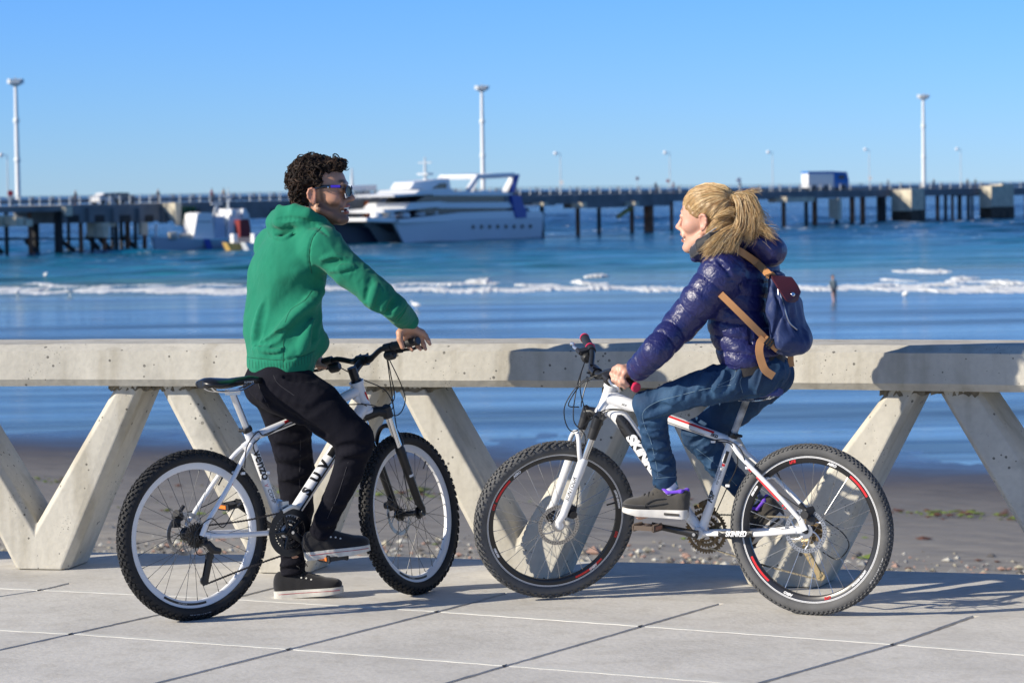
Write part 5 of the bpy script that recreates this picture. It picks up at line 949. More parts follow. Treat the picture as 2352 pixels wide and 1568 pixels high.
# --- bike under the woman ---
a1, a2 = atz(1865, 1411), atz(1270, 1378); F2 = Frame(a1, nrm(a2-a1))
look2 = dict(rim=M_['rimb'], rubber=M_['rubber2'], knob='small', tw=.050, hub=M_['black'], spoke=M_['spokes'], disc=.058)
DT2 = [(.872, .785), (.80, .742), (.69, .600), (.57, .44), (.470, .315)]
g2 = dict(drive=-1, R=.330, bb=(.458, .300), st=(.320, .682), sp=(.262, .822), ht=(.838, .866), hb=(.878, .763), down=DT2, down_r=(.024, .034, .034, .026, .021), down_flat=.78, top=[(.330, .664), (.50, .715), (.68, .768), (.842, .822)], top_r=(.016, .019, .022, .030), ss_top=(.315, .650),
          post=mat('post_black_worn', (.05, .05, .05), .35, vary=.8, vscale=18, dark=(.5, .5, .5)), saddle=(.126, .868), saddle_m=M_['navy'], crank=math.atan2(.030, .172), near=1, crank_m=M_['black'], gear_m=M_['brown'], pedal_m=mat('pedal_muddy', (.10, .07, .05), .6), pedal_tilt=(.02, -1.0), refl=M_['redlight'],
          rear=dict(look2), front=dict(look2, rubber=M_['rubber2'], knob='big', tw=.052, valve=2.9), cass_m=M_['brown'], mech_m=M_['brass'], cage_m=M_['brass'], fd_m=M_['brown'], chain_m=mat('chain_bronze', (.30, .25, .17), .4, metal=.7), lowpulley=(-.02, 0, -.185),
          steer=math.radians(46), rake=.045, drop=.450, fork_m=M_['white'], crown_m=M_['black'], boot=True, spacer=.022, stem=(.085, .022), stem_m=M_['black'], bar_m=mat('bar_black', (.02, .022, .026), .28), bar=None, rise=.045, back=.045, half=.315, grip_m=M_['satin'], grip_end=M_['pink'], lever_m=M_['satin'], blade_m=M_['alu'], lever_dir=.5,
          cal_m=M_['satin'],
          decals=[('decal', '', (.800, 0, .742), (.570, 0, .440), .0262, 1, .05, dict(at_=.30, shape=(np.array([(-.125, .006, 0), (-.115, .020, 0), (-.08, .027, 0), (.14, .024, 0), (.19, .016, 0), (.19, -.010, 0), (.12, -.022, 0), (-.06, -.025, 0), (-.11, -.014, 0)]), [tuple(range(9))]), off=.002, flat=1.25, lift=.0045)),
                  ('dwhite', 'SKINRED', (.800, 0, .742), (.570, 0, .440), .0262, 1, .046, dict(at_=.52, bold=.003, italic=.25, stretch=1.25, off=.0, lift=.0062, flat=1.25)),
                  ('decal', '', (.358, .0465, .304), (.120, .0690, .316), .0079, 1, .02, dict(at_=.30, flip=True, flat=1.33, lift=.0070, shape=sq(0, 0, .15, .0155))), ('dwhite', 'SKINRED', (.358, .0465, .304), (.120, .0690, .316), .0079, 1, .017, dict(at_=.31, flat=1.33, italic=.3, stretch=1.35, bold=.0007, lift=.0082)),
                  ('red', '', (.358, .0465, .304), (.120, .0690, .316), .0079, 1, .02, dict(at_=.66, shape=sq(0, 0, .011, .011))), ('red', '', (.358, .0465, .304), (.120, .0690, .316), .0079, 1, .02, dict(at_=.71, shape=sq(0, 0, .010, .010))), ('red', '', (.358, .0465, .304), (.120, .0690, .316), .0079, 1, .02, dict(at_=.76, shape=sq(0, 0, .008, .008))),
                  ('decal', 'FSP', (.320, 0, .682), (.458, 0, .300), .0178, 1, .030, dict(at_=.63, flip=True, bold=.001, italic=.2)), ('decal', 'TECHNIQUE\nFSP FORMING', (.320, 0, .682), (.458, 0, .300), .0178, 1, .012, dict(at_=.40, flip=True)), ('decal', '', (.320, 0, .682), (.458, 0, .300), .0178, 1, .01, dict(at_=.21, shape=sq(0, .006, .05, .012))), ('red', '', (.320, 0, .682), (.458, 0, .300), .0178, 1, .01, dict(at_=.29, shape=sq(0, .006, .01, .012))),
                  ('red', '', (.842, 0, .822), (.330, 0, .664), .021, 1, .01, dict(at_=.50, shape=sq(0, .012, .40, .008), off=0)), ('decal', '', (.842, 0, .822), (.330, 0, .664), .021, 1, .01, dict(at_=.47, shape=sq(0, -.011, .36, .0022))), ('decal', 'SKD', (.842, 0, .822), (.330, 0, .664), .0185, 1, .016, dict(at_=.88, italic=.3, bold=.0007)), ('decal', 'ace', (.842, 0, .822), (.330, 0, .664), .027, 1, .016, dict(at_=.14, off=-.002, italic=.3)),
                  ('red', '', (.27, .040, .595), (.06, .064, .40), .0098, 1, .01, dict(at_=.56, shape=sq(0, .001, .13, .006))), ('red', 'cube', (.27, .040, .595), (.06, .064, .40), .0098, 1, .015, dict(at_=.18, italic=.3)), ('red', '', (.27, .040, .595), (.06, .064, .40), .0098, 1, .01, dict(at_=.87, shape=sq(0, 0, .007, .007))), ('red', '', (.27, .040, .595), (.06, .064, .40), .0098, 1, .01, dict(at_=.92, shape=sq(0, 0, .006, .006)))],
          fork_decals=[('decal', 'SUNTOUR', .022, 1, .40, dict(italic=.2, flip=True))],
          cables=[['bL', ('G', .09, .06, .16), ('G', .14, .02, .10), ('G', .165, .01, -.02), ('G', .10, .02, -.10), (.85, .03, .775), (.70, .038, .765)], ['bR', ('G', .09, -.12, .16), ('G', .13, -.02, .07), ('G', .12, .03, -.05), ('G', .06, .055, -.10), ('G', .04, .065, -.22), ('G', .0, .070, -.40)], ['sR', ('G', .12, -.04, .10), ('G', .10, .0, .03), ('G', .05, .03, -.03), (.82, .035, .775), (.70, .035, .765)], ['sL', ('G', .13, .03, .11), ('G', .15, .0, .0), ('G', .09, -.03, -.01)],
                  ['bL', ('G', .06, .0, .14), ('G', .08, -.05, .1), ('G', .085, -.035, .02), ('G', .075, -.045, -.01)], [(.40, .025, .665), (.33, .035, .668), (.27, .045, .635), (.235, .052, .56), (.15, .06, .50), (.05, .07, .44), (.0, .068, .41)], [(.38, .02, .66), (.32, .03, .655), (.29, .03, .60), (.30, .028, .55), (.335, .022, .49)], [(.335, .02, .49), (.40, .0, .37)], [(-.03, -.075, .36), (-.11, -.06, .31), (-.13, -.06, .26), (-.08, -.07, .21), (-.02, -.07, .235)]],
          stops=[(.395, .020, .660), (.335, .022, .49), (.24, .05, .565)])
bike2, hb2, G2, BB2 = bicycle(F2, g2, 'white and red mountain bike with black rims and greyish tyres, ridden by the blond woman')
# marks on rims and tyres
def marks(bike, kind):
    ws = [o for o in bpy.data.objects if o.parent == bike and o.name.startswith('wheel')]
    for i, w in enumerate(ws):
        rear = abs(w.location[0]) < .01; sd = -1 if kind == 1 else 1; ty = .0215
        def arc(m_, R, ang, size, y, txt, inward=False, **k):
            d = MB(); decal_arc(d, txt, R, ang, sd, size, y, inward=inward, **k); d.build('lettering', m_, w, smooth=0)
        def band(m_, R0_, R1_, a0, a1, y):
            n = max(6, int(abs(a1-a0)*24)); d = MB(); vs = [(math.cos(a0+(a1-a0)*k/n)*r_, y, math.sin(a0+(a1-a0)*k/n)*r_) for k in range(n+1) for r_ in (R0_, R1_)]; d.add(vs, [(2*k, 2*k+1, 2*k+3, 2*k+2) for k in range(n)]); d.build('rim_sticker', m_, w, smooth=0)
        rg = math.radians
        if kind == 1:
            arc(M_['dgrey'], .304, rg(-88 if rear else -48), .017, sd*.0265, 'CHAOYANG', inward=True, bold=.0008)
            band(M_['decal'], .263, .272, rg(-122), rg(-80), sd*.0125); arc(M_['dwhite'], .2675, rg(-103), .008, sd*.0130, 'OUT BACK', inward=True)
        else:
            for (r0_, r1_) in ((.2775, .2800), (.2815, .2835)): band(M_['dwhite'], r0_, r1_, 0, 2*math.pi, sd*.0128)
            arc(M_['dgrey'] if not rear else mat('tyre_print', (.35, .35, .35), .6), .306, rg(-152 if rear else 8), .020, sd*.0238, 'CHAOYANG', bold=.0006)
            for a_, s_, c_ in ((70, 'AERO', 'dwhite'), (105, 'LITE', 'red'), (250, 'AERO', 'dwhite'), (285, 'LITE', 'red'), (148, 'FIRE BIRD', 'dwhite'), (318, 'LIMITED EDITION', 'dwhite')):
                aa = a_ if rear else a_+60; arc(M_[c_], .2680, rg(180-aa), .014 if len(s_) < 6 else .0105, sd*.0130, s_, bold=.0008, italic=.2)
            for a0_ in ((-50, -25), (128, 150)) if rear else ((20, 42), (-140, -112)): band(M_['red'], .263, .272, rg(a0_[0]), rg(a0_[1]), sd*.0127)
marks(bike1, 1); marks(bike2, 2)
# ---------------- soft-surface modelling ----------------
class Soft:
    def __init__(s): s.ops = []
    def cone(s, a, b, ra, rb=None, k=.02, flat=None, cut=False, mod=None, mix=None):
        a, b = np.asarray(a, float), np.asarray(b, float); rb = ra if rb is None else rb; m_ = max(ra, rb)*(max(1, flat[1]) if flat is not None else 1)+k+.015+(.02 if mod else 0)
        s.ops.append(('c', np.minimum(a, b)-m_, np.maximum(a, b)+m_, k, cut, (a, b, ra, rb, flat, mod))); return s
    def chain(s, pts, rs, k=.02, flat=None, cut=False, mod=None):
        pts = np.array([np.asarray(p, float) for p in pts]); rs = np.asarray(rs, float); m_ = rs.max()*(max(1, flat[1]) if flat is not None else 1)+k+.015+(.02 if mod else 0); segs = []; off = 0.
        for i in range(len(pts)-1): segs.append((pts[i], pts[i+1], rs[i], rs[i+1], flat, mod, off)); off += np.linalg.norm(pts[i+1]-pts[i])
        s.ops.append(('m', pts.min(0)-m_, pts.max(0)+m_, k, cut, segs)); return s
    def marks(s, surf, lines_):                                 # creases (+) and grooves (-) laid on a rough first surface
        for pts, r, amt in lines_:
            c = [surf.hit(x, y) for x, y in (spline([V(a, b, 0) for a, b in pts], 3)[:, :2] if len(pts) > 2 else pts)]; c = [q for q in c if q is not None]
            if len(c) < 2: continue
            n_ = len(c); tp_ = np.sin(np.linspace(.25, math.pi-.25, n_))**.6; cut = amt < 0; a = abs(amt)
            s.chain([p+nn*((r*t_-a*t_) if cut else -(r*t_-a*t_)) for (p, nn), t_ in zip(c, tp_)], [r*t_ for t_ in tp_], k=max(.006, r*.8), cut=cut)
        return s
    def ell(s, c, r, ax=None, k=.02, cut=False):
        c = np.asarray(c, float); r = np.broadcast_to(np.asarray(r, float), (3,)); ax = np.eye(3) if ax is None else np.array(ax); e = np.abs(ax.T)@r if False else np.abs(ax).T@r
        s.ops.append(('e', c-e-k-.012, c+e+k+.012, k, cut, (c, r, ax))); return s
    def mesh(s, h, name, mat_, parent=None, colf=None, disp=None, bounds=None, **kw):
        lo = np.min([o[1] for o in s.ops if not o[4]], 0)-h*2; hi = np.max([o[2] for o in s.ops if not o[4]], 0)+h*2
        n = np.ceil((hi-lo)/h).astype(int)+1; G_ = np.full(n, .05, np.float32)
        for typ, l_, u_, k, cut, p in s.ops:
            i0 = np.maximum(0, np.floor((l_-lo)/h).astype(int)); i1 = np.minimum(n, np.ceil((u_-lo)/h).astype(int)+1)
            if (i1 <= i0).any(): continue
            X = [(lo[q]+h*np.arange(i0[q], i1[q])).astype(np.float32) for q in range(3)]
            P = [X[0][:, None, None], X[1][None, :, None], X[2][None, None, :]]
            if typ in 'cm':
              d = None
              for (a, b, ra, rb, flat, mod, off) in (p if typ == 'm' else [tuple(p)+(0.,)]):
                w = b-a; L_ = np.linalg.norm(w)+1e-9; w = w/L_
                q = [P[i]-np.float32(a[i]) for i in range(3)]; t_ = q[0]*w[0]+q[1]*w[1]+q[2]*w[2]; tc_ = np.clip(t_, 0, L_)
                q = [q[i]-tc_*np.float32(w[i]) for i in range(3)]
                if flat is not None:
                    f = np.asarray(flat[0], float); f = f-w*(f@w); f = nrm(f); qf = q[0]*f[0]+q[1]*f[1]+q[2]*f[2]; sc = np.float32(1/flat[1]-1); q = [q[i]+qf*sc*np.float32(f[i]) for i in range(3)]
                r_ = ra+(rb-ra)*tc_/L_
                if mod is not None: r_ = r_+mod(t_+off, P).astype(np.float32)
                dd = np.sqrt(q[0]**2+q[1]**2+q[2]**2)-r_
                if d is None: d = dd
                else: hh = np.clip(.5+.5*(d-dd)/.008, 0, 1); d = d+(dd-d)*hh-.008*hh*(1-hh)
            else:
                c, r, ax = p; q = [P[i]-np.float32(c[i]) for i in range(3)]; m_ = [(q[0]*ax[j][0]+q[1]*ax[j][1]+q[2]*ax[j][2]) for j in range(3)]
                k0 = np.sqrt(sum((m_[j]/r[j])**2 for j in range(3))); k1 = np.sqrt(sum((m_[j]/r[j]**2)**2 for j in range(3)))+1e-6; d = k0*(k0-1)/k1
            d = d.astype(np.float32); sl_ = tuple(slice(i0[q], i1[q]) for q in range(3)); g = G_[sl_]
            if cut: d = -d; hh = np.clip(.5-.5*(g-d)/k, 0, 1); G_[sl_] = g+(d-g)*hh+k*hh*(1-hh)
            else: hh = np.clip(.5+.5*(g-d)/k, 0, 1); G_[sl_] = g+(d-g)*hh-k*hh*(1-hh)
        if disp is not None:
            near = np.argwhere(np.abs(G_) < .02); pts = lo+near*h; G_[near[:, 0], near[:, 1], near[:, 2]] -= disp(pts).astype(np.float32)
        ins = G_ < 0; c = np.zeros(np.array(ins.shape)-1, np.int8); sh = [slice(0, -1), slice(1, None)]
        for i in (0, 1):
            for j in (0, 1):
                for l in (0, 1): c += ins[sh[i], sh[j], sh[l]]
        act = np.argwhere((c > 0) & (c < 8)); idx = np.full(c.shape, -1, np.int32); idx[act[:, 0], act[:, 1], act[:, 2]] = np.arange(len(act))
        acc = np.zeros((len(act), 3)); cnt = np.zeros(len(act))
        cor = [(i, j, l) for i in (0, 1) for j in (0, 1) for l in (0, 1)]; val = {q: G_[act[:, 0]+q[0], act[:, 1]+q[1], act[:, 2]+q[2]].astype(float) for q in cor}
        for a in cor:
            for x in range(3):
                if a[x]: continue
                b = list(a); b[x] = 1; b = tuple(b); va, vb = val[a], val[b]; m_ = (va < 0) != (vb < 0); t_ = va[m_]/(va[m_]-vb[m_]); pt = np.tile(np.array(a, float), (m_.sum(), 1)); pt[:, x] += t_; acc[m_] += pt; cnt[m_] += 1
        vs = lo+(act+acc/np.maximum(cnt, 1)[:, None])*h; quads = []
        for x in range(3):
            y, z_ = (x+1) % 3, (x+2) % 3; A_ = [slice(None)]*3; B_ = [slice(None)]*3; A_[x] = slice(0, -1); B_[x] = slice(1, None)
            e = np.argwhere(ins[tuple(A_)] != ins[tuple(B_)]); e = e[(e[:, y] > 0) & (e[:, z_] > 0) & (e[:, y] < c.shape[y]) & (e[:, z_] < c.shape[z_])]
            fl = ins[e[:, 0], e[:, 1], e[:, 2]]
            def ID(dy, dz): q = e.copy(); q[:, y] -= dy; q[:, z_] -= dz; return idx[q[:, 0], q[:, 1], q[:, 2]]
            q = np.stack([ID(1, 1), ID(0, 1), ID(0, 0), ID(1, 0)], 1); q[~fl] = q[~fl][:, ::-1]; quads.append(q)
        quads = np.concatenate(quads); me = bpy.data.meshes.new(name); me.vertices.add(len(vs)); me.vertices.foreach_set('co', vs.ravel()); me.loops.add(quads.size); me.loops.foreach_set('vertex_index', quads.ravel().astype(np.int32))
        me.polygons.add(len(quads)); me.polygons.foreach_set('loop_start', np.arange(0, quads.size, 4, dtype=np.int32)); me.polygons.foreach_set('use_smooth', np.ones(len(quads), bool)); me.update(); me.validate()
        if colf is not None:
            at_ = me.color_attributes.new('Col', 'FLOAT_COLOR', 'POINT'); cc = np.ones((len(me.vertices), 4), np.float32); vv = np.zeros(len(me.vertices)*3); me.vertices.foreach_get('co', vv); cc[:, :3] = colf(vv.reshape(-1, 3)); at_.data.foreach_set('color', cc.ravel())
        me.materials.append(mat_); return link(name, me, parent, **kw)
def ridge(P, along, fa, fc, seed=0, sharp=3.):                # creases running along a direction
    a = nrm(along); u, w = perp(a); q = np.stack([P@a*fa, P@u*fc, P@w*fc], 1); n = vnoise(q, 1., seed)+.35*vnoise(q, 2.1, seed+1); return (1-np.minimum(1, np.abs(n)*1.6))**sharp
from mathutils.bvhtree import BVHTree
class Surf:                                                     # for laying seams and straps on a finished surface
    def __init__(s, *objs): 
        vs, fs = [], []
        for o in objs:
            b_ = len(vs); vs += [tuple(v.co) for v in o.data.vertices]; fs += [tuple(i+b_ for i in p.vertices) for p in o.data.polygons]
        s.t = BVHTree.FromPolygons(vs, fs)
    def __call__(s, x, y, off=.001, d=None):
        v = nrm(ray(x, y)); h = s.t.ray_cast(Vector(CO+v*8), Vector(v))
        if h[0] is None: return at(x, y, d or 11.1)
        n = np.array(h[1]); n = n if n@v < 0 else -n; return np.array(h[0])+n*off
    def hit(s, x, y):
        v = nrm(ray(x, y)); h = s.t.ray_cast(Vector(CO+v*8), Vector(v))
        if h[0] is None: return None
        n = np.array(h[1]); return np.array(h[0]), (n if n@v < 0 else -n)
    def line(s, pts, off=.001, n=5):
        q = spline([V(x, y, 0) for x, y in pts], n); h = [s.hit(a[0], a[1]) for a in q]; return [p+n_*off for p, n_ in [x for x in h if x is not None]]
def rough(S_):                                                   # a coarse pass of a form, only to find its surface
    o = S_.mesh(.010, 'rough', None); me = o.data; s = Surf(o); bpy.data.objects.remove(o); bpy.data.meshes.remove(me); return s
def vnoise(P, sc, seed=0):                                      # smooth 3-D value noise for wrinkles, -1..1
    r_ = np.random.default_rng(seed).uniform(-1, 1, (32, 32, 32)); q = P*sc+100; i = np.floor(q).astype(int); f = q-i; f = f*f*(3-2*f); o = 0
    for a in (0, 1):
        for b in (0, 1):
            for c in (0, 1): o = o+r_[(i[:, 0]+a) % 32, (i[:, 1]+b) % 32, (i[:, 2]+c) % 32]*np.where(a, f[:, 0], 1-f[:, 0])*np.where(b, f[:, 1], 1-f[:, 1])*np.where(c, f[:, 2], 1-f[:, 2])
    return o
def skin_mat(name, sub=.12):
    m, t, b = node_mat(name); a = N(t, 'ShaderNodeAttribute', attribute_name='Col'); t.links.new(a.outputs['Color'], b.inputs['Base Color']); b.inputs['Roughness'].default_value = .48; b.inputs['Subsurface Weight'].default_value = sub; b.inputs['Subsurface Radius'].default_value = (.6, .25, .12); b.inputs['Subsurface Scale'].default_value = .01
    tc = t.nodes.new('ShaderNodeTexCoord'); n = N(t, 'ShaderNodeTexNoise', i2=260., i3=4.); t.links.new(tc.outputs['Object'], n.inputs[0]); bp = N(t, 'ShaderNodeBump', i0=.25, i1=.0015); t.links.new(n.outputs[0], bp.inputs['Height']); t.links.new(bp.outputs[0], b.inputs['Normal']); return m
def cloth_mat(name, col, rough=.85, wr=.25, wsc=18., weave=600., sheen=.3, dist=.01, spec=.3):
    m, t, b = node_mat(name); L = t.links; tc = t.nodes.new('ShaderNodeTexCoord'); b.inputs['Roughness'].default_value = rough; b.inputs['Sheen Weight'].default_value = sheen; b.inputs['Specular IOR Level'].default_value = spec
    n = N(t, 'ShaderNodeTexNoise', i2=wsc, i3=3.); n.inputs['Distortion'].default_value = 1.2; L.new(tc.outputs['Object'], n.inputs[0]); n2 = N(t, 'ShaderNodeTexNoise', i2=weave, i3=2.); L.new(tc.outputs['Object'], n2.inputs[0])
    s_ = N(t, 'ShaderNodeMath', operation='MULTIPLY_ADD', i1=.06); L.new(n2.outputs[0], s_.inputs[0]); L.new(n.outputs[0], s_.inputs[2]); bp = N(t, 'ShaderNodeBump', i0=wr, i1=dist); L.new(s_.outputs[0], bp.inputs['Height']); L.new(bp.outputs[0], b.inputs['Normal'])
    n3 = N(t, 'ShaderNodeTexNoise', i2=7., i3=4.); L.new(tc.outputs['Object'], n3.inputs[0]); L.new(ramp(t, n3.outputs[0], [(.3, tuple(c*.86 for c in col)), (.7, tuple(min(1, c*1.08) for c in col))]), b.inputs['Base Color']); return m
class Head:
    def __init__(s, ear, fwd, near, pitch=0., roll=0.):         # ear: the near ear's centre; near: +1 if the near side is the left
        f = nrm(V(fwd[0], fwd[1], 0)); l = V(-f[1], f[0], 0); u = V(0, 0, 1); f2 = f*math.cos(pitch)+u*math.sin(pitch); u = u*math.cos(pitch)-f*math.sin(pitch)
        s.f, s.l, s.u = f2, l, u; s.o = np.asarray(ear, float)-l*near*.079; s.ax = np.array([s.f, s.l, s.u])
    def __call__(s, x, y, z_): return s.o+s.f*x+s.l*y+s.u*z_
    def inv(s, P): return (P-s.o)@s.ax.T
def head_shape(B, H, g=0.):
    # g = 0 for the man, 1 for the woman
    k = .02; E_ = lambda x, y, z_, r, k=.018, cut=False: B.ell(H(x, y, z_), r, H.ax, k, cut)
    E_(.004, 0, .052, (.096, .076, .086)); E_(.054, 0, .056, (.062-.004*g, .064, .062)); B.cone(H(.045, 0, .02), H(.060, 0, -.055), .062, .042, k=.03)
    B.cone(H(.110-.006*g, -.032, .044), H(.110-.006*g, .032, .044), .012-.004*g, k=.014)
    for s_ in (-1, 1):
        E_(.072, .044*s_, -.008, (.032, .022, .028), .02); E_(.113, .033*s_, .027, (.016, .017, .012), .010, True); E_(.103, .032*s_, .027, (.0145, .0155, .0135), .003)
        B.cone(H(.018, .054*s_, -.052), H(.088, .016*s_, -.094), .017-.003*g, .017, k=.022)
        # ear: helix, lobe and hollow
        E_(-.004, .080*s_, .004, (.017, .0065, .029), .008); E_(.002, .078*s_, -.022, (.009, .006, .012), .008); E_(.001, .0875*s_, .004, (.0085, .005, .017), .004, True)
        B.chain([H(.012, .082*s_, .012), H(.008, .084*s_, .026), H(-.003, .086*s_, .032), H(-.014, .087*s_, .028), H(-.020, .087*s_, .014), H(-.019, .086*s_, -.002), H(-.009, .083*s_, -.022)], (.0032, .0036, .0038, .0040, .0040, .0038, .0036), k=.004)
    E_(.100, 0, -.094, (.024, .022, .019), .02); E_(.092, 0, -.040, (.034, .030, .034), .02)
    B.cone(H(.113, 0, .036), H(.136, 0, -.008), .0075, .0105, k=.012); E_(.140, 0, -.013, (.0125, .0115, .0105), .008)
    for s_ in (-1, 1): E_(.127, .0125*s_, -.019, (.012, .0085, .0085), .008); E_(.131, .0065*s_, -.0275, (.005, .004, .003), .003, True)
    # an open, laughing mouth with lips
    op = .012; z0 = -.054
    E_(.120, 0, z0, (.030, .029, op), .004, True); 
    for s_ in (-1, 1):
        B.chain([H(.127, 0, z0+op+.002), H(.122, .014*s_, z0+op), H(.106, .028*s_, z0+.006)], (.0044, .0040, .0028), k=.004); B.chain([H(.120, 0, z0-op-.002), H(.117, .013*s_, z0-op), H(.105, .027*s_, z0+.003)], (.0050, .0045, .0028), k=.004)
        B.cone(H(.120, .020*s_, -.020), H(.103, .037*s_, -.050), .0045, .003, k=.014)
def hand(B, wrist, mcps, fingers, thumb, rf=.0082, k=.006):
    wr = np.asarray(wrist, float)
    for m_ in mcps: B.cone(wr, m_, .020, .0125, k=.014)
    for i in range(3): B.cone(mcps[i], mcps[i+1], .0125, .012, k=.010)
    for m_, f in zip(mcps, fingers): B.chain([m_]+list(f), [.0118]+[rf*(1.12-.13*j) for j in range(len(f))], k=k)
    B.cone(wr, thumb[0], .019, .015, k=.016); B.chain(thumb, [.015, .0115, .0095][:len(thumb)], k=k)
def face_cols(H, P, skin, flush, lips, beard=None, mfac=1.):
    q = H.inv(P); x, y, z_ = q[:, 0], q[:, 1], q[:, 2]; c = np.tile(np.array(skin), (len(P), 1)); inh = (np.abs(x-.02) < .16) & (np.abs(y) < .11) & (z_ > -.14) & (z_ < .2)
    def mixc(w, col): w = (w*inh)[:, None]; c[:] = c*(1-w)+np.array(col)*w
    g = lambda cx, cy, cz, r: np.exp(-(((x-cx)**2+(np.abs(y)-cy)**2+(z_-cz)**2)/r**2))
    mixc(.35*g(.08, .045, -.01, .03), flush); mixc(.5*g(.14, 0, -.012, .016), flush); mixc(.45*np.clip((np.abs(y)-.079)/.004, 0, 1)*(np.abs(x) < .03), flush)
    n = vnoise(P, 60, 3)
    if beard is not None:
        w = np.clip((-.026-z_+np.clip(.10-x, 0, .1)*.25+.006*n)/.014, 0, 1)*(x > .006)*(np.abs(y) < .095); w = np.maximum(w, np.clip((x-.018)/.01, 0, 1)*np.clip((.045-x)/.012, 0, 1)*(np.abs(y) > .05)*(z_ > -.07)*(z_ < .06))
        w = w*np.clip(1-2.2*g(.115, .024, -.036, .012), .2, 1)*(1-np.clip((np.abs(y)-.074)/.003, 0, 1)*(np.abs(x) < .03)); mixc(w*.68, beard); mixc(np.clip(1.6*g(.122, .008, -.031, .015), 0, .75), beard)
    mixc(np.clip(1.5*np.exp(-(((z_+.054)/.0165)**2)**2)*np.exp(-((y/.024)**2)**2)*(x > .108), 0, .85), lips)
    mixc(((x > .075) & (x < .116) & (np.abs(z_+.054) < .0125) & (np.abs(y) < .025))*.95, (.10, .015, .015))
    mixc(np.clip(1.5*np.exp(-((z_-.046-.01*(np.abs(y) > .0))/.006)**2*1.)*np.exp(-((np.abs(y)-.032)/.017)**4)*(x > .085), 0, .75)*mfac, (.05, .03, .02) if beard is not None else (.22, .12, .06))
    mixc(np.clip(1.6*np.exp(-((z_-.026)/.0035)**2)*np.exp(-((np.abs(y)-.033)/.012)**4)*(x > .10), 0, .8), (.05, .03, .025))
    return c
def teeth(H, parent):
    mb = MB(); wm = bpy.data.materials.get('enamel') or mat('enamel', (.78, .74, .64), .25)
    for row, z_, hh, r0 in ((0, -.0480, .0105, -.001), (1, -.0625, .006, .004)):
        for k in range(-6, 7):
            a = k*.16; p = H(.086-r0+.035*math.cos(a)*1.0, .031*math.sin(a), z_); f = H.f*math.cos(a)+H.l*math.sin(a); s_ = -H.f*math.sin(a)+H.l*math.cos(a); mb.box(p, (.004, .0049, hh*(1 if abs(k) < 3 else .85)), ax=(f, s_, H.u))
    return mb.build('teeth', wm, parent, smooth=0)
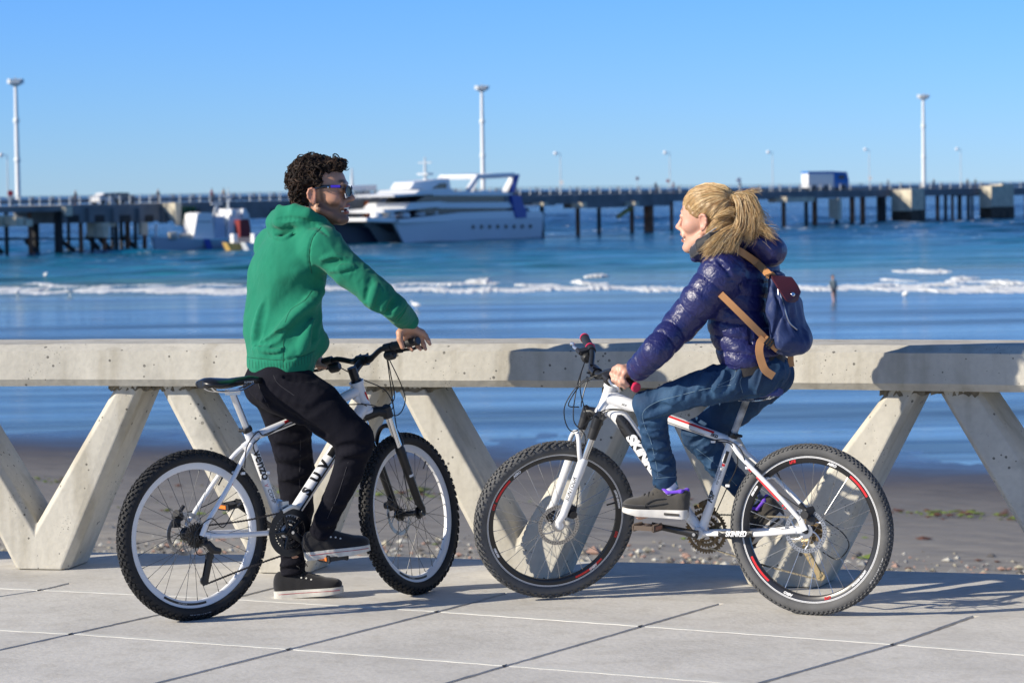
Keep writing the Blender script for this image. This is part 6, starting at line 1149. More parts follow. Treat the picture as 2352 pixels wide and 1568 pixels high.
def shoe(parent, heel, toe, up, L_, kind, mats, ang_w=1.):
    # heel, toe: ends of the sole's underside
    f = nrm(toe-heel); side = nrm(np.cross(up, f)); u = np.cross(f, side); L_ = np.linalg.norm(toe-heel)
    P_ = lambda x, y, z_: heel+f*x*L_+side*y+u*z_
    X = np.linspace(0, 1, 30); hw = np.interp(X, [0, .03, .10, .3, .5, .72, .88, .97, 1], [.020, .031, .036, .034, .038, .048, .047, .034, .016])*ang_w
    th = np.interp(X, [0, .2, .5, .8, 1], [.036, .034, .030, .028, .030]) if kind else np.interp(X, [0, 1], [.034, .030]); rise = np.interp(X, [0, .05, .75, 1], [.004, 0, 0, .012 if kind else .006])
    mb = MB(); vs = []
    for i, x in enumerate(X): vs += [P_(x, -hw[i]*.92, rise[i]), P_(x, -hw[i]*1.03, th[i]*.5), P_(x, -hw[i]*.98, th[i]), P_(x, hw[i]*.98, th[i]), P_(x, hw[i]*1.03, th[i]*.5), P_(x, hw[i]*.92, rise[i])]
    mb.add(vs, [(6*i+q, 6*i+(q+1) % 6, 6*i+6+(q+1) % 6, 6*i+6+q) for i in range(29) for q in range(6)]+[tuple(range(6)), tuple(174+q for q in range(6))])
    S_ = Soft(); top = ([0, .06, .15, .32, .45, .62, .80, .93, 1.0], [.085, .098, .088, .084, .088, .066, .050, .040, .028])
    pr = [(.10, .026, .080, .030), (.20, .030, .074, .045), (.34, .031, .076, .05), (.48, .034, .070, .045), (.62, .038, .054, .045), (.76, .041, .040, .045), (.86, .040, .034, .038)]
    for (x, w, z_, rx) in pr: S_.ell(P_(x, 0, .030+z_*.30), (rx, w*1.02, z_*.72), (f, side, u), .016)
    S_.cone(P_(-.2, 0, -.19), P_(1.2, 0, -.19), .2, flat=(side, 2.), k=.004, cut=True)
    if kind: S_.ell(P_(.10, 0, .095), (.030, .030, .024), (f, side, u), .02); S_.ell(P_(.42, 0, .098), (.035, .024, .022), (f, side, u), .02)
    sm = S_.mesh(.003, 'shoe', mats['upper'], parent)
    so_ = mb.build('sole', mats['sole'], sm, smooth=50)
    for y in (-1, 1):
        mb = MB(); mb.tube([P_(x, y*(hw[int(x*29)]*1.035), th[int(x*29)]*.62) for x in np.linspace(.03, .97, 20)], .0012, 5)
        if not kind: mb.build('sole_stripe', mats['stripe'], sm)
    mb = MB(); nl = 5
    for j in range(nl):
        x = .40+.075*j*.9; zt = np.interp(x, [.40, .5, .62, .75], [.105, .097, .082, .070]) if not kind else np.interp(x, [.40, .5, .62, .75], [.122, .108, .088, .074])
        mb.tube(spline([P_(x-.01, -.026, zt-.016), P_(x, -.013, zt-.002), P_(x+.01, 0, zt+.003), P_(x, .013, zt-.002), P_(x-.01, .026, zt-.016)], 3), .0026, 6)
    mb.tube(spline([P_(.40, -.008, .118), P_(.36, -.03, .135), P_(.42, -.045, .125), P_(.40, -.01, .113)], 4), .002, 5); mb.tube(spline([P_(.40, .008, .118), P_(.47, .02, .135), P_(.50, .03, .118)], 4), .002, 5)
    mb.build('laces', mats['lace'], sm)
    if not kind:
        mb = MB()
        for j in range(4):
            x = .43+.07*j; zt = np.interp(x, [.40, .5, .62, .75], [.084, .078, .066, .056])
            for y in (-1, 1): mb.lathe([(.0022, 0), (.0040, .0008), (.0022, .0016)], c=P_(x, y*.0315, zt), axis=side*y+u*.6, n=8)
        mb.build('eyelets', mats['sole'], sm, smooth=0)
    else:
        S2 = Soft(); S2.chain([P_(.10, -.026, .108), P_(.03, 0, .112), P_(.10, .026, .108), P_(.30, .030, .100), P_(.43, .020, .125)], (.007, .008, .007, .006, .008), k=.006); S2.chain([P_(.10, -.026, .108), P_(.30, -.030, .100), P_(.43, -.020, .125), P_(.43, .020, .125)], (.007, .006, .008, .009), k=.006); S2.mesh(.003, 'collar_lining', mats['lining'], sm)
        mb = MB(); 
        for y in (-1, 1): mb.box(P_(.22, y*.0372, .017), (.060, .003, .009), ax=(f, side, u))
        mb.build('sole_window', mats['upper'], sm, smooth=0)
        mb = MB()
        for y in (-1, 1):
            mb.tube(spline([P_(.30, y*.036, .060), P_(.45, y*.040, .052), P_(.62, y*.044, .046), P_(.52, y*.039, .068), P_(.34, y*.035, .078)], 4), .0022, 5); mb.tube([P_(x, y*hw[int(x*29)]*1.02, .040) for x in np.linspace(.62, .97, 8)], .006, 6)
        mb.build('overlay', mats['overlay'], sm)
    return sm
# ---------------- the man ----------------
m_skin = skin_mat('skin')
HM = Head(at(719.5, 451.5, 11.50), (math.cos(math.radians(-8)), math.sin(math.radians(-8))), -1, pitch=.02)
NM, EM = F1.n, F1.e                                             # his left and his forward
g0, g1_ = hb1[-1]['e0'], hb1[-1]['e1']; gl0, gl1 = hb1[1]['e0'], hb1[1]['e1']; dg = g1_[1]
B = Soft(); head_shape(B, HM, 0)
B.cone(HM(-.022, 0, -.005), at(694, 545, 11.60), .056, .064, k=.03); B.cone(HM(.02, 0, -.06), at(712, 545, 11.58), .040, .05, k=.03)
B.ell(HM(.062, 0, -.098), (.012, .014, .012), HM.ax, .02)
sh_n, sh_f = at(742, 566, 11.47), at(628, 566, 11.77)
B.cone(at(690, 560, 11.62), at(660, 640, 11.60), .085, .10, flat=(NM, 1.4), k=.04); B.cone(at(660, 640, 11.60), at(645, 850, 11.56), .10, .095, flat=(NM, 1.35), k=.04)
el_n, wr_n = at(866, 676, 11.40), at(937, 742, dg+.012); el_f = at(690, 728, 11.86); wr_f = at(706, 822, gl0[1]-.01)
B.chain([sh_n, el_n, wr_n], (.050, .037, .024), k=.03, flat=None); B.chain([sh_f, el_f, wr_f], (.050, .036, .024), k=.03)
dn = dg
hand(B, at(936, 748, dn+.012), [at(930, 772, dn+.030), at(943, 770, dn+.033), at(957, 767, dn+.033), at(969, 764, dn+.030)],
     [[at(934, 787, dn+.040), at(941, 797, dn+.038), at(946.5, 804, dn+.030)], [at(952, 785, dn+.042), at(960, 795, dn+.040), at(965.5, 802, dn+.032)], [at(968, 779, dn+.038), at(973, 791, dn+.036), at(977.5, 801.5, dn+.030)], [at(977.5, 771, dn+.030), at(983, 781, dn+.026), at(987.5, 790, dn+.022)]],
     [at(918.5, 764, dn-.006), at(918, 778, dn-.024), at(924.5, 797, dn-.026)])
dl = gl1[1]; hl = lambda t_, o=0, up=0: gl0+(gl1-gl0)*t_+V(0, o, up)
hand(B, wr_f, [hl(.15, .005, .026), hl(.38, .005, .028), hl(.60, .005, .027), hl(.82, .005, .024)], [[hl(t_, .028, .012), hl(t_, .030, -.010), hl(t_, .010, -.024)] for t_ in (.15, .38, .60, .82)], [hl(.18, -.02, .024), at(731, 838, gl0[1]-.035), at(746, 842.5, gl0[1]-.04)])
ANn, ANf = at(742, 1205, 11.455), at(674, 1335, 11.835)
B.chain([at(650, 885, 11.50), at(808, 1003, 11.43), at(797, 1075, 11.44), ANn, at(742, 1232, 11.455)], (.08, .050, .040, .034, .036), k=.03); B.chain([at(640, 890, 11.66), at(681, 1090, 11.76), ANf, at(672, 1352, 11.835)], (.085, .052, .034, .036), k=.03)
cf = lambda P: face_cols(HM, P, (.50, .27, .175), (.52, .20, .14), (.42, .12, .10), beard=(.045, .026, .018))
man = B.mesh(.0036, 'person', m_skin, colf=cf, label='man in a green hoodie and sunglasses astride the left bicycle, one foot down', cat='person')
teeth(HM, man)
# hoodie
m_green = cloth_mat('green_fleece', (.008, .185, .105), .9, wr=.35, wsc=9, sheen=.10, dist=.016)
Hd = Soft(); fm_ = (NM, 1.42)
Hd.cone(at(690, 545, 11.61), at(664, 620, 11.60), .098, .122, flat=(NM, 1.5), k=.05); Hd.cone(at(664, 620, 11.60), at(655, 740, 11.575), .122, .118, flat=fm_, k=.05); Hd.cone(at(655, 740, 11.575), at(646, 822, 11.56), .118, .117, flat=fm_, k=.05)
Hd.cone(at(646, 822, 11.56), at(643.5, 842, 11.56), .110, .112, flat=fm_, k=.02)
Hd.cone(at(600, 640, 11.66), at(592, 760, 11.62), .045, .05, k=.06)
Hd.ell(at(724, 783, 11.555), (.045, .05, .045), None, .05); Hd.cone(at(700, 800, 11.52), at(738, 792, 11.57), .03, .022, k=.04)
Hd.cone(at(700, 528, 11.61), sh_n, .055, .070, k=.05); Hd.cone(at(690, 528, 11.62), sh_f, .055, .066, k=.05)
Hd.chain([sh_n, at(800, 622, 11.43), el_n], (.074, .067, .058), k=.04); Hd.chain([el_n, at(905, 705, 11.42), at(931, 732, dg+.01)], (.055, .050, .046), k=.03); Hd.cone(at(929, 729, dg+.01), at(937.5, 737.5, dg+.012), .043, .040, k=.008)
Hd.chain([sh_f, el_f, at(704, 808, gl0[1]-.02)], (.070, .054, .045), k=.04)
# the hood lying in folds round the neck
Hd.chain([at(634, 494, 11.62), at(646, 482, 11.56), at(676, 481, 11.50), at(708, 491, 11.475), at(736, 508, 11.50), at(758, 530, 11.58)], (.019, .021, .022, .023, .023, .022), k=.03)
Hd.chain([at(634, 494, 11.62), at(648, 486, 11.72), at(690, 490, 11.76), at(735, 505, 11.72), at(758, 530, 11.60)], (.018, .020, .022, .022, .022), k=.018)
Hd.chain([at(629, 512, 11.60), at(650, 508, 11.54), at(690, 510, 11.50), at(730, 522, 11.52)], (.032, .038, .036, .032), k=.03); Hd.chain([at(629, 512, 11.62), at(655, 510, 11.74), at(700, 512, 11.76)], (.030, .036, .034), k=.016)
Hd.chain([at(628, 530, 11.60), at(640, 540, 11.55), at(665, 533, 11.52), at(700, 524, 11.50)], (.022, .022, .018, .012), k=.018)
Hd.cone(at(650, 516, 11.66), at(690, 520, 11.64), .05, .05, k=.02); Hd.ell(at(690, 472, 11.60), (.075, .085, .040), None, .02, True); Hd.cone(at(648, 545, 11.535), at(672, 531, 11.50), .007, .004, k=.012, cut=True)
Hd.ell(at(645, 851, 11.56)-V(0, 0, .20), (.6, .6, .20), None, .008, True)
Hd.marks(rough(Hd), [
    ([(730, 655), (690, 672), (650, 700), (618, 735), (598, 775)], .060, -.024), ([(742, 672), (706, 706), (668, 742), (628, 778), (585, 800)], .030, .016), ([(735, 722), (704, 742), (668, 775), (620, 808)], .036, -.016), ([(722, 735), (706, 775), (690, 812)], .020, .010),
    ([(742, 728), (727, 752), (718, 785)], .022, -.012), ([(600, 700), (588, 740), (580, 790)], .020, .008), ([(610, 690), (600, 735), (592, 780)], .020, -.008), ([(650, 760), (625, 780), (590, 792)], .014, -.008), ([(655, 800), (628, 806), (600, 804)], .012, .006),
    ([(757, 640), (738, 628), (722, 616)], .016, -.008), ([(790, 592), (762, 590), (738, 596)], .013, .008), ([(796, 602), (766, 602), (742, 610)], .012, -.008), ([(812, 612), (784, 616), (758, 624)], .012, .007), ([(812, 622), (786, 628)], .010, -.006),
    ([(852, 640), (846, 662), (838, 690)], .013, -.007), ([(866, 652), (858, 676), (850, 702)], .013, .007), ([(878, 664), (870, 686), (862, 708)], .010, -.006), ([(896, 678), (884, 698), (876, 716)], .011, .006), ([(905, 686), (896, 704), (888, 722)], .009, -.006), ([(918, 698), (908, 714), (902, 728)], .011, .006), ([(905, 737), (920, 722), (930, 706)], .006, -.004),
    ([(638, 503), (668, 502), (700, 508), (732, 522), (752, 540)], .009, -.007), ([(630, 530), (645, 538), (668, 530), (690, 522)], .018, -.013), ([(632, 545), (650, 548), (672, 534)], .010, .006), ([(655, 520), (690, 514), (724, 524)], .010, -.006), ([(738, 521), (716, 548), (709, 592), (718, 630)], .005, -.004),
    ([(650, 858), (651, 815), (652, 775)], .004, -.003), ([(562, 819), (600, 824), (652, 826), (700, 816), (724, 806)], .005, -.004)])
def dsp(P):
    z_ = P[:, 2]; x = P[:, 0]; tor = np.clip((1.42-z_)/.15, 0, 1)*np.clip((-.62-x)/.06, 0, 1); lowr = np.clip((1.2-z_)/.25, 0, 1)
    arm = np.clip((x+.74)/.05, 0, 1); d = .0022*vnoise(P*V(1, 1, .7), 16, 1)+.0010*vnoise(P, 38, 2)
    d = d+tor*(.005*(.35+.65*lowr)*ridge(P, V(.62, .1, .78), 4., 15., 5, 2.))-tor*.002
    return d+arm*(.004*ridge(P, V(.35, .5, .9), 7., 19., 9, 2.)-.0015)
hood = Hd.mesh(.0042, 'hoodie', m_green, man, disp=dsp)
def seam(pts, r, m_, par, name='seam', n=6): mb = MB(); mb.tube(spline(pts, n), r, 6); return mb.build(name, m_, par)
# trousers
m_blk = cloth_mat('black_cotton', (.0065, .0065, .0115), .9, wr=.3, wsc=22, sheen=.0, dist=.008, spec=.18)
Tr = Soft(); Tr.cone(at(643, 838, 11.56), at(640, 880, 11.57), .100, .105, flat=(NM, 1.42), k=.04); Tr.ell(at(610, 885, 11.59), (.085, .09, .085), None, .05)
Tr.chain([at(652, 888, 11.50), at(728, 932, 11.45), at(812, 1004, 11.43)], (.112, .100, .072), k=.04); Tr.cone(at(812, 1004, 11.43), at(822, 1022, 11.43), .066, .060, k=.03)
Tr.chain([at(815, 1010, 11.43), at(800, 1082, 11.44), at(768, 1150, 11.45), at(746, 1198, 11.455), at(738, 1222, 11.455)], (.066, .060, .050, .047, .049), k=.03)
Tr.chain([at(640, 895, 11.66), at(664, 985, 11.70), at(682, 1090, 11.76)], (.100, .088, .070), k=.04); Tr.chain([at(682, 1090, 11.76), at(681, 1170, 11.79), at(675, 1260, 11.82), at(671, 1338, 11.835)], (.070, .069, .052, .049), k=.03)
Tr.marks(rough(Tr), [([(648+rng.uniform(-3, 3), y_+5), (672, y_+rng.uniform(-5, 8)), (700, y_-4)], .012, (.007 if i % 2 else -.007)) for i, y_ in enumerate(range(1215, 1330, 11))]+
    [([(636, y_), (672, y_+rng.uniform(2, 14)), (714, y_-8)], .018, (.008 if i % 2 else -.008)) for i, y_ in enumerate(range(985, 1120, 20))]+
    [([(845, 1024), (812, 1024), (778, 1026)], .016, -.010), ([(838, 1040), (808, 1040), (780, 1044)], .014, .008), ([(832, 1054), (806, 1056), (782, 1062)], .012, -.006), ([(756, 1150), (776, 1158), (800, 1154)], .012, .006), ([(742, 1172), (764, 1182), (788, 1176)], .012, -.006), ([(725, 1196), (748, 1206), (774, 1196)], .011, .006), ([(718, 1212), (742, 1222), (768, 1212)], .011, -.006),
    ([(585, 900), (625, 930), (680, 962), (745, 998)], .020, -.006), ([(640, 868), (690, 880), (745, 900)], .022, .008), ([(600, 876), (640, 905), (700, 930)], .018, .007), ([(655, 866), (700, 872), (740, 868)], .014, -.007), ([(570, 880), (585, 905), (612, 925)], .016, .006), ([(770, 900), (735, 930), (705, 950)], .02, -.004)])
trs = Tr.mesh(.0042, 'trousers', m_blk, man, disp=lambda P: .002*vnoise(P, 22, 5)+.006*ridge(P, V(1, .2, .25), 6., 24., 12, 2.)*np.clip((.62-np.abs(P[:, 2]-.1)*.6), 0, 1)-.001)
sf = Surf(trs); m_th = mat('grey_thread', (.035, .035, .042), .8)
for ln in ([(628, 862), (640, 882), (676, 908)], [(590, 868), (600, 900), (618, 935)], [(690, 1010), (688, 1100), (686, 1180), (682, 1250)], [(800, 1060), (778, 1130), (752, 1190)]): mb = MB(); mb.tube(sf.line(ln, .0004), .0011, 5); mb.build('seam', m_th, trs)
sf = Surf(hood); m_gs = mat('green_thread', (.004, .085, .048), .9)
for ln in ([(562, 819), (600, 824), (652, 826), (700, 816), (722, 806)], [(652, 778), (651, 800), (652, 852)], [(912, 738), (926, 722), (936, 702)], [(655, 740), (668, 712), (700, 690), (716, 668)]): mb = MB(); mb.tube(sf.line(ln, .0003), .0013, 5); mb.build('seam', m_gs, hood)
for ln in ([(738, 522), (718, 548), (710, 590), (716, 628)],): mb = MB(); mb.tube(sf.line(ln, .0006), .0016, 5); mb.build('seam', m_gs, hood)
for x_ in range(566, 722, 7):
    mb = MB(); mb.tube(sf.line([(x_, 826+(2 if x_ > 600 else 0)-max(0, x_-660)*.25), (x_+1, 846-max(0, x_-660)*.25)], .0002, 3), .0009, 4); mb.build('rib', m_gs, hood, smooth=0)
# shoes
sm_ = dict(upper=cloth_mat('shoe_canvas', (.011, .011, .014), .9, weave=900), sole=mat('sole_offwhite', (.66, .64, .58), .7, vary=.25, vscale=30), stripe=mat('sole_red', (.40, .03, .05), .6), lace=mat('lace_black', (.015, .015, .017), .8))
shoe(man, at(632, 1375, 11.82), at(789, 1361.5, 11.80), V(0, 0, 1), .28, 0, sm_); pn = at(700, 1286, 11.44); pt_ = at(851, 1265, 11.47); shoe(man, pn, pt_, V(-.05, -.02, 1), .28, 0, sm_)
# hair: a lumpy mass plus curls
m_hair = mat('dark_hair', (.018, .011, .008), .65, bump=.5, bscale=160, spec=.25); Hr = Soft()
E_ = lambda x, y, z_, r, k=.02: Hr.ell(HM(x, y, z_), r, HM.ax, k)
E_(-.012, 0, .072, (.096, .082, .082)); E_(-.040, 0, .02, (.064, .075, .075)); E_(.055, 0, .112, (.055, .062, .038)); E_(.092, 0, .118, (.028, .045, .022)); E_(-.05, 0, -.025, (.040, .060, .032))
for _ in range(70):
    u = rng.uniform(-1, 1, 3); u[1] *= 1.0; u = nrm(u)
    if u[0] > .35 and u[2] < .6: continue
    if u[2] < -.35: continue
    E_(-.012+u[0]*.090, u[1]*.076, .066+u[2]*.080, (.020, .018, .018), .010)
Hr.ell(HM(.058, 0, .02), (.055, .2, .058), HM.ax, .012, True); Hr.ell(HM(-.002, -.09, .0), (.022, .03, .034), HM.ax, .008, True); Hr.ell(HM(-.002, .09, .0), (.022, .03, .034), HM.ax, .008, True)
hr = Hr.mesh(.0036, 'hair', m_hair, man, disp=lambda P: .006*vnoise(P, 70, 8)+.003*vnoise(P, 140, 9))
def curls(n, name, mats, H, par):
    mb = MB(); made = 0
    while made < n:
        u = nrm(rng.normal(size=3)); x, y, z_ = -.012+u[0]*.100, u[1]*.088, .064+u[2]*.092
        if made % 5 == 0: x, y, z_ = .080+u[0]*.036, u[1]*.056, .120+abs(u[2])*.026-.004
        if x > .03 and z_ < .108: continue
        if z_ < -.03 or (z_ < .03 and x > -.02): continue
        if u[2] < -.2: z_ = .064+u[2]*.105; x = -.055+u[0]*.05
        r_ = rng.uniform(.007, .014) if rng.random() < .75 else rng.uniform(.013, .021); n_ = nrm(H.f*u[0]+H.l*u[1]+H.u*u[2]); a_ = nrm(np.cross(n_, rng.normal(size=3))); b_ = np.cross(n_, a_); t_ = np.linspace(0, rng.uniform(3.5, 8), 13); c0 = H(x, y, z_)
        sp_ = rng.uniform(-.003, .004); ax_ = nrm(n_*rng.uniform(-.2, .5)+a_*rng.uniform(-1, 1)); e1 = nrm(np.cross(ax_, n_)); e2 = np.cross(ax_, e1)
        pts = c0+n_*rng.uniform(-.004, .007)+np.outer(np.cos(t_)*r_, e1)+np.outer(np.sin(t_)*r_, e2)+np.outer(t_*sp_/3, ax_); made += 1
        for q_ in range(4): mb.cur = int(rng.integers(len(mats))); mb.tube(pts+rng.normal(size=3)*.0016, np.interp(t_, [0, t_[-1]*.7, t_[-1]], [.0015, .0012, .0004]), 4, cap=False)
    return mb.build(name, mats, par, smooth=180)
curls(1100, 'curls', [m_hair, mat('brown_hair', (.055, .030, .018), .6, spec=.3), mat('black_hair', (.012, .008, .006), .6, spec=.3)], HM, hr)
# sunglasses
m_fr = mat('frame_black_gloss', (.012, .012, .02), .15, coat=.5); mb = MB(); fr2 = []
for s_ in (-1, 1): mb.tube(spline([HM(-.006, .080*s_, .026), HM(.03, .080*s_, .036), HM(.085, .076*s_, .037), HM(.112, .066*s_, .034)], 6), .0036, 8, flat=(HM.u, 1.6))
for s_ in (-1, 1): mb.tube([HM(.136-.010*abs(math.cos(a))*0-.35*abs(.034+.026*math.cos(a))**1.0*.6+.004, s_*(.034+.027*math.cos(a)), .016+.021*math.sin(a)) for a in np.linspace(0, 6.28, 22)], .0028, 7)
mb.tube([HM(.140, -.010, .028), HM(.142, 0, .029), HM(.140, .010, .028)], .003, 7)
sg = mb.build('sunglasses', m_fr, man); m_ln = mat('smoked_lens', (.004, .005, .006), .12, spec=.12)
for s_ in (-1, 1):
    mb = MB(); ring = [HM(.140-.35*abs(.034+.026*math.cos(a))*.6, s_*(.034+.026*math.cos(a)), .016+.020*math.sin(a)) for a in np.linspace(0, 6.28, 22)[:-1]]; c_ = HM(.132, s_*.034, .016); mb.add(ring+[c_]+[p-HM.f*.002 for p in ring]+[c_-HM.f*.002], [(i, (i+1) % 21, 21) for i in range(21)]+[(22+i, 43, 22+(i+1) % 21) for i in range(21)]+[(i, 22+i, 22+(i+1) % 21, (i+1) % 21) for i in range(21)]); mb.build('lens', m_ln, sg, smooth=60)
mb = MB(); mb.tube([HM(.072, -.0805, .037), HM(.108, -.072, .036)], .0032, 8, flat=(HM.u, 1.7)); mb.build('temple_inlay', mat('temple_blue', (.06, .03, .55), .25), sg); mb = MB(); mb.tube([HM(.060, -.0808, .034), HM(.0635, -.0808, .034)], .0034, 8, flat=(HM.u, 1.7)); mb.build('temple_clip', M_['chrome'], sg)
# ---------------- the woman ----------------
aw = math.radians(180-29); HW = Head(at(1613.5, 512, 11.14), (math.cos(aw), math.sin(aw)), 1, pitch=-.02)
NW, EW = F2.n, F2.e
w0, w1 = hb2[1]['e0'], hb2[1]['e1']; dw = (w0[1]+w1[1])/2
B = Soft(); head_shape(B, HW, 1)
B.cone(HW(-.022, 0, -.005), at(1668, 600, 11.22), .048, .058, k=.03); B.cone(HW(.012, 0, -.055), at(1650, 595, 11.22), .034, .045, k=.03)
s_n, s_f = at(1660, 628, 11.09), at(1742, 622, 11.37)
B.cone(at(1690, 620, 11.22), at(1700, 700, 11.22), .07, .085, flat=(NW, 1.35), k=.04); B.cone(at(1700, 700, 11.22), at(1732, 825, 11.2), .085, .07, flat=(NW, 1.4), k=.04)
e_n = at(1566, 742, 11.12); wn = at(1461, 852, w1[1]-.005); e_f, wf = at(1728, 725, 11.44), at(1700, 785, 11.42)
B.chain([s_n, e_n, wn], (.045, .034, .023), k=.03); B.chain([s_f, e_f, wf], (.045, .034, .023), k=.03)
dh = dw-.012
hand(B, at(1452, 849, dh), [at(1413, 849, dh+.012), at(1421, 845, dh-.010), at(1429, 847, dh-.024), at(1437, 854, dh-.034)],
     [[at(1405.5, 858, dh-.012), at(1409, 872, dh-.030), at(1420, 885, dh-.026)], [at(1413, 861, dh-.030), at(1417, 874, dh-.044), at(1425, 886, dh-.040)], [at(1420.5, 865, dh-.044), at(1425.5, 879, dh-.054), at(1435.5, 890.5, dh-.046)], [at(1430, 868, dh-.052), at(1434, 877, dh-.056), at(1443, 885, dh-.048)]],
     [at(1440, 861, dh+.018), at(1424, 868, dh+.032), at(1416, 876, dh+.026)], rf=.0076)
fh = lambda x, y, o=0: at(x, y, 11.40+o)
hand(B, wf, [fh(1692, 800, -.02), fh(1696, 802, 0), fh(1700, 802, .02), fh(1704, 800, .035)], [[fh(1688+4*i, 812, -.02+.018*i), fh(1686+4*i, 820, -.02+.018*i)] for i in range(4)], [fh(1690, 795, -.03), fh(1684, 805, -.03)])
kn, an = at(1494, 935, 11.20), at(1532, 1122, 11.28); kf, af = at(1603, 998, 11.42), at(1752, 1165, 11.40)
B.chain([at(1740, 856, 11.15), at(1640, 884, 11.14), kn, at(1505, 1010, 11.225), an], (.05, .055, .045, .04, .034), k=.02); B.chain([at(1760, 856, 11.25), at(1690, 935, 11.37), kf, at(1650, 1062, 11.42), at(1702, 1120, 11.41), af], (.05, .05, .045, .04, .034, .034), k=.02)
B.cone(an, at(1540, 1150, 11.27), .034, .036, k=.02); B.cone(at(1540, 1155, 11.27), at(1470, 1180, 11.28), .03, .022, k=.02); B.cone(af, at(1735, 1205, 11.38), .03, .024, k=.02)
woman = B.mesh(.0036, 'person', m_skin, colf=lambda P: face_cols(HW, P, (.62, .35, .25), (.60, .26, .19), (.50, .17, .14)), label='blond woman in a dark blue puffer jacket and jeans riding the right bicycle', cat='person')
teeth(HW, woman)
mb = MB(); mb.lathe([(.0098, -.0015), (.0104, 0), (.0098, .0015)], c=(0, 0, 0), n=16, closed=True); m_ring = mat('gold_ring', (.75, .5, .2), .2, metal=1); q = at(1420.5, 864, dh-.044); mb2 = MB(); mb2.lathe([(.0088, -.0012), (.0096, 0), (.0088, .0012)], c=q, axis=(0, -.1, 1), n=16, closed=True); mb2.build('ring', m_ring, woman)
# jacket, quilted
m, t, b = node_mat('indigo_nylon'); m_jk = m; L = t.links; tc = t.nodes.new('ShaderNodeTexCoord'); b.inputs['Base Color'].default_value = (.014, .017, .098, 1); b.inputs['Roughness'].default_value = .38; b.inputs['Specular IOR Level'].default_value = .6
n1 = N(t, 'ShaderNodeTexNoise', i2=40., i3=5.); n1.inputs['Distortion'].default_value = 1.6; L.new(tc.outputs['Object'], n1.inputs[0]); v1 = N(t, 'ShaderNodeTexVoronoi', i2=34., feature='SMOOTH_F1'); L.new(tc.outputs['Object'], v1.inputs[0])
a_ = N(t, 'ShaderNodeMath', operation='MULTIPLY_ADD', i1=.12); L.new(v1.outputs[0], a_.inputs[0]); L.new(n1.outputs[0], a_.inputs[2]); bp = N(t, 'ShaderNodeBump', i0=.42, i1=.010); L.new(a_.outputs[0], bp.inputs['Height']); L.new(bp.outputs[0], b.inputs['Normal'])
J = Soft(); quilt = lambda sp, am, ph=0.: (lambda t_, P: am*(np.abs(np.sin(math.pi*(t_/sp+ph)))**.38-.85))
qt = quilt(.060, .009); U_ = lambda P: P
def qz(sp, am, ph=0.):                                          # quilting seams level round the trunk
    return lambda t_, P: am*(np.abs(np.sin(math.pi*((P[2]+.15*(P[0]-.9))/sp+ph)))**.38-.85)
tf = (NW, 1.38); tq = qz(.056, .008)
J.cone(at(1672, 608, 11.22), at(1695, 660, 11.22), .090, .108, flat=tf, k=.05, mod=tq); J.cone(at(1695, 660, 11.22), at(1700, 745, 11.22), .108, .104, flat=tf, k=.05, mod=tq); J.cone(at(1700, 745, 11.22), at(1727, 822, 11.2), .104, .120, flat=tf, k=.05, mod=tq)
J.cone(at(1655, 590, 11.22), s_n, .06, .078, k=.04); J.cone(at(1668, 590, 11.24), s_f, .06, .074, k=.04)
J.chain([s_n, at(1610, 688, 11.08), e_n], (.084, .076, .066), k=.03, mod=qt); J.chain([e_n, at(1508, 805, w1[1]-.14), at(1468, 845, w1[1]-.02)], (.065, .058, .049), k=.02, mod=qt)
J.chain([s_f, e_f, at(1706, 800, 11.42)], (.080, .066, .052), k=.03, mod=qt)
J.ell(at(1752, 560, 11.18), (.092, .085, .052), nrm(V(1, 0, -.25)).tolist() and np.array([nrm(V(1, 0, -.35)), V(0, 1, 0), nrm(V(.35, 0, 1))]), .02); J.ell(at(1772, 582, 11.18), (.052, .075, .052), None, .03); J.ell(at(1700, 550, 11.2), (.06, .07, .035), None, .03); J.chain([at(1690, 540, 11.12), at(1640, 552, 11.12), at(1605, 574, 11.15)], (.032, .030, .018), k=.02)
J.chain([at(1605, 574, 11.15), at(1598, 590, 11.20), at(1606, 590, 11.28)], (.018, .02, .02), k=.02)
J.cone(at(1700, 548, 11.07), at(1768, 545, 11.08), .006, .004, k=.012, cut=True)
fJ = lambda pts, r, k=.012, cut=True: J.chain(pts, np.linspace(r, r*.5, len(pts)), k=k, cut=cut)
fJ(spline([at(1650, 600, 11.02), at(1680, 635, 11.0), at(1676, 668, 11.0), at(1650, 700, 11.02)], 4), .005)
fJ(spline([at(1690, 612, 11.05), at(1700, 660, 11.05), at(1722, 700, 11.07), at(1724, 790, 11.07), at(1722, 828, 11.07)], 5), .004)
fJ(spline([at(1634, 792, 11.12), at(1645, 770, 11.08), at(1662, 740, 11.06)], 4), .004)
J.ell(at(1727, 838, 11.2)-V(0, 0, .20), (.5, .5, .20), None, .01, True)
jk = J.mesh(.0042, 'puffer_jacket', m_jk, woman, disp=lambda P: .0012*vnoise(P, 34, 11)+.0010*vnoise(P*V(1, 1, 1.8), 80, 12))
mb = MB(); mb.tube([at(1727, 822, 11.2), at(1735, 836, 11.2), at(1739, 850, 11.2), at(1739, 850.5, 11.2)], (.112, .114, .113, .105), 48, flat=(NW, 1.40)); mb.build('underlayer', cloth_mat('grey_liner', (.022, .020, .022), .8), woman)
Cl = Soft(); uc = V(.15, 0, 1)
Cl.chain([at(1590, 580, 11.18), at(1606, 566, 11.115), at(1634, 550, 11.085), at(1664, 540, 11.10)], (.010, .012, .012, .010), k=.008, flat=(uc, 2.3)); Cl.chain([at(1590, 580, 11.19), at(1600, 574, 11.27), at(1640, 556, 11.32)], (.010, .012, .012), k=.008, flat=(uc, 2.2))
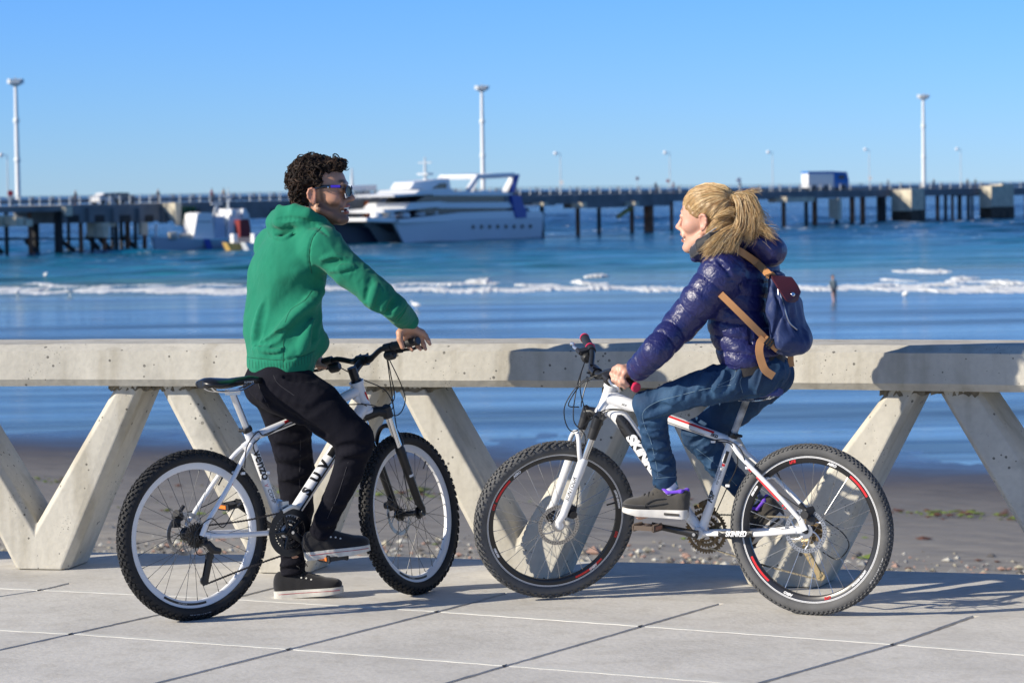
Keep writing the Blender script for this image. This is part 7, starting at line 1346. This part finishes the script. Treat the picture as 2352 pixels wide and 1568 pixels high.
Cl.mesh(.0033, 'collar', cloth_mat('black_softshell', (.012, .012, .015), .6), woman)
seam([at(1583, 576, 11.21), at(1600, 556, 11.145), at(1632, 532, 11.10), at(1645, 524, 11.10)], .0022, mat('grey_piping', (.35, .35, .36), .6), woman, 'collar_piping')
# jeans
m, t, b = node_mat('blue_denim'); m_dn = m; L = t.links; tc = t.nodes.new('ShaderNodeTexCoord'); b.inputs['Roughness'].default_value = .75; b.inputs['Specular IOR Level'].default_value = .3
n1 = N(t, 'ShaderNodeTexNoise', i2=9., i3=5.); L.new(tc.outputs['Object'], n1.inputs[0]); n2 = N(t, 'ShaderNodeTexNoise', i2=420., i3=2.); L.new(tc.outputs['Object'], n2.inputs[0])
x = N(t, 'ShaderNodeMix', data_type='RGBA', blend_type='MULTIPLY', i0=.5); L.new(ramp(t, n1.outputs[0], [(.3, (.012, .036, .085)), (.55, (.020, .060, .130)), (.75, (.040, .100, .190))]), x.inputs[6]); L.new(ramp(t, n2.outputs[0], [(.35, (.6, .6, .6)), (.65, (1.2, 1.2, 1.2))]), x.inputs[7]); L.new(x.outputs[2], b.inputs['Base Color'])
n3 = N(t, 'ShaderNodeTexNoise', i2=26., i3=3.); n3.inputs['Distortion'].default_value = 1.; L.new(tc.outputs['Object'], n3.inputs[0]); bp = N(t, 'ShaderNodeBump', i0=.3, i1=.010); L.new(n3.outputs[0], bp.inputs['Height']); L.new(bp.outputs[0], b.inputs['Normal'])
def jdisp(P):
    z_ = P[:, 2]; th = np.clip((z_-.74)/.06, 0, 1); up = np.clip((P[:, 0]-.62)/.25, 0, 1)
    return .0014*vnoise(P, 30, 21)+th*(.004+.006*up)*ridge(P, V(.25, .1, 1), 5., 22., 23, 2.)+(1-th)*.0065*ridge(P, V(1, .3, .25), 5., 26., 25, 2.)-.0015
T2 = Soft(); T2.cone(at(1737, 838, 11.2), at(1750, 852, 11.2), .098, .090, flat=(NW, 1.40), k=.03); T2.ell(at(1766, 852, 11.19), (.070, .125, .046), None, .03)
T2.chain([at(1745, 861, 11.125), at(1640, 883, 11.14), at(1545, 912, 11.17), kn], (.076, .072, .059, .055), k=.03); T2.chain([kn, at(1505, 1010, 11.225), at(1522, 1065, 11.25), at(1527, 1103, 11.265)], (.058, .051, .046, .0455), k=.02); T2.cone(kn, at(1478, 925, 11.20), .054, .047, k=.02)
T2.chain([at(1776, 860, 11.29), at(1690, 935, 11.37), kf], (.076, .072, .060), k=.03); T2.chain([kf, at(1650, 1062, 11.42), at(1702, 1120, 11.41), at(1722, 1140, 11.405)], (.060, .053, .044, .043), k=.02)
T2.marks(rough(T2), [([(1722, 846), (1712, 872), (1704, 900)], .016, -.008), ([(1704, 843), (1690, 870), (1676, 898)], .014, .008), ([(1690, 845), (1672, 872), (1655, 900)], .014, -.007), ([(1672, 848), (1652, 872), (1638, 896)], .013, .007), ([(1650, 850), (1634, 876), (1622, 902)], .012, -.006), ([(1740, 850), (1735, 876), (1738, 898)], .014, .007),
    ([(1622, 858), (1608, 884), (1600, 910)], .014, .005), ([(1590, 868), (1578, 892), (1572, 915)], .014, -.005), ([(1560, 880), (1550, 900), (1546, 922)], .012, .005), ([(1535, 932), (1512, 934), (1492, 944)], .014, -.009), ([(1534, 945), (1510, 952), (1486, 960)], .012, .007), ([(1532, 958), (1508, 966), (1478, 970)], .012, -.006)]+
    [([(1476+(y_-985)*.28, y_-4), (1502+(y_-985)*.2, y_+4), (1534+(y_-985)*.1, y_-5)], .011, (.005 if i % 2 else -.005)) for i, y_ in enumerate(range(985, 1100, 13))]+
    [([(1585+15*i_, 1022+17*i_), (1604+15*i_, 1010+17*i_), (1630+15*i_, 994+17*i_)], .013, (.007 if i_ % 2 else -.007)) for i_ in range(7)])
jn = T2.mesh(.0042, 'jeans', m_dn, woman, disp=jdisp)
m_st = mat('denim_stitch', (.16, .25, .33), .8)
def surf_seam(pts, base_d, off): return [at(x, y, d) for x, y, d in pts]
sj = Surf(jn)
for ln in ([(1690, 882), (1620, 893), (1560, 908), (1510, 922), (1478, 945), (1480, 975), (1494, 1010), (1506, 1060), (1512, 1098)], [(1690, 850), (1684, 868), (1650, 884)], [(1722, 850), (1700, 872), (1706, 902)], [(1500, 1098), (1530, 1096), (1552, 1094)], [(1600, 1030), (1640, 1062), (1690, 1112)]): mb = MB(); mb.tube(sj.line(ln, .0004), .0010, 5); mb.build('stitching', m_st, jn)
# socks and shoes
m, t, b = node_mat('argyle_sock'); m_sk = m; tc = t.nodes.new('ShaderNodeTexCoord'); vo = N(t, 'ShaderNodeTexVoronoi', i2=30.); t.links.new(tc.outputs['Object'], vo.inputs[0]); sp_ = N(t, 'ShaderNodeSeparateColor'); t.links.new(vo.outputs['Color'], sp_.inputs[0])
c_ = ramp(t, sp_.outputs[0], [(0, (.55, .05, .12)), (.25, (.75, .75, .77)), (.45, (.22, .22, .26)), (.62, (.80, .80, .82)), (.75, (.45, .45, .10)), (.88, (.10, .30, .35))]); bpy.data.materials['argyle_sock'].node_tree.nodes[-1].color_ramp.interpolation = 'CONSTANT'; t.links.new(c_, b.inputs['Base Color']); b.inputs['Roughness'].default_value = .9
for p in ([at(1530, 1100, 11.265), at(1541, 1140, 11.27), at(1535, 1165, 11.27)], [at(1716, 1135, 11.405), at(1750, 1165, 11.40), at(1752, 1190, 11.395)]): s9 = Soft(); s9.chain(p, (.038, .038, .04), k=.01); s9.mesh(.004, 'sock', m_sk, woman)
sm2 = dict(upper=cloth_mat('shoe_suede', (.060, .055, .048), .9, weave=500), sole=mat('midsole_white', (.74, .71, .66), .65, vary=.2, vscale=25), lace=M_['satin'], lining=cloth_mat('purple_lining', (.17, .06, .60), .8), overlay=cloth_mat('suede_overlay', (.030, .030, .032), .85))
shoe(woman, at(1580, 1191, 11.235), at(1431, 1180, 11.31), V(0, 0, 1), .27, 1, sm2); shoe(woman, at(1806, 1188, 11.35), at(1716, 1258, 11.40), V(-.6, 0, 1), .27, 1, sm2)
# hair
hm = [mat('hair_blond', (.56, .37, .16), .36, spec=.5), mat('hair_dark_blond', (.32, .19, .085), .4, spec=.5), mat('hair_pale', (.78, .60, .34), .34, spec=.5), mat('hair_ginger', (.50, .27, .10), .4, spec=.5)]
Hs = Soft(); E_ = lambda x, y, z_, r, k=.02, cut=False: Hs.ell(HW(x, y, z_), r, HW.ax, k, cut)
E_(-.002, 0, .055, (.096, .080, .084)); E_(.056, 0, .076, (.044, .063, .048)); E_(-.050, 0, .005, (.055, .070, .060)); E_(-.085, 0, .045, (.035, .05, .045)); E_(-.075, 0, -.010, (.045, .055, .045)); E_(.040, .068, .045, (.040, .014, .035)); E_(.040, -.068, .045, (.040, .014, .035))
E_(.106, 0, .012, (.064, .30, .062), .012, True); E_(.050, 0, -.040, (.075, .30, .062), .015, True)
E_(.002, .095, .000, (.017, .03, .026), .008, True); E_(.002, -.095, .000, (.017, .03, .026), .008, True)
hs = Hs.mesh(.0036, 'hair', hm[1], woman, disp=lambda P: .0025*vnoise(P, 90, 31))
tie = at(1678, 457, 11.15)
def cap_pt(x, y, z_, lift):                                     # push a point out to the hair surface
    v = V(x+.002, y, z_-.060); k0 = math.sqrt((v[0]/.109)**2+(v[1]/.082)**2+(v[2]/.082)**2); return v/k0*(1+lift/.09)+V(-.002, 0, .060)
mb = MB(); tl = HW.inv(tie[None])[0]
for _ in range(3600):
    s_ = rng.choice([-1, 1], p=[.25, .75]); a = rng.uniform(0, 1)
    # starts along the hairline: forehead -> temple -> over the ear -> nape
    hx = np.interp(a, [0, .25, .5, .7, 1], [.108, .098, .066, .014, -.03]); hy = np.interp(a, [0, .25, .5, .7, 1], [.0, .055, .076, .080, .070])*s_; hz = np.interp(a, [0, .25, .5, .7, 1], [.073, .062, .026, .026, -.045])+rng.normal()*.004
    p0 = V(hx, hy, hz); n_ = 11; pts = []
    bulge = rng.uniform(-.004, .010)
    for j in range(n_):
        u = j/(n_-1); q = p0*(1-u)+tl*u; q[1] = hy*(1-u**2.2)+tl[1]*u**2.2; q[2] += math.sin(math.pi*u)*(.022*(1-a)+.01); lf = .0025+bulge*math.sin(math.pi*u)+.0012*math.sin(u*14+a*40)
        c = cap_pt(*q, lf); w = np.clip((u-.86)/.14, 0, 1); q = c*(1-w)+tl*w; pts.append(HW(*q)+rng.normal(size=3)*.0007)
    mb.cur = int(rng.choice(4, p=[.42, .28, .22, .08])); mb.tube(pts, np.interp(np.linspace(0, 1, n_), [0, .5, 1], [.0005, .0008, .0007]), 4, cap=False)
mb.build('strands', hm, hs, smooth=180)
def tress(n, ctrl, spread, r, name, curl=.0022):
    mb = MB(); c = spline(ctrl, 6); k = len(c); u = np.linspace(0, 1, k)
    for _ in range(int(n*1.7)):
        off = rng.normal(size=3)*spread; ph = rng.uniform(0, 6, 3); ln = rng.uniform(.72, 1.0); w = np.interp(u, [0, .12, .5, 1], [.10, .42, .8, 1.25]); r_ = r*.62
        pts = c+np.outer(w, off)+np.stack([curl*np.sin(u*rng.uniform(6, 14)+ph[i])*w for i in range(3)], 1); m_ = max(4, int(k*ln)); mb.cur = int(rng.choice(4, p=[.45, .15, .30, .10])); mb.tube(pts[:m_], np.interp(np.linspace(0, 1, m_), [0, .6, 1], [r_, r_, r_*.3]), 4, cap=False)
    return mb.build(name, hm, hs, smooth=180)
tress(900, [tie, at(1693, 455, 11.14), at(1711, 462, 11.13), at(1720, 486, 11.12), at(1726, 510, 11.12), at(1722, 535, 11.11), at(1712, 548, 11.10)], V(.013, .018, .015), .0012, 'ponytail')
tress(380, [tie, at(1698, 451, 11.13), at(1722, 456, 11.12), at(1736, 480, 11.11), at(1742, 505, 11.11), at(1738, 530, 11.1)], V(.009, .014, .011), .0011, 'ponytail')
tress(220, [tie, at(1690, 450, 11.13), at(1700, 470, 11.11), at(1702, 505, 11.10), at(1694, 530, 11.09), at(1678, 548, 11.08), at(1650, 572, 11.06)], V(.010, .01, .010), .0014, 'ponytail')
tress(420, [at(1700, 515, 11.12), at(1688, 528, 11.10), at(1670, 540, 11.08), at(1652, 560, 11.065), at(1636, 580, 11.06), at(1626, 588, 11.06)], V(.016, .012, .014), .0014, 'loose_lock', .003)
tress(220, [at(1716, 505, 11.12), at(1700, 530, 11.09), at(1684, 550, 11.075), at(1672, 572, 11.06), at(1664, 586, 11.06)], V(.014, .010, .008), .0013, 'loose_lock', .003)
tress(60, [at(1725, 520, 11.11), at(1748, 528, 11.10), at(1768, 534, 11.09), at(1792, 548, 11.08)], V(.006, .012, .014), .0011, 'loose_lock', .003)
tress(40, [at(1728, 500, 11.11), at(1750, 515, 11.10), at(1762, 530, 11.09), at(1774, 552, 11.08)], V(.008, .012, .012), .0010, 'loose_lock', .003)
tress(24, [tie, at(1700, 444, 11.14), at(1722, 440, 11.13), at(1742, 437, 11.12), at(1752, 440, 11.12)], V(.004, .008, .006), .0009, 'flyaway', .004); tress(22, [at(1735, 470, 11.12), at(1752, 492, 11.11), at(1760, 510, 11.11), at(1788, 520, 11.10)], V(.010, .01, .012), .0008, 'flyaway', .006)
tress(16, [at(1632, 424, 11.14), at(1660, 432, 11.12), at(1684, 446, 11.12)], V(.006, .02, .006), .0008, 'flyaway', .004)
tress(50, [at(1640, 500, 11.10), at(1660, 492, 11.095), at(1680, 488, 11.10), at(1694, 500, 11.11)], V(.008, .01, .010), .0013, 'loose_lock', .004)
tress(260, [HW(-.012, .074, -.040), HW(-.045, .078, -.020), HW(-.078, .066, .002), HW(-.100, .040, .028), tie], V(.010, .004, .020), .0011, 'nape_strands', .002)
mb = MB(); fw_ = nrm(at(1695, 449, 11.14)-tie); mb.tube([tie-fw_*.010, tie, tie+fw_*.010], (.015, .018, .015), 14); mb.build('hair_tie', M_['satin'], hs)
mb = MB(); mb.tube([HW(*cap_pt(-.030, .045, .110, .006)), HW(*cap_pt(-.034, .070, .090, .006)), HW(*cap_pt(-.040, .080, .055, .006))], .0018, 6); mb.build('hair_slide', M_['satin'], hs)
# rucksack
m_bag = cloth_mat('navy_canvas', (.010, .028, .115), .62, wr=.45, wsc=14, weave=500, sheen=.1, dist=.014, spec=.5); m_tan = mat('tan_leather', (.62, .30, .115), .6, bump=.4, bscale=300); m_wine = mat('wine_leather', (.070, .018, .028), .38, bump=.3, bscale=160)
Bg = Soft(); BN = NW; bd = 11.13
fb = lambda s_: (BN, s_)
Bg.cone(at(1784, 640, bd), at(1800, 700, bd), .030, .052, flat=fb(2.2), k=.03); Bg.cone(at(1800, 700, bd), at(1815, 772, bd), .052, .066, flat=fb(2.0), k=.03); Bg.cone(at(1802, 775, bd), at(1835, 782, bd), .050, .042, flat=fb(2.2), k=.02)
Bg.ell(at(1822, 783, bd), (.068, .10, .052), None, .03)
for pts in ([at(1776, 662, 11.06), at(1788, 700, 11.03), at(1776, 760, 11.05)], [at(1792, 690, 11.04), at(1812, 730, 11.03), at(1822, 775, 11.03)], [at(1784, 790, 11.05), at(1800, 785, 11.03), at(1812, 778, 11.02)]): Bg.chain(pts, (.008, .006, .004), k=.014)
for pts in ([at(1782, 660, 11.05), at(1790, 720, 11.02), at(1778, 772, 11.04)],): Bg.chain(pts, (.007, .008, .006), k=.014, cut=True)
bag = Bg.mesh(.0042, 'rucksack', m_bag, disp=lambda P: .005*vnoise(P, 20, 41)+.003*vnoise(P*V(1, 1, .6), 44, 42), label='navy rucksack with tan straps and wine leather flap on the woman\'s back', cat='backpack')
def ribbon(name, pts, w, th_, m_, par, face, n=6, prof=None):
    mb = MB(); p = spline(pts, n); W_a = w*(np.interp(np.linspace(0, 1, len(p)), np.linspace(0, 1, len(prof)), prof) if prof else np.ones(len(p))); t_ = np.gradient(p, axis=0); vs = []; f_ = nrm(np.asarray(face, float))
    for i in range(len(p)): tt_ = nrm(t_[i]); s_ = nrm(np.cross(tt_, f_)); q = np.cross(s_, tt_); w = W_a[i]; vs += [p[i]+s_*w/2+q*th_/2, p[i]-s_*w/2+q*th_/2, p[i]-s_*w/2-q*th_/2, p[i]+s_*w/2-q*th_/2]
    mb.add(vs, [(4*i+k, 4*i+(k+1) % 4, 4*i+4+(k+1) % 4, 4*i+4+k) for i in range(len(p)-1) for k in range(4)]+[(0, 1, 2, 3), tuple(4*len(p)-4+k for k in range(4))]); return mb.build(name, m_, par, smooth=40)
cf_ = (.1, -1, .1)
sk_ = Surf(jk)
ribbon('strap', [sk_(1676, 571, .010), sk_(1700, 587, .014), sk_(1732, 608, .014)]+[at(1765, 630, 11.06)], .030, .0045, m_tan, bag, (.05, -1, .45), 3)

pa_, pb_ = sk_(1654, 675, .003), at(1760, 779, 11.045)
ribbon('strap', [pa_, pa_*.7+pb_*.3-V(0, .016, 0), pa_*.35+pb_*.65-V(0, .018, 0), pb_], .026, .004, m_tan, bag, cf_, 3)
ribbon('strap', [at(1756, 776, 11.035), at(1768, 787, 11.035), at(1786, 803, 11.045)], .026, .005, m_tan, bag, cf_); ribbon('strap_end', [at(1755, 776, 11.032), at(1746, 788, 11.025), at(1744, 808, 11.025), at(1749, 830, 11.03), at(1758, 850, 11.035), at(1777, 864, 11.045)], .030, .003, m_tan, bag, cf_)
ribbon('strap_end', [at(1816, 812, 11.23), at(1816, 828, 11.23), at(1818, 842, 11.23)], .024, .004, m_tan, bag, (.3, -1, 0))
mb = MB()
for (x, y) in ((1761, 782), (1766.5, 787), (1772, 792)): mb.box(at(x, y, 11.03), (.007, .010, .040), ax=(nrm(at(1772, 792, 11.03)-at(1761, 782, 11.03)), V(0, 1, 0), nrm(at(1776, 784, 11.03)-at(1766, 796, 11.03))))
mb.build('buckle', M_['black'], bag)
ribbon('flap', [at(1784, 633, 11.10), at(1796, 640, 11.06), at(1810, 660, 11.03), at(1822, 680, 11.02), at(1828, 692, 11.025)], .082, .008, m_wine, bag, (.45, -1, .30), prof=[.55, .85, 1, 1, 1, .95, .9, .62, .2])
mb = MB(); mb.lathe([(0, -.002), (.008, -.002), (.009, 0), (.006, .003), (0, .003)], c=at(1821, 676, 11.018), axis=(.2, -1, .2), n=14); mb.build('stud', M_['chrome'], bag)
ribbon('handle', [at(1762, 640, 11.08), at(1764, 630, 11.08), at(1772, 627, 11.08), at(1782, 636, 11.08)], .012, .005, m_tan, bag, (0, -1, 0)); mb = MB(); mb.tube([at(1788, 664, 11.045), at(1804, 668, 11.035)], .005, 6); mb.tube([at(1787, 664, 11.035), at(1788, 677, 11.03)], .0028, 6); mb.tube(spline([at(1778, 645, 11.06), at(1788, 664, 11.04), at(1800, 700, 11.025), at(1812, 738, 11.02), at(1831, 757, 11.03)], 5), .003, 6); mb.build('zip', M_['steel'], bag)
